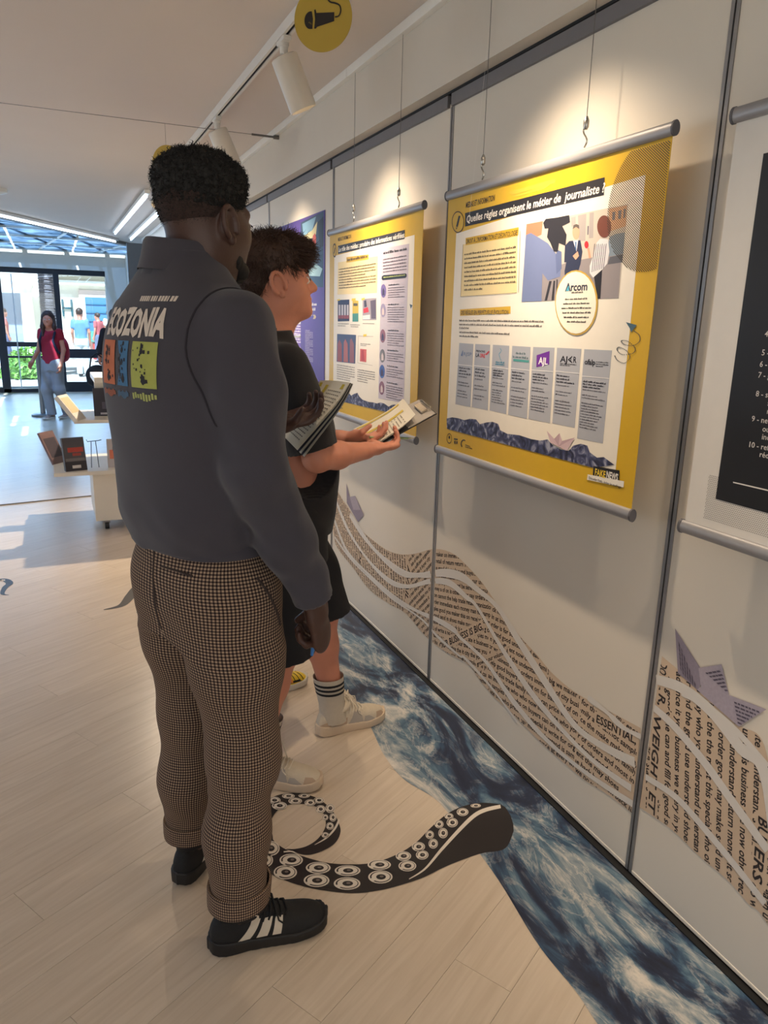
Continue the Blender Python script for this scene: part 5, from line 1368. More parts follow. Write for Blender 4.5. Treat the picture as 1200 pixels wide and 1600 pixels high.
# ------------------------------------------------------------------ footwear
def shoe(parent, name, ank, yaw, L, style, z=0.0):
    """a shoe with sole, upper, padded collar, tongue, stripes or overlays and laces; heel behind the ankle"""
    g = empty(name, (ank[0], ank[1], z), yaw, parent); k = L / .29; x0 = -.25 * L
    qs = np.linspace(0, 1, 60)
    wq = np.interp(qs, [0, .12, .3, .45, .7, .85, 1], [.035, .0355, .0345, .0375, .0465, .0455, .042]) * k * np.maximum(1 - np.abs((qs - .5) / .5) ** 5, 0) ** .42
    hq = np.interp(qs, [0, .10, .20, .34, .45, .58, .72, .86, 1], [.082, .092, .088, .092, .086, .072, .062, .056, .050]) * k * style.get('tall', 1.0) * np.maximum(1 - np.abs((qs - .5) / .5) ** 9, 0) ** .35
    cq_ = np.interp(qs, [0, .3, .7, 1], [0, .003, -.003, -.008]); fat = style.get('fat', 1.0)
    so_ = np.interp(qs, [0, .1, .4, .7, .9, 1], [.036, .036, .030, .027, .029, .034]) * fat
    ri_ = np.interp(qs, [0, .08, .2, .72, .9, 1], [.010, .002, 0, 0, .006, .016])
    res = max(.0032, L / 90)
    I = lambda x, t: np.interp(((x - x0) / L).ravel(), qs, t, left=t[0], right=t[-1]).astype(np.float32)[:, None, None]
    lo, hi = (x0 - .03, -.075, -.012), (x0 + L + .03, .075, .15)
    v = Vox(lo, hi, res); out = lambda x: np.maximum(x0 - x, x - x0 - L)
    def fu(x, y, z_):
        w = np.maximum(I(x, wq), .002); h = np.maximum(I(x, hq) - .02, .004)
        q = (np.abs((y - I(x, cq_)) / w) ** 2.5 + np.abs((z_ - .02) / h) ** 2.5) ** .4
        return np.maximum((q - 1) * np.minimum(w, h), out(x))
    v.put(lo, hi, fu, .004)
    cx = x0 + .285 * L
    ring = [(cx + .049 * k * math.cos(a), .031 * k * math.sin(a), (.094 + .012 * math.cos(a) * (1 if math.cos(a) > 0 else -.9)) * k) for a in np.linspace(0, 2 * math.pi, 17)]
    for i in range(16): v.cone(ring[i], ring[i + 1], .0085 * k, .0085 * k, .012)
    v.cone((cx + .055 * k, 0, .095 * k), (cx + .035 * k, 0, .125 * k), .016 * k, .012 * k, .012, ((1, 0, .5), 2.2))
    v.cut((0, 0, .016), (0, 0, -1))
    up = v.build('upper', style['upper'], g, 3)
    bv = BVHTree.FromPolygons([tuple(w.co) for w in up.data.vertices], [tuple(p.vertices) for p in up.data.polygons])
    v = Vox(lo, hi, res)
    def fs(x, y, z_):
        w = np.maximum(I(x, wq) + .0045, .002); d = np.abs(y - I(x, cq_)) - w * (1 - .10 * np.clip(1 - z_ / .03, 0, 1) ** 2)
        return np.maximum(np.maximum(d, out(x) - .003), np.maximum(z_ - I(x, so_) - I(x, ri_) * .6, I(x, ri_) - z_))
    v.put(lo, hi, fs, .001); v.build('sole', style['sole'], g, 4)
    def surf(q, a, lift):
        o_ = Vector((x0 + q * L, .12 * math.cos(a), .035 + .12 * math.sin(a))); h = bv.ray_cast(o_, (Vector((x0 + q * L, 0, .030)) - o_).normalized())
        return (h[0] + h[1] * lift) if h[0] is not None else Vector((x0 + q * L, .03 * math.cos(a), .03 + .03 * math.sin(a)))
    for (nm, m, q0, q1, q2, q3, a0, a1) in style.get('patches', []):
        for side in (0, 1):
            rows = []
            for i in range(9):
                t = i / 8; a = a0 + (a1 - a0) * t; aa = a if side == 0 else math.pi - a
                lo_q = q0 + (q2 - q0) * t; hi_q = q1 + (q3 - q1) * t
                rows.append([surf(lo_q + (hi_q - lo_q) * j / 6, aa, .0016) for j in range(7)])
            MB().grid(rows).build(nm, m, g, True)
    lc = MB(); rr = .0028 * k
    for i in range(5):
        q = .44 + i * .048
        lc.tube([surf(q - .012, .95, .002)] + [surf(q + .008, a, .004) for a in np.linspace(1.15, math.pi - 1.15, 5)] + [surf(q - .012, math.pi - .95, .002)], rr, 5)
    t0 = surf(.42, 1.57, .008)
    for sgn in (1, -1):
        lc.tube([t0, t0 + Vector((-.006, sgn * .016, .014)) * k, t0 + Vector((.012, sgn * .034, .004)) * k, t0 + Vector((.014, sgn * .026, -.006)) * k, t0 + Vector((.004, sgn * .010, .002)) * k, t0], rr * .8, 5)
        lc.tube([t0, t0 + Vector((.02, sgn * .026, .006)) * k, surf(.56, 1.57 - sgn * .75, .004), surf(.60, 1.57 - sgn * .95, .004)], rr * .8, 5)
    lc.build('laces', style['lace'], g, True)
    return g

def strands(name, m, parent, roots, dirs, length, curl, radius, seed, seg=5, droop=0.0):
    """many tapering hair locks as one mesh"""
    r = np.random.RandomState(seed); n = len(roots)
    V = []; F = []
    P = np.array(roots); D = np.array(dirs)
    side = np.cross(D, r.normal(size=(n, 3))); side /= np.linalg.norm(side, axis=1)[:, None] + 1e-9; sd2 = np.cross(D, side)
    ph = r.uniform(0, 6.28, n); ln = length * r.uniform(.6, 1.25, n); cu = curl * r.uniform(.5, 1.5, n)
    rings = []
    for j in range(seg + 1):
        t = j / seg
        c = P + D * (ln * t)[:, None] + side * (cu * np.sin(ph + t * 4.0) * t)[:, None] + sd2 * (cu * np.cos(ph + t * 4.0) * t)[:, None]
        c[:, 2] -= droop * ln * t * t
        rad = radius * (1 - t * .85)
        rings.append([c + rad * (math.cos(a) * side + math.sin(a) * sd2) for a in (0, 2.094, 4.189)])
    A = np.array(rings)                      # seg+1, 3, n, 3
    P2 = A.transpose(2, 0, 1, 3).reshape(-1, 3); st = (seg + 1) * 3
    f = []
    for j in range(seg):
        for k in range(3):
            k2 = (k + 1) % 3; f.append((j * 3 + k, j * 3 + k2, (j + 1) * 3 + k2, (j + 1) * 3 + k))
    f = np.array(f); F = (f[None] + (np.arange(n) * st)[:, None, None]).reshape(-1, 4)
    o = np_obj(name, P2, F, m, parent); o['kind'] = 'stuff'
    return o

def eyes(parent, c, M, sc, iris, lidc):
    for sy in (-1, 1):
        p = np.array(c) + M @ (np.array((.0858, .0325 * sy, -.0065)) * sc)
        e = MB().ico(p, .0122 * sc, 2).build('eye', mat('eye_white', (214, 206, 200), .2, .02), parent, True)
        d = M @ np.array((1.0, .06 * sy, 0)); q = p + d * .0088 * sc
        MB().ico(q, .0052 * sc, 2).build('iris', iris, e, True)

def face_details(parent, c, M, sc, lipm, browm):
    W = lambda x, y, z: np.array(c) + M @ (np.array((x, y, z)) * sc)
    for sy in (-1, 1):
        pts = [W(.0975 - .0009 * k * k, sy * (.014 + .0085 * k), .0165 + .0018 * k - .0007 * k * k) for k in range(5)]
        MB().tube(pts, [.0022, .0036, .0036, .003, .0014], 6).build('eyebrow', browm, parent, True)
        lid = [W(.0965 - .004 * abs(a - .2) ** 2, sy * (.0325 + .0125 * a), -.0065 + .0055 * (1 - a * a)) for a in np.linspace(-1, 1, 9)]
        MB().tube(lid, .0013, 5).build('eyelid', browm, parent, True)
    mb = MB()
    for z, h, x in ((-.0615, .0045, .1000), (-.0725, .0055, .0985)):
        rows = []
        for j in range(5):
            b = -1 + j / 2; rows.append([W(x + .0035 - .0045 * b * b - .012 * a * a, .019 * a, z + h * b * (1 - .6 * a * a)) for a in np.linspace(-1, 1, 11)])
        mb.grid(rows)
    mb.build('lips', lipm, parent, True)

# ================================================================== THE TALL VISITOR IN THE PRINTED SWEATER
M_skin_d = skin_mat('skin_deep', (72, 47, 39), None)
M_skin_l = skin_mat('skin_light', (202, 134, 108), None)
M_hair_k = mat('hair_black', (16, 13, 13), .8, .3, 90)
M_hair_b = mat('hair_brown', (66, 43, 32), .55, .35, 60)
M_char = mat('sweater_charcoal', (60, 57, 66), .85, .07, 9, .25, 700, sheen=.15)
M_blackcloth = mat('black_cotton', (30, 27, 29), .9, .1, 12, .25, 600, sheen=.1)
M_navy = mat('shorts_black', (22, 21, 25), .85, .1, 12, .2, 500)

def plaid():
    m = bpy.data.materials.new('houndstooth_check'); m.use_nodes = True
    n = m.node_tree.nodes; l = m.node_tree.links; b = n['Principled BSDF']; b.inputs['Roughness'].default_value = .9; b.inputs['Specular IOR Level'].default_value = .2
    at = n.new('ShaderNodeAttribute'); at.attribute_name = 'cloth'
    sp = n.new('ShaderNodeSeparateXYZ'); l.new(at.outputs['Vector'], sp.inputs[0])
    fs = []
    for ax in ('X', 'Y'):
        d = n.new('ShaderNodeMath'); d.operation = 'DIVIDE'; d.inputs[1].default_value = .0072; l.new(sp.outputs[ax], d.inputs[0])
        f = n.new('ShaderNodeMath'); f.operation = 'FRACT'; l.new(d.outputs[0], f.inputs[0])
        g = n.new('ShaderNodeMath'); g.operation = 'LESS_THAN'; g.inputs[1].default_value = .46; l.new(f.outputs[0], g.inputs[0]); fs.append(g)
    a = n.new('ShaderNodeMath'); a.operation = 'ADD'; l.new(fs[0].outputs[0], a.inputs[0]); l.new(fs[1].outputs[0], a.inputs[1])
    h = n.new('ShaderNodeMath'); h.operation = 'MULTIPLY'; h.inputs[1].default_value = .5; l.new(a.outputs[0], h.inputs[0])
    r = n.new('ShaderNodeValToRGB'); r.color_ramp.interpolation = 'CONSTANT'; e = r.color_ramp.elements
    e[0].position = 0; e[0].color = lin((168, 143, 118)); e[1].position = .75; e[1].color = lin((28, 21, 23)); x = e.new(.25); x.color = lin((88, 71, 64))
    l.new(h.outputs[0], r.inputs[0]); l.new(r.outputs[0], b.inputs['Base Color'])
    return m

MAN = (0.30, 1.655); MAZ = math.radians(24)
man = thing('person', 'tall visitor in charcoal printed sweater and checked trousers holding papers', 'person', (*MAN, 0), MAZ)
hR, hL = (-.015, -.095, .93), (-.015, .095, .93)
kR, kL = (-.010, -.122, .51), (.022, .138, .51)
aR, aL = (-.05, -.137, .10), (.017, .162, .10)
sR, sL = (-.035, -.182, 1.505), (-.035, .182, 1.505)
eR, eL = (-.048, -.245, 1.21), (.02, .255, 1.22)
wR, wL = (.082, -.258, .925), (.285, .165, 1.222)
HC = (.004, -.020, 1.700); HM = rot_zy(math.radians(5), math.radians(0))
NK = (-.04, 0, 1.56)
v = Vox((-.22, -.36, .02), (.46, .34, 1.86), .0038)
v.profile([(.90, .13, .09, .10, -.02, 0), (1.05, .13, .085, .09, -.02, 0), (1.2, .12, .08, .085, -.02, 0), (1.40, .15, .085, .10, -.025, 0), (1.50, .12, .06, .08, -.03, 0), (1.57, .055, .05, .055, -.025, 0)], .03)
head_sdf(v, HC, HM, .97, 1.0, NK, .057)
for s_, e_, w_ in ((sR, eR, wR), (sL, eL, wL)): v.chain([s_, e_, w_], [.045, .036, .027], .02)
for h_, k_, a_ in ((hR, kR, aR), (hL, kL, aL)):
    v.chain([h_, k_, np.array(a_) + (0, 0, .04), (a_[0] + .004, a_[1], .04)], [.075, .05, .036, .022], .02)
dR = U3((.30, .04, -.95)); hand_sdf(v, np.array(wR) + np.array((.012, .003, -.035)), dR, (-.35, .75, -.1), (.6, .3, 0), curls=[(.75, 1.25, .8), (.95, 1.3, .8), (1.1, 1.3, .8), (1.15, 1.3, .8)], thumb=(.10, .35, 1.1), sc=1.05)
hand_sdf(v, np.array(wL) + np.array((.04, -.012, .012)), (.86, -.45, .22), (-.1, -.35, .9), (.3, -.6, .2), curl=(.45, .65, .45), thumb=(.5, .5, .9), sc=1.02)
body = v.build('body', M_skin_d, man, 2)
eyes(man, HC, HM, .97, mat('iris_dark', (34, 22, 18), .2), None)

face_details(man, HC, HM, .97, mat('lip_deep', (96, 58, 52), .45), M_hair_k)
# hair: cropped sides, taller curly top
v = Vox((-.17, -.13, 1.60), (.16, .13, 1.88), .0034)
Wm = lambda x, y, z: np.array(HC) + HM @ (np.array((x, y, z)) * .97)
v.ell(Wm(-.011, 0, .040), (.0972, .0775, .090), .02, HM)
v.ell(Wm(-.008, 0, .084), (.098, .078, .046), .03, HM)
nz = sines(7, 14, 380, 800); nz2 = sines(8, 8, 150, 300)
v.wrinkle(lambda x, y, z: .0060 * nz(x, y, z) + .0035 * nz2(x, y, z))
v.cut(Wm(.080, 0, .05), HM @ np.array((.94, 0, -.34)))
v.cut(Wm(.0, 0, .014), HM @ np.array((-.10, 0, -.99)))
hb = v.build('hair', M_hair_k, man, 1)
P = np.empty(len(hb.data.vertices) * 3, np.float32); hb.data.vertices.foreach_get('co', P); P = P.reshape(-1, 3)
Nn = np.empty(len(P) * 3, np.float32); hb.data.vertices.foreach_get('normal', Nn); Nn = Nn.reshape(-1, 3)
rs = np.random.RandomState(2); sel = rs.choice(len(P), 6000, replace=True)
ok = Nn[sel][:, 2] > -.6
strands('hair_curls', M_hair_k, man, P[sel][ok], ((Nn[sel] + rs.normal(size=(6000, 3)) * .7)[ok]) * .8, .0042, .0035, .0010, 3, 4)
# faded sides: very short hair thinning down to the nape
v = Vox((-.17, -.13, 1.58), (.16, .13, 1.86), .0034)
v.ell(Wm(-.012, 0, .036), np.array((.0995, .0785, .093)) * .97, .01, HM)
v.cut(Wm(-.05, 0, -.042), HM @ np.array((-.05, 0, -1.0)))
v.cut(Wm(.050, 0, .0), HM @ np.array((.93, 0, -.30)))
fd = v.build('hair_fade', mat('hair_fade_brown', (50, 33, 28), .85, .2, 120, .3, 900), man, 1)
P = np.empty(len(fd.data.vertices) * 3, np.float32); fd.data.vertices.foreach_get('co', P); P = P.reshape(-1, 3)
Nn = np.empty(len(P) * 3, np.float32); fd.data.vertices.foreach_get('normal', Nn); Nn = Nn.reshape(-1, 3)
zr = (P - np.array(HC)) @ HM; low = zr[:, 2] < .045
idx_ = np.nonzero(low & (zr[:, 0] < .06))[0]; sel = rs.choice(idx_, 9000); hgt_ = zr[sel][:, 2]
ok = rs.uniform(size=9000) < np.clip((hgt_ + .05) / .08, .05, 1)
strands('hair_stubble', M_hair_k, man, P[sel][ok], (Nn[sel] * .6 + rs.normal(size=(9000, 3)) * .5)[ok], .0030, .0015, .0006, 8, 2)
# beard along jaw and chin
v = Vox((-.06, -.13, 1.54), (.19, .13, 1.74), .0036)
v.ell(Wm(.076, 0, -.098), (.032, .032, .028), .02, HM)
for sy in (-1, 1): v.chain([Wm(.068, .030 * sy, -.100), Wm(.036, .052 * sy, -.080), Wm(.012, .062 * sy, -.040)], [.020, .012, .006], .012)
v.wrinkle(lambda x, y, z: .004 * nz(x, y, z))
v.build('beard', M_hair_k, man, 1)

# sweater
v = Vox((-.26, -.40, .80), (.40, .36, 1.70), .0052)
v.profile([(1.015, .178, .130, .135, -.015, 0), (1.035, .188, .145, .145, -.015, 0), (1.07, .205, .160, .158, -.017, 0), (1.16, .208, .158, .155, -.02, 0), (1.28, .210, .145, .155, -.028, 0), (1.38, .212, .135, .158, -.034, 0), (1.46, .206, .122, .148, -.036, 0), (1.515, .186, .104, .128, -.036, 0), (1.555, .148, .090, .106, -.036, 0), (1.59, .104, .078, .088, -.036, 0), (1.62, .080, .07, .076, -.036, 0), (1.635, .074, .066, .07, -.036, 0)], .03, 2.35)
for s_, e_, w_, c_ in ((sR, eR, wR, 1), (sL, eL, wL, 1)):
    s_ = np.array(s_); e_ = np.array(e_); w_ = np.array(w_)
    m1 = s_ * .5 + e_ * .5; m2 = e_ * .45 + w_ * .55
    v.chain([s_ + (0, 0, -.012), m1, e_, m2, w_ + U3(w_ - e_) * .012], [.066, .067, .060, .055, .047], .035)
fold = sines(11, 7, 30, 75, (1, 1, .6)); fold2 = sines(12, 6, 60, 130, (.7, .7, 1))
def wr(x, y, z):
    arm = np.clip((np.abs(y) - .16) / .06, 0, 1); low = np.clip((1.20 - z) / .15, 0, 1)
    return .0048 * fold(x, y, z) * (.3 + .9 * arm + .5 * low) + .0022 * fold2(x, y, z) * (arm + low * .6)
v.wrinkle(wr)
v.cut_ball(np.array(wR) + (0, 0, -.03), .09, np.array(wR) + U3(np.array(wR) - np.array(eR)) * .012, U3(np.array(wR) - np.array(eR)))
v.cut_ball(np.array(wL) + (.03, 0, 0), .09, np.array(wL) + U3(np.array(wL) - np.array(eL)) * .010, U3(np.array(wL) - np.array(eL)))
swt = v.build('sweater', M_char, man, 2)
sw_P = np.empty(len(swt.data.vertices) * 3, np.float32); swt.data.vertices.foreach_get('co', sw_P); sw_P = sw_P.reshape(-1, 3)
sw_F = [tuple(p.vertices) for p in swt.data.polygons]
bvh = BVHTree.FromPolygons([tuple(map(float, p)) for p in sw_P], sw_F)
# standing collar, folded over
rg = []
for zz, rr in ((1.575, .094), (1.605, .081), (1.636, .076), (1.647, .079), (1.640, .084), (1.612, .090), (1.586, .099)):
    rg.append([(-.036 + rr * .98 * math.cos(a), rr * .92 * math.sin(a), zz - .038 * max(0, math.cos(a)) + .012 * max(0, -math.cos(a)) + .002 * math.sin(3 * a)) for a in np.linspace(0, 2 * math.pi, 41)[:-1]])
MB().loft(rg, False).build('collar', M_char, swt, True)
# hem band and cuffs
def surf_loop(zv, lift, n=64):
    out = []
    for a in np.linspace(0, 2 * math.pi, n + 1)[:-1]:
        d = Vector((math.cos(a), math.sin(a), 0)); o_ = Vector((-.015, 0, zv)) + d * .5
        h = bvh.ray_cast(o_, -d)
        p = h[0] if h[0] is not None else Vector((-.015, 0, zv)) + d * .15
        if abs(p.y) > .23: p = Vector((-.015, 0, zv)) + d * .19
        out.append(p + d * lift)
    return out
rg = []
for zz, lf in ((1.066, -.002), (1.060, .004), (1.035, .003), (1.012, .001), (1.010, -.006)):
    rg.append([(-.015 + (.188 if math.cos(a) < 0 else .150) * (1 - .18 * (1 - abs(math.sin(a)))) * math.cos(a) * (.80 if math.cos(a) < 0 else .95) + lf * math.cos(a), (.190 + lf) * math.copysign(abs(math.sin(a)) ** .85, math.sin(a)), zz) for a in np.linspace(0, 2 * math.pi, 57)[:-1]])
MB().loft(rg, False).build('hem_band', M_char, swt, True)
# armhole and shoulder seams
def seam_pts(pts, dirv):
    out = []
    for p in pts:
        h = bvh.find_nearest(Vector(p))
        out.append(h[0] + h[1] * .0006)
    return out
for sg in (-1, 1):
    pts = [(-.03 + .10 * math.cos(a) - .02, sg * (.160 + .035 * max(0, -math.sin(a))), 1.44 + .14 * math.sin(a) * (1 if math.sin(a) > 0 else .85)) for a in np.linspace(math.radians(60), math.radians(300), 34)]
    MB().tube(seam_pts(pts, None), .0022, 5).build('seam', mat('seam_dark', (40, 37, 44), .9), swt, True)
# printed logo on the back, wrapped on the cloth
def on_back(y, z, lift=.0016):
    h = bvh.ray_cast(Vector((-.6, y, z)), Vector((1, 0, 0)))
    if h[0] is None: return None
    return h[0] + h[1] * lift if h[1].x < 0 else h[0] - h[1] * lift
def back_grid(name, y0, y1, z0, z1, rgb, lift=.0016, nx=12, nzz=10, edge=None):
    rows = []
    for j in range(nzz + 1):
        z = z0 + (z1 - z0) * j / nzz; r = []
        for i in range(nx + 1):
            f = i / nx
            a, b = y0, y1
            if edge: a, b = edge(j / nzz, y0, y1)
            p = on_back(a + (b - a) * f, z, lift)
            r.append(p if p is not None else Vector((-.15, a + (b - a) * f, z)))
        rows.append(r)
    MB().grid(rows).build(name, mat('cloth_%d_%d_%d' % rgb, rgb, .8, .1, 60), swt, True)
def back_text(name, body, y0, y1, z0, hgt, rgb, bold, lift=.0018, wob=0.0):
    tv, tf = text_mesh(body, bold)
    bm = bmesh.new(); vs = [bm.verts.new((a, b, 0)) for a, b in tv]
    for f in tf:
        try: bm.faces.new([vs[i] for i in f])
        except ValueError: pass
    bmesh.ops.triangulate(bm, faces=bm.faces[:])
    ed = [e for e in bm.edges if e.calc_length() > .18]
    bmesh.ops.subdivide_edges(bm, edges=ed, cuts=1)
    x0 = tv[:, 0].min(); x1 = tv[:, 0].max(); out = []
    for w in bm.verts:
        f = (w.co.x - x0) / (x1 - x0); y = y0 + (y1 - y0) * f; z = z0 + w.co.y * hgt / .72 + wob * math.sin(f * 17)
        p = on_back(y, z, lift); out.append(p if p is not None else Vector((-.15, y, z)))
    fs = [tuple(w.index for w in f.verts) for f in bm.faces]; bm.verts.index_update(); bm.free()
    raw_obj(name, out, fs, mat('cloth_%d_%d_%d' % rgb, rgb, .8, .1, 60), swt)
LW = (214, 200, 186)
ly, ry = .084, -.114
back_text('logo_lettering', 'ECOZONIA', ly, ry, 1.468, .050, LW, .05, wob=.002)
for i in range(14): back_grid('logo_strapline', -.018 - i * .0068, -.018 - i * .0068 - (.0052 if i not in (4, 7, 11) else .003), 1.532, 1.542, LW, .0018, 1, 1)
for (a, b, c) in ((.094, .032, (190, 104, 66)), (.022, -.020, (62, 110, 150)), (-.034, -.104, (166, 170, 84))):
    back_grid('logo_picture', a, b, 1.368, 1.456, c, .0016, 8, 12, edge=(lambda t, p, q: (p, q)) if c[0] != 62 else (lambda t, p, q: (p - .018 * (1 - abs(2 * t - 1)), q)))
    rnd = random.Random(int(c[0]))
    for k in range(26):        # dark figure specks of each picture
        y = a + (b - a) * min(.95, max(.05, rnd.gauss(.38, .14))); z = 1.374 + .074 * rnd.random(); s_ = rnd.uniform(.0015, .0048)
        back_grid('logo_speck', y, y - s_ * 1.3, z, z + s_ * 1.5, (36, 33, 38), .0022, 2, 2)
    for y, z, s_ in ((a + (b - a) * .42, 1.374, .014), (a + (b - a) * .35, 1.432, .010)):
        back_grid('logo_figure', y, y - s_, z, z + s_ * 1.3, (36, 33, 38), .0021, 3, 3, edge=lambda t, p, q: ((p + q) / 2 + (p - q) / 2 * math.sin(math.pi * min(.95, t + .08)), (p + q) / 2 - (p - q) / 2 * math.sin(math.pi * min(.95, t + .08))))
for (a, b, c) in ((.094, .032, (168, 92, 62)), (.022, -.020, (74, 106, 136)), (-.034, -.104, (166, 170, 100))):
    n_ = 9; w_ = (b - a) / n_
    for i in range(n_): back_grid('logo_caption', a + w_ * i, a + w_ * (i + .72), 1.345 + .003 * math.sin(i), 1.357 + .002 * math.sin(i * 2), c, .0018, 1, 1)

# checked trousers with turn-ups
v = Vox((-.24, -.28, .09), (.26, .30, 1.08), .0052)
v.profile([(.80, .160, .112, .118, -.012, 0), (.88, .170, .125, .135, -.012, 0), (.95, .170, .128, .136, -.013, 0), (1.02, .164, .122, .128, -.014, 0), (1.06, .162, .118, .124, -.015, 0)], .04, 2.3)
for h_, k_, a_ in ((hR, kR, aR), (hL, kL, aL)):
    h_, k_, a_ = map(np.array, (h_, k_, a_))
    v.chain([h_ + (0, 0, -.02), h_ * .55 + k_ * .45, k_, k_ * .5 + a_ * .5 + (-.012, 0, 0), a_ + (.004, 0, .035)], [.110, .101, .079, .071, .067], .05)
v.cone((-.03, 0, .80), (-.01, 0, .62), .004, .004, .02, op='s')
f1 = sines(21, 8, 25, 60, (.6, .6, 1)); f2 = sines(22, 6, 70, 120, (.5, .5, 1))
def wr2(x, y, z):
    kn = np.exp(-((z - .47) / .13) ** 2) + np.exp(-((z - .22) / .10) ** 2) * .9 + np.exp(-((z - .82) / .06) ** 2) * .7
    return .0034 * f1(x, y, z) * (.3 + kn) + .0018 * f2(x, y, z) * kn
v.wrinkle(wr2)
v.cut((0, 0, .135), (0, 0, -1))
M_plaid = plaid()
def cloth_attr(o):
    n = len(o.data.vertices); p = np.empty(n * 3, np.float32); o.data.vertices.foreach_get('co', p); p = p.reshape(-1, 3)
    right = p[:, 1] < 0; z = p[:, 2]; u = np.zeros(n)
    for msk, h_, k_, a_, sg in ((right, hR, kR, aR, -1), (~right, hL, kL, aL, 1)):
        J = np.array([a_, k_, h_]); cx = np.interp(z, J[:, 2], J[:, 0]); cy = np.interp(z, J[:, 2], J[:, 1])
        an = np.arctan2(p[:, 0] - cx, sg * (p[:, 1] - cy)); u[msk] = (an * .098)[msk] + (.002 * np.sin(z * 40))[msk]
    a = o.data.attributes.new('cloth', 'FLOAT_VECTOR', 'POINT')
    a.data.foreach_set('vector', np.stack([u, z + .02 * p[:, 0], 0 * z], 1).astype(np.float32).ravel())
tr = v.build('trousers', M_plaid, man, 2); cloth_attr(tr)
for a_, k_ in ((aR, kR), (aL, kL)):
    a_ = np.array(a_); rg = []
    for zz, rr in ((.178, .071), (.180, .0765), (.175, .0775), (.140, .0765), (.130, .0755), (.129, .068), (.135, .064)):
        f = (zz - .10) / .41; c_ = a_ + (np.array(k_) - a_) * f + (.002, 0, 0)
        rg.append([(c_[0] + rr * 1.03 * math.cos(q), c_[1] + rr * .97 * math.sin(q), zz) for q in np.linspace(0, 2 * math.pi, 41)[:-1]])
    cf = MB().loft(rg, False).build('turn_up', M_plaid, tr, True); cloth_attr(cf)
# back pocket welt and side pocket
mb = MB()
tb = BVHTree.FromPolygons([tuple(w.co) for w in tr.data.vertices], [tuple(p.vertices) for p in tr.data.polygons])
def on_tr(p, l=.002):
    h = tb.find_nearest(Vector(p)); return h[0] + h[1] * l
MB().tube([on_tr((-.3, 0, z_), .0005) for z_ in np.linspace(1.03, .80, 14)], .0022, 5).build('back_seam', mat('welt_dark', (58, 46, 42), .9), tr, True)
pk = [on_tr((-.16, -.035 - .10 * t, .985 + .004 * t)) for t in np.linspace(0, 1, 10)]
mb.tube(pk, .0022, 5); mb.build('pocket_welt', mat('welt_dark', (58, 46, 42), .9), tr, True)
MB().tube([on_tr((-.02 + .07 * t, -.2, .97 - .13 * t), .001) for t in np.linspace(0, 1, 9)], .003, 5).build('pocket_edge', MATS['welt_dark'], tr, True)

M_shblk = mat('shoe_black', (20, 19, 20), .75, .15, 60, .3, 500); M_sholeb = mat('sole_black', (24, 23, 24), .6, .1); M_shw = mat('shoe_stripe', (206, 194, 176), .6, .05)
st_man = dict(fat=1.15, tall=1.12, upper=M_shblk, sole=M_sholeb, lace=mat('lace_black', (14, 14, 15), .8), patches=[('stripe', M_shw, .22, .32, .345, .415, .18, 1.08), ('stripe', M_shw, .37, .46, .44, .515, .16, 1.05), ('stripe', M_shw, .50, .57, .535, .60, .14, 1.0)])
shoe(man, 'shoe', aR, math.radians(-26), .300, st_man); shoe(man, 'shoe', aL, math.radians(23), .300, st_man)
pt_ = np.array(wR) + np.array((.045, .045, -.135))
pen = thing('pen', 'short blue pen held in the tall visitor\'s lowered hand', 'pen', tuple(np.array((*MAN, 0)) + np.array(Matrix.Rotation(MAZ, 3, 'Z')) @ pt_), MAZ)
MB().tube([(.004, -.006, .03), (.0, -.002, -.028)], .0045, 8).build('barrel', mat('pen_dark', (30, 34, 60), .3), pen, True)
MB().tube([(.0, -.002, -.024), (-.002, 0, -.045)], [.005, .0035], 8).build('cap', mat('pen_blue', (60, 120, 190), .3), pen, True)

# papers in his other hand
M_paper = mat('paper_white', (226, 218, 200), .6, .03, 20); M_paper2 = mat('paper_dark_cover', (52, 50, 62), .5, .05)
def w3(px, py, y): x, z = y_pt(px, py, y); return Vector((x, y, z))
A, B, C_, D = w3(551, 603, 1.90), w3(505, 600, 2.06), w3(430, 668, 2.06), w3(462, 701, 1.90)
ctr = (A + B + C_ + D) / 4; nrm = (A - D).cross(B - A).normalized()
if nrm.z < 0: nrm = -nrm
pp = thing('paper_stack', 'sheaf of printed pages with yellow margins in the tall visitor\'s hand', 'papers', tuple(ctr))
def pq(u, w, l):           # u: along from hand to tip, w: from near to far edge
    near = D + (A - D) * u; far = C_ + (B - C_) * u
    return near + (far - near) * w + nrm * (l + .022 * max(0, u - .6) ** 2 * 4 + .004 * math.sin(w * 3)) - ctr
for k in range(6):
    o_ = -.0022 * k; rows = [[pq(i / 10 + (.010 * k if i else 0) * .3, j / 4 - .004 * k, o_ - .0045 * k * (1 - i / 10)) for j in range(5)] for i in range(11)]
    MB().grid(rows).build('sheet', M_paper2 if k in (2, 4) else M_paper, pp)
for (u0, u1, a, b, c) in [(.05, .93, .56, .66, (200, 180, 70)), (.90, .965, .08, .92, (200, 180, 70))]:
    MB().grid([[pq(u0 + (u1 - u0) * i / 8, a + (b - a) * j, .001) for j in (0, 1)] for i in range(9)]).build('margin_print', pm_(c), pp)
mb = MB()
for k in range(16):
    u = .10 + k * .05
    for a in np.arange(.08, .5, .06): mb.poly([pq(u, a, .0012), pq(u, a + .045, .0012), pq(u + .013, a + .045, .0012), pq(u + .013, a, .0012)])
mb.build('small_print', pm_((120, 112, 104)), pp)

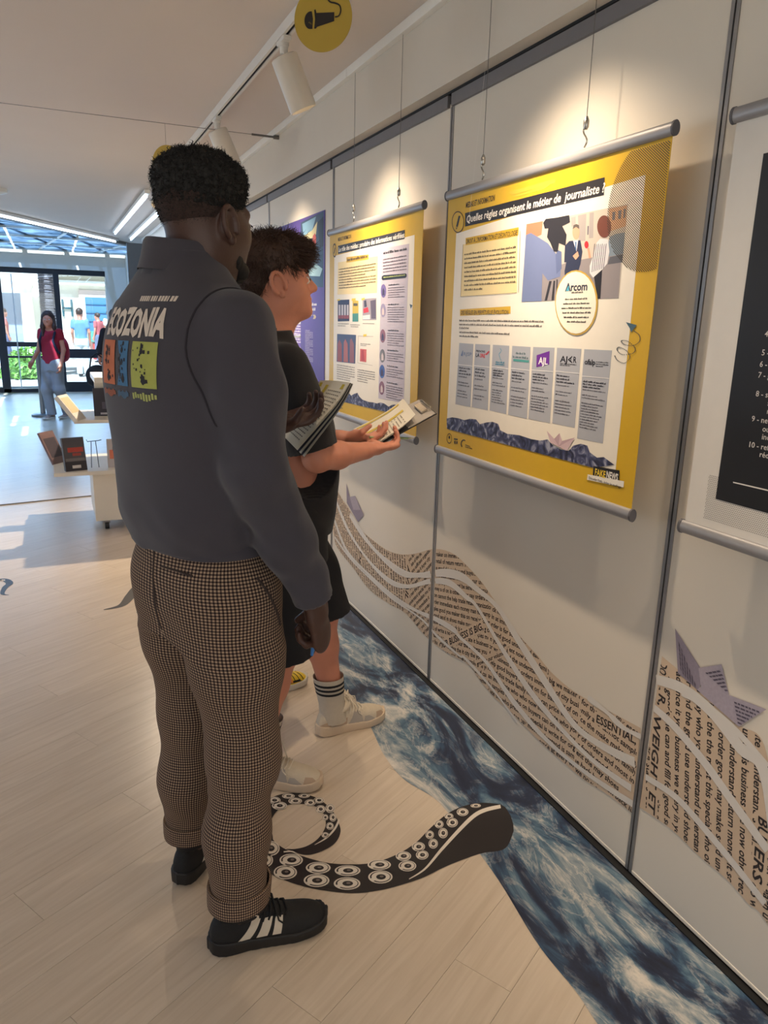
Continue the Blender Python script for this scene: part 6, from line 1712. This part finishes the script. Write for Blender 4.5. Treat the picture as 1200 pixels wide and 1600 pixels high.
# ================================================================== THE YOUNGER VISITOR WITH THE CLIPBOARD
BOY = (0.655, 2.22); BAZ = math.radians(3)
boy = thing('person', 'younger visitor in black T-shirt and shorts holding a clipboard', 'person', (*BOY, 0), BAZ)
b_hR, b_hL = (-.03, -.09, .90), (.0, .09, .90)
b_kR, b_kL = (-.06, -.105, .49), (.165, .115, .49)
b_aR, b_aL = (-.135, -.070, .09), (.215, .118, .09)
b_sR, b_sL = (-.055, -.165, 1.385), (-.055, .165, 1.385)
b_eR, b_eL = (.020, -.200, 1.115), (.02, .215, 1.12)
b_wR, b_wL = (.235, -.075, 1.105), (.205, .065, 1.125)
bHC = (-.030, 0, 1.618); bHM = rot_zy(math.radians(-10), math.radians(-6)); bNK = (-.065, 0, 1.44)
v = Vox((-.22, -.28, .02), (.42, .28, 1.78), .0036)
v.profile([(.84, .13, .09, .10, -.02, 0), (1.05, .125, .095, .08, 0, 0), (1.30, .14, .08, .09, -.03, 0), (1.42, .11, .06, .07, -.055, 0), (1.47, .055, .05, .05, -.06, 0)], .03)
head_sdf(v, bHC, bHM, .98, .97, bNK, .055)
for s_, e_, w_ in ((b_sR, b_eR, b_wR), (b_sL, b_eL, b_wL)):
    s_, e_, w_ = map(np.array, (s_, e_, w_)); v.chain([s_, e_, e_ * .6 + w_ * .4, w_], [.048, .040, .041, .027], .02)
for h_, k_, a_ in ((b_hR, b_kR, b_aR), (b_hL, b_kL, b_aL)):
    h_, k_, a_ = map(np.array, (h_, k_, a_)); v.chain([h_, k_, k_ * .68 + a_ * .32 + (-.014, 0, 0), a_ + (0, 0, .03), (a_[0], a_[1], .04)], [.08, .056, .056, .034, .030], .03)
hand_sdf(v, np.array(b_wR) + (.03, .010, .002), (.93, .30, .03), (.1, .25, 1), (0, 1, .2), curls=[(.10, .18, .15), (.35, .75, .5), (.5, .9, .5), (.6, .95, .6)], thumb=(.45, .5, .75), sc=.98)
hand_sdf(v, np.array(b_wL) + (.03, -.005, .004), (.9, -.35, .0), (.1, .1, 1), (0, -1, .2), curl=(.3, .7, .5), thumb=(.5, .5, .6), sc=.95)
v.build('body', M_skin_l, boy, 2)
eyes(boy, bHC, bHM, .98, mat('iris_brown', (70, 48, 32), .2), None)
face_details(boy, bHC, bHM, .98, mat('lip_rose', (196, 112, 104), .45), M_hair_b)
Wb = lambda x, y, z: np.array(bHC) + bHM @ (np.array((x, y, z)) * .98)
v = Vox((-.20, -.13, 1.50), (.14, .13, 1.80), .004)
v.ell(Wb(-.014, 0, .046), (.104, .083, .092), .02, bHM); v.ell(Wb(.050, 0, .080), (.056, .062, .040), .03, bHM); v.ell(Wb(-.060, 0, .0), (.048, .062, .06), .02, bHM)
bn = sines(31, 8, 90, 220); v.wrinkle(lambda x, y, z: .006 * bn(x, y, z))
v.cut(Wb(.090, 0, .045), bHM @ np.array((.90, 0, -.44)))
v.put(Wb(.10, 0, -.06) - .2, Wb(.1, 0, -.06) + .2, lambda x, y, z: np.maximum((Wb(0, 0, .020)[2] + .006 * np.sin(x * 210) - z + (x - Wb(-.03, 0, 0)[0]) * .35) * -1, -((x - Wb(-.030, 0, 0)[0]))), .012, 's')
v.cut(Wb(-.05, 0, -.050), bHM @ np.array((-.2, 0, -.98)))
bh = v.build('hair', M_hair_b, boy, 1)
P = np.empty(len(bh.data.vertices) * 3, np.float32); bh.data.vertices.foreach_get('co', P); P = P.reshape(-1, 3)
Nn = np.empty(len(P) * 3, np.float32); bh.data.vertices.foreach_get('normal', Nn); Nn = Nn.reshape(-1, 3)
rs = np.random.RandomState(5); rel0 = (P - np.array(bHC)) @ bHM
cand_ = np.nonzero((rel0[:, 2] > .012) | (rel0[:, 0] < -.03))[0]; sel = rs.choice(cand_, 6500); p_ = P[sel]; q_ = Nn[sel]; rel = rel0[sel]
front = np.clip((rel[:, 0] - .01) / .07, 0, 1)[:, None]; top_ = np.clip((rel[:, 2] - .09) / .04, 0, 1)[:, None]
loc_d = np.zeros_like(p_); loc_d[:, 0] = 1.2 * front[:, 0] + .25 * top_[:, 0] - .25 * (1 - front[:, 0]); loc_d[:, 2] = -.9 * (1 - top_[:, 0]) * (1 - front[:, 0]) - .35 * front[:, 0] + .15 * top_[:, 0]
dd = q_ * .35 + loc_d @ bHM.T + rs.normal(size=(len(sel), 3)) * .28
dd /= np.linalg.norm(dd, axis=1)[:, None]
p_ = p_ - q_ * .004
lenv = np.where(front[:, 0] > .3, 1.0, .72) * np.where(rel[:, 2] < .03, .6, 1.0)
strands('hair_locks', M_hair_b, boy, p_, dd * lenv[:, None], .038, .008, .0017, 6, 6, .12)

# T-shirt
v = Vox((-.22, -.30, .80), (.26, .30, 1.52), .0052)
v.profile([(.86, .185, .135, .135, -.005, 0), (.95, .185, .145, .13, .0, 0), (1.08, .182, .148, .125, .008, 0), (1.22, .180, .138, .125, -.01, 0), (1.32, .180, .120, .122, -.034, 0), (1.39, .160, .098, .105, -.050, 0), (1.435, .118, .080, .088, -.058, 0), (1.475, .078, .064, .068, -.06, 0)], .03, 2.3)
for s_, e_ in ((b_sR, b_eR), (b_sL, b_eL)):
    s_, e_ = map(np.array, (s_, e_)); v.chain([s_, s_ * .45 + e_ * .55, s_ * .06 + e_ * .94], [.058, .066, .068], .045)
bf = sines(41, 8, 30, 80, (.8, .8, .7)); v.wrinkle(lambda x, y, z: .0042 * bf(x, y, z))
for s_, e_ in ((b_sR, b_eR), (b_sL, b_eL)):
    s_, e_ = map(np.array, (s_, e_)); v.cut_ball(e_, .13, s_ * .10 + e_ * .90, U3(e_ - s_))
ts = v.build('t_shirt', M_blackcloth, boy, 2)
rg = []
for zz, rr in ((1.455, .082), (1.478, .070), (1.484, .071), (1.476, .077), (1.455, .088)):
    rg.append([(-.060 + rr * math.cos(a), rr * .95 * math.sin(a), zz - .028 * max(0, math.cos(a))) for a in np.linspace(0, 2 * math.pi, 37)[:-1]])
MB().loft(rg, False).build('neckband', M_blackcloth, ts, True)
# shorts
v = Vox((-.26, -.30, .40), (.34, .30, 1.0), .0056)
v.profile([(.78, .17, .12, .125, -.01, 0), (.90, .17, .122, .125, -.01, 0), (.96, .16, .115, .118, -.01, 0)], .04)
for h_, k_ in ((b_hR, b_kR), (b_hL, b_kL)):
    h_, k_ = map(np.array, (h_, k_)); v.chain([h_, h_ * .4 + k_ * .6, k_ + (k_ - h_) * .10], [.115, .112, .104], .04)
v.wrinkle(lambda x, y, z: .004 * bf(x, y, z)); v.cut((0, 0, .475), (.12, 0, -1))
v.build('shorts', M_navy, boy, 2)
# socks with three stripes, trainers
M_sock = mat('sock_grey', (196, 184, 166), .9, .06, 80, .6, 400); M_sockk = mat('sock_stripe', (26, 25, 27), .9)
for a_, k_ in ((b_aR, b_kR), (b_aL, b_kL)):
    a_ = np.array(a_); k_ = np.array(k_)
    def sk(z0, z1, ex, nm, m, par):
        rg = []
        for zz in np.linspace(z0, z1, 6):
            f = (zz - .09) / .40; c_ = a_ + (k_ - a_) * f; rr = np.interp(zz, [.05, .12, .25], [.050, .047, .056]) + ex
            rg.append([(c_[0] + rr * 1.05 * math.cos(q) - .004, c_[1] + rr * .95 * math.sin(q), zz) for q in np.linspace(0, 2 * math.pi, 29)[:-1]])
        return MB().loft(rg, False).build(nm, m, par, True)
    so = sk(.05, .236, 0, 'sock', M_sock, boy)
    for z_ in (.172, .190, .208): sk(z_, z_ + .0095, .0012, 'sock_band', M_sockk, so)
M_tr1 = mat('trainer_cream', (204, 190, 168), .75, .1, 50, .4, 300); M_tr2 = mat('trainer_beige', (182, 156, 132), .7, .08); M_tr3 = mat('trainer_grey', (170, 160, 150), .6, .08); M_trs = mat('trainer_sole', (206, 184, 158), .7, .08)
st_boy = dict(fat=1.2, tall=1.18, upper=M_tr1, sole=M_trs, lace=mat('lace_cream', (220, 208, 188), .8), patches=[('overlay', M_tr2, .80, .985, .82, .90, .02, .55), ('overlay', M_tr3, .40, .62, .50, .58, .05, 1.0), ('overlay', M_tr2, .02, .20, .02, .12, .05, .8), ('overlay', M_tr3, .62, .80, .64, .70, .02, .45), ('overlay', M_tr2, .22, .38, .33, .40, .03, .75)])
shoe(boy, 'shoe', b_aR, math.radians(-32), .290, st_boy); shoe(boy, 'shoe', b_aL, math.radians(5), .290, st_boy)

# clipboard
A, B, C_, D = w3(683, 647, 2.22), w3(656, 625, 2.40), w3(548, 676, 2.40), w3(572, 708, 2.22)
ctr = (A + B + C_ + D) / 4; nrm = (A - D).cross(B - A).normalized()
if nrm.z < 0: nrm = -nrm
cb = thing('clipboard', 'black clipboard with steel clip and curling printed pages', 'clipboard', tuple(ctr))
def cq(u, w, l=0.0):
    near = D + (A - D) * u; far = C_ + (B - C_) * u
    return near + (far - near) * w + nrm * l - ctr
vs = [cq(u, w, l) for l in (0, .003) for u, w in ((0, 0), (1, 0), (1, 1), (0, 1))]
MB()._add(vs, [(3, 2, 1, 0), (4, 5, 6, 7), (0, 1, 5, 4), (1, 2, 6, 5), (2, 3, 7, 6), (3, 0, 4, 7)]).build('board', mat('board_black', (26, 25, 28), .35, .05), cb)
vs = [cq(u, w, l) for l in (.0032, .0038) for u, w in ((.60, .02), (.985, .02), (.985, .98), (.60, .98))]
MB()._add(vs, [(3, 2, 1, 0), (4, 5, 6, 7), (0, 1, 5, 4), (1, 2, 6, 5), (2, 3, 7, 6), (3, 0, 4, 7)]).build('board_lit_part', mat('board_lit_grey', (150, 142, 134), .35, .05), cb)  # grey paints in the light falling on the upper black board
for k in range(3):
    MB().grid([[cq(.0 + u * (.74 - .03 * k) + .05 * w, w, .005 + .003 * k + .030 * (u ** 3) * (1 - .2 * k) + .01 * (1 - u) * 0) for w in np.linspace(.03, .97, 5)] for u in np.linspace(0, 1, 12)]).build('page', M_paper, cb)
for (w0, w1, c) in ((.50, .58, (206, 178, 60)), (.86, .92, (206, 178, 60))):
    MB().grid([[cq(u * .68 + .05 * w, w, .0125 + .030 * ((u * .68 / .68) ** 3) * .6) for w in (w0, w1)] for u in np.linspace(.05, .96, 12)]).build('page_margin', pm_(c), cb)
mb = MB(); rnd = random.Random(3)
for k in range(13):
    for w in np.arange(.08, .46, .055):
        if rnd.random() < .15: continue
        u = .08 + k * .065; l = .0128 + .030 * (u ** 3) * .6
        mb.poly([cq(u * .68 + .05 * w, w, l), cq(u * .68 + .05 * w, w + .04, l), cq((u + .02) * .68 + .05 * w, w + .04, l + .0004), cq((u + .02) * .68 + .05 * w, w, l + .0004)])
mb.build('page_print', pm_((150, 140, 126)), cb)
cl = MB()
cl.obox(cq(.90, .5, .010), (cq(.955, .5) - cq(.845, .5)) * .42, (cq(.9, .72) - cq(.9, .28)) * .5, nrm * .004)
clo = cl.build('clip', mat('clip_steel', (196, 186, 170), .22, metal=.9), cb, bevel=.002)
MB().tube([cq(.965, .24, .010), cq(.985, .24, .016), cq(.985, .76, .016), cq(.965, .76, .010)], .0028, 6).build('clip_spring', MATS['clip_steel'], clo, True)
pc = w3(612, 684, 2.26); pd = w3(648, 685, 2.30)
pe = thing('pencil', 'green and white pencil pinned under the clipboard by the fingers', 'pencil', tuple(pc))
MB().tube([(pc - pd) * .9, (pd - pc) * .7], .0036, 6).build('shaft', mat('pencil_green', (150, 170, 120), .4), pe)
MB().tube([(pd - pc) * .7, (pd - pc) * 1.0], [.0036, .0006], 6).build('tip', mat('pencil_wood', (200, 190, 150), .6), pe)

# ================================================================== SIMPLE STANDING OR WALKING FIGURES
def figure(label, loc, az, H, top, bottom, skin, hair, shoes, h=.009, long_hair=False, pose=None, sleeve=.45, cat='person', group=None, extra_hair=0, grip=None):
    """a full figure: body, top, trousers, hair, shoes; proportions scale with height H"""
    k = H / 1.75; g = thing('person', label, cat, (*loc, 0), az, group); p_ = pose or {}
    J = dict(hR=(0, -.085, .90), hL=(0, .085, .90), kR=(.02, -.09, .49), kL=(.02, .09, .49), aR=(-.02, -.09, .09), aL=(-.02, .09, .09), sR=(-.02, -.165, 1.41), sL=(-.02, .165, 1.41), eR=(-.03, -.21, 1.13), eL=(-.03, .21, 1.13), wR=(.05, -.20, .88), wL=(.05, .20, .88), hd=(.015, 0, 1.615), yaw=0)
    J.update(p_); J = {a: (tuple(np.array(b) * k) if isinstance(b, tuple) else b) for a, b in J.items()}
    M = rot_zy(J['yaw'], 0)
    pts = np.array([b for b in J.values() if isinstance(b, tuple)])
    lo = pts.min(0) - (.17, .12, .08); hi = pts.max(0) + (.17, .12, .16 * k)
    v = Vox((lo[0], lo[1], .02), hi, h)
    v.profile([(.84 * k, .12, .08, .09, 0, 0), (1.1 * k, .11, .08, .08, 0, 0), (1.32 * k, .13, .08, .09, -.01, 0), (1.42 * k, .10, .06, .06, -.02, 0), (1.47 * k, .05, .05, .05, -.02, 0)], .03)
    head_sdf(v, J['hd'], M, .97 * k, 1, (-.03 * k, 0, 1.44 * k), .05)
    for a in 'RL':
        v.chain([J['s' + a], J['e' + a], J['w' + a]], [.042 * k, .035 * k, .026 * k], .02)
        d = U3(np.array(J['w' + a]) - np.array(J['e' + a]))
        hand_sdf(v, J['w' + a], d, (.2, 1 if a == 'R' else -1, 0), (1, 0, 0), curl=(.4, .5, .4), sc=.95 * k)
        v.chain([J['h' + a], J['k' + a], J['a' + a], (J['a' + a][0], J['a' + a][1], .03)], [.07 * k, .05 * k, .036 * k, .036 * k], .02)
    v.build('body', skin, g, 1)
    v = Vox((lo[0], lo[1], .75 * k), (hi[0], hi[1], 1.52 * k), h)
    v.profile([(.90 * k, .165 * k, .115 * k, .115 * k, 0, 0), (1.05 * k, .15 * k, .105 * k, .10 * k, 0, 0), (1.25 * k, .165 * k, .115 * k, .11 * k, 0, 0), (1.36 * k, .165 * k, .10 * k, .105 * k, -.012, 0), (1.42 * k, .11 * k, .075 * k, .08 * k, -.02, 0), (1.46 * k, .065 * k, .06 * k, .06 * k, -.02, 0)], .03)
    for a in 'RL':
        s_, e_, w_ = (np.array(J[q + a]) for q in 'sew')
        if sleeve > 1: v.chain([s_, e_, e_ + (w_ - e_) * (sleeve - 1)], [.062 * k, .052 * k, .044 * k], .03)
        else: v.chain([s_, s_ + (e_ - s_) * sleeve], [.062 * k, .058 * k], .03)
    fz = sines(51, 6, 30, 70); v.wrinkle(lambda x, y, z: .003 * fz(x, y, z))
    v.build('top', top, g, 1)
    v = Vox((lo[0], lo[1], .05), (hi[0], hi[1], 1.02 * k), h)
    v.profile([(.80 * k, .155 * k, .11 * k, .12 * k, 0, 0), (.92 * k, .155 * k, .11 * k, .12 * k, 0, 0), (.985 * k, .145 * k, .10 * k, .105 * k, 0, 0)], .03)
    for a in 'RL':
        h_, k_, a_ = (np.array(J[q + a]) for q in 'hka'); v.chain([h_, k_, a_ + (0, 0, -.01)], [.10 * k, .085 * k, .075 * k], .04)
    v.wrinkle(lambda x, y, z: .004 * fz(x, y, z)); v.cut((0, 0, .06), (0, 0, -1)); v.build('trousers', bottom, g, 1)
    W_ = lambda x, y, z: np.array(J['hd']) + M @ (np.array((x, y, z)) * .97 * k)
    v = Vox(W_(-.26, -.2, -.42), W_(.2, .2, .2), min(h, .007)) if J['yaw'] == 0 else Vox(np.array(J['hd']) - (.26, .26, .42), np.array(J['hd']) + (.2, .2, .2), min(h, .007))
    v.ell(W_(-.016, 0, .046), np.array((.108, .088, .094)) * k, .02, M)
    v.cut(W_(.07, 0, .03), M @ np.array((.9, 0, -.42)))
    if long_hair:
        v.chain([W_(-.07, 0, .0), W_(-.10, 0, -.16), W_(-.12, 0, -.36)], [.075, .075, .045], .04, (M @ np.array((1, 0, 0)), 1.5))
        for sy in (-1, 1): v.chain([W_(-.01, .075 * sy, .03), W_(.01, .088 * sy, -.12), W_(.02, .09 * sy, -.27)], [.03, .03, .02], .03)
    else: v.cut(W_(0, 0, -.01), M @ np.array((.3, 0, -.95)))
    hz = sines(52, 8, 80, 200); v.wrinkle(lambda x, y, z: .005 * hz(x, y, z))
    ho = v.build('hair', hair, g, 1)
    if extra_hair:
        P = np.array([w.co for w in ho.data.vertices]); N_ = np.array([w.normal for w in ho.data.vertices]); r_ = np.random.RandomState(9); s_ = r_.choice(len(P), extra_hair)
        strands('hair_curls', hair, g, P[s_], N_[s_] + r_.normal(size=(extra_hair, 3)) * .4, .03, .012, .001, 4, 6)
    eyes(g, J['hd'], M, .97 * k, mat('iris_brown', (70, 48, 32), .2), None)
    for a in 'RL': shoe(g, 'shoe', J['a' + a], 0, .27 * k, shoes)
    return g, J

st_plain = lambda u, s_: dict(upper=u, sole=s_, lace=u, patches=[])
M_rub = mat('sole_pale', (210, 204, 196), .7)
# third visitor, almost hidden behind the other two
M_or = mat('shoe_orange', (236, 150, 70), .5); M_ye = mat('shoe_yellow', (232, 196, 48), .5)
st_fire = dict(upper=M_ye, sole=mat('sole_white', (214, 208, 198), .6), lace=mat('lace_black', (14, 14, 15)), patches=[('flame_panel', M_or, .50, .70, .52, .68, .05, 1.1), ('flame_panel', mat('shoe_red', (226, 96, 60), .5), .30, .50, .36, .50, .05, 1.1), ('mudguard', M_shblk, .02, .99, .02, .96, .0, .20)] + [('flame_line', M_shblk, .66 + .07 * q, .672 + .07 * q, .62 + .07 * q, .632 + .07 * q, .1, 1.3) for q in range(4)])
figure('visitor with curly hair and flame-coloured trainers behind the one with the clipboard', (.69, 2.83), math.radians(10), 1.80, M_navy, M_navy, M_skin_l, M_hair_b, st_fire, .008, extra_hair=700, sleeve=1.6)

# woman walking in from the entrance
M_red = mat('blouse_crimson', (158, 26, 52), .8, .12, 10); M_jean = mat('trousers_grey', (150, 152, 158), .9, .08, 10)
wom, J = figure('woman in crimson blouse and grey trousers walking with a red rucksack', (-.01, 12.15), math.radians(-128), 1.58, M_red, M_jean, M_skin_l, mat('hair_chestnut', (66, 44, 38), .6, .2, 50), st_plain(mat('shoe_taupe', (150, 128, 116), .7), M_rub), .008, True,
      dict(kR=(.10, -.07, .49), aR=(.04, -.06, .09), kL=(-.02, .08, .49), aL=(-.16, .09, .10), wR=(.16, -.26, .92), eR=(.0, -.24, 1.12), yaw=.5, wL=(.05, .20, .88)), .30)
bp = thing('rucksack', 'red rucksack with dark strap on the walking woman\'s back', 'bag', (-.01, 12.15, 0), math.radians(-128))
v = Vox((-.36, -.20, .75), (-.05, .20, 1.32), .008); v.ell((-.195, .02, 1.02), (.085, .135, .20), .02); v.ell((-.245, .02, .95), (.055, .105, .12), .02)
v.build('bag', mat('bag_red', (176, 40, 66), .7, .1), bp, 2)
MB().tube([(-.12, .10, 1.2), (-.06, .115, 1.30), (.04, .12, 1.27), (.11, .13, 1.15), (.06, .155, 1.0), (-.10, .14, .92)], .018, 8).build('strap', mat('strap_dark', (34, 36, 60), .8), bp, True)
MB().tube([(-.12, -.06, 1.2), (-.06, -.09, 1.30), (.04, -.10, 1.27), (.11, -.10, 1.15), (.06, -.13, 1.0), (-.10, -.10, .92)], .016, 8).build('strap', MATS['strap_dark'], bp, True)

# person in dark clothes with a bag, by the entrance
M_dk = mat('coat_dark', (34, 34, 44), .85)
dk, J = figure('person in dark clothes carrying a black bag near the entrance', (.84, 11.2), math.radians(-95), 1.62, M_dk, M_dk, M_skin_l, M_hair_b, st_plain(M_shblk, M_sholeb), .010, False, dict(wR=(.10, -.25, 1.02), eR=(-.02, -.24, 1.15)), 1.5)
hbg = thing('handbag', 'black handbag held out beside the person in dark clothes', 'bag', (.56, 11.12, .58), 0)
v = Vox((-.2, -.12, -.05), (.2, .12, .5), .008); v.ell((0, 0, .14), (.16, .07, .14), .03); v.ell((0, 0, .06), (.15, .075, .09), .03); v.build('bag', mat('bag_black', (22, 24, 34), .6), hbg, 2)
MB().tube([(-.10, 0, .24), (-.07, 0, .38), (0, 0, .44), (.07, 0, .38), (.10, 0, .24)], .010, 8).build('handle', MATS['bag_black'], hbg, True)

# passers-by in the street
for (lab, x, y, az, H, c1, c2) in [('passer-by in blue shirt walking just outside the glass', .72, 21.0, 1.4, 1.72, (110, 146, 190), (206, 206, 206)), ('passer-by in red top at the shop stall', 1.5, 27.5, 2.4, 1.65, (190, 96, 96), (110, 110, 130)), ('passer-by in white shirt at the shop stall', 1.9, 27.8, -1.0, 1.75, (226, 226, 226), (80, 100, 150)), ('passer-by in coral top behind the green bush', -1.25, 25.5, 0.3, 1.70, (216, 110, 100), (96, 100, 130))]:
    figure(lab, (x, y), az, H, mat('cloth_t_%d_%d_%d' % c1, c1, .9), mat('cloth_b_%d_%d_%d' % c2, c2, .9), M_skin_l, M_hair_b, st_plain(M_shblk, M_sholeb), .016, False, None, .5, group='passers-by in the street')
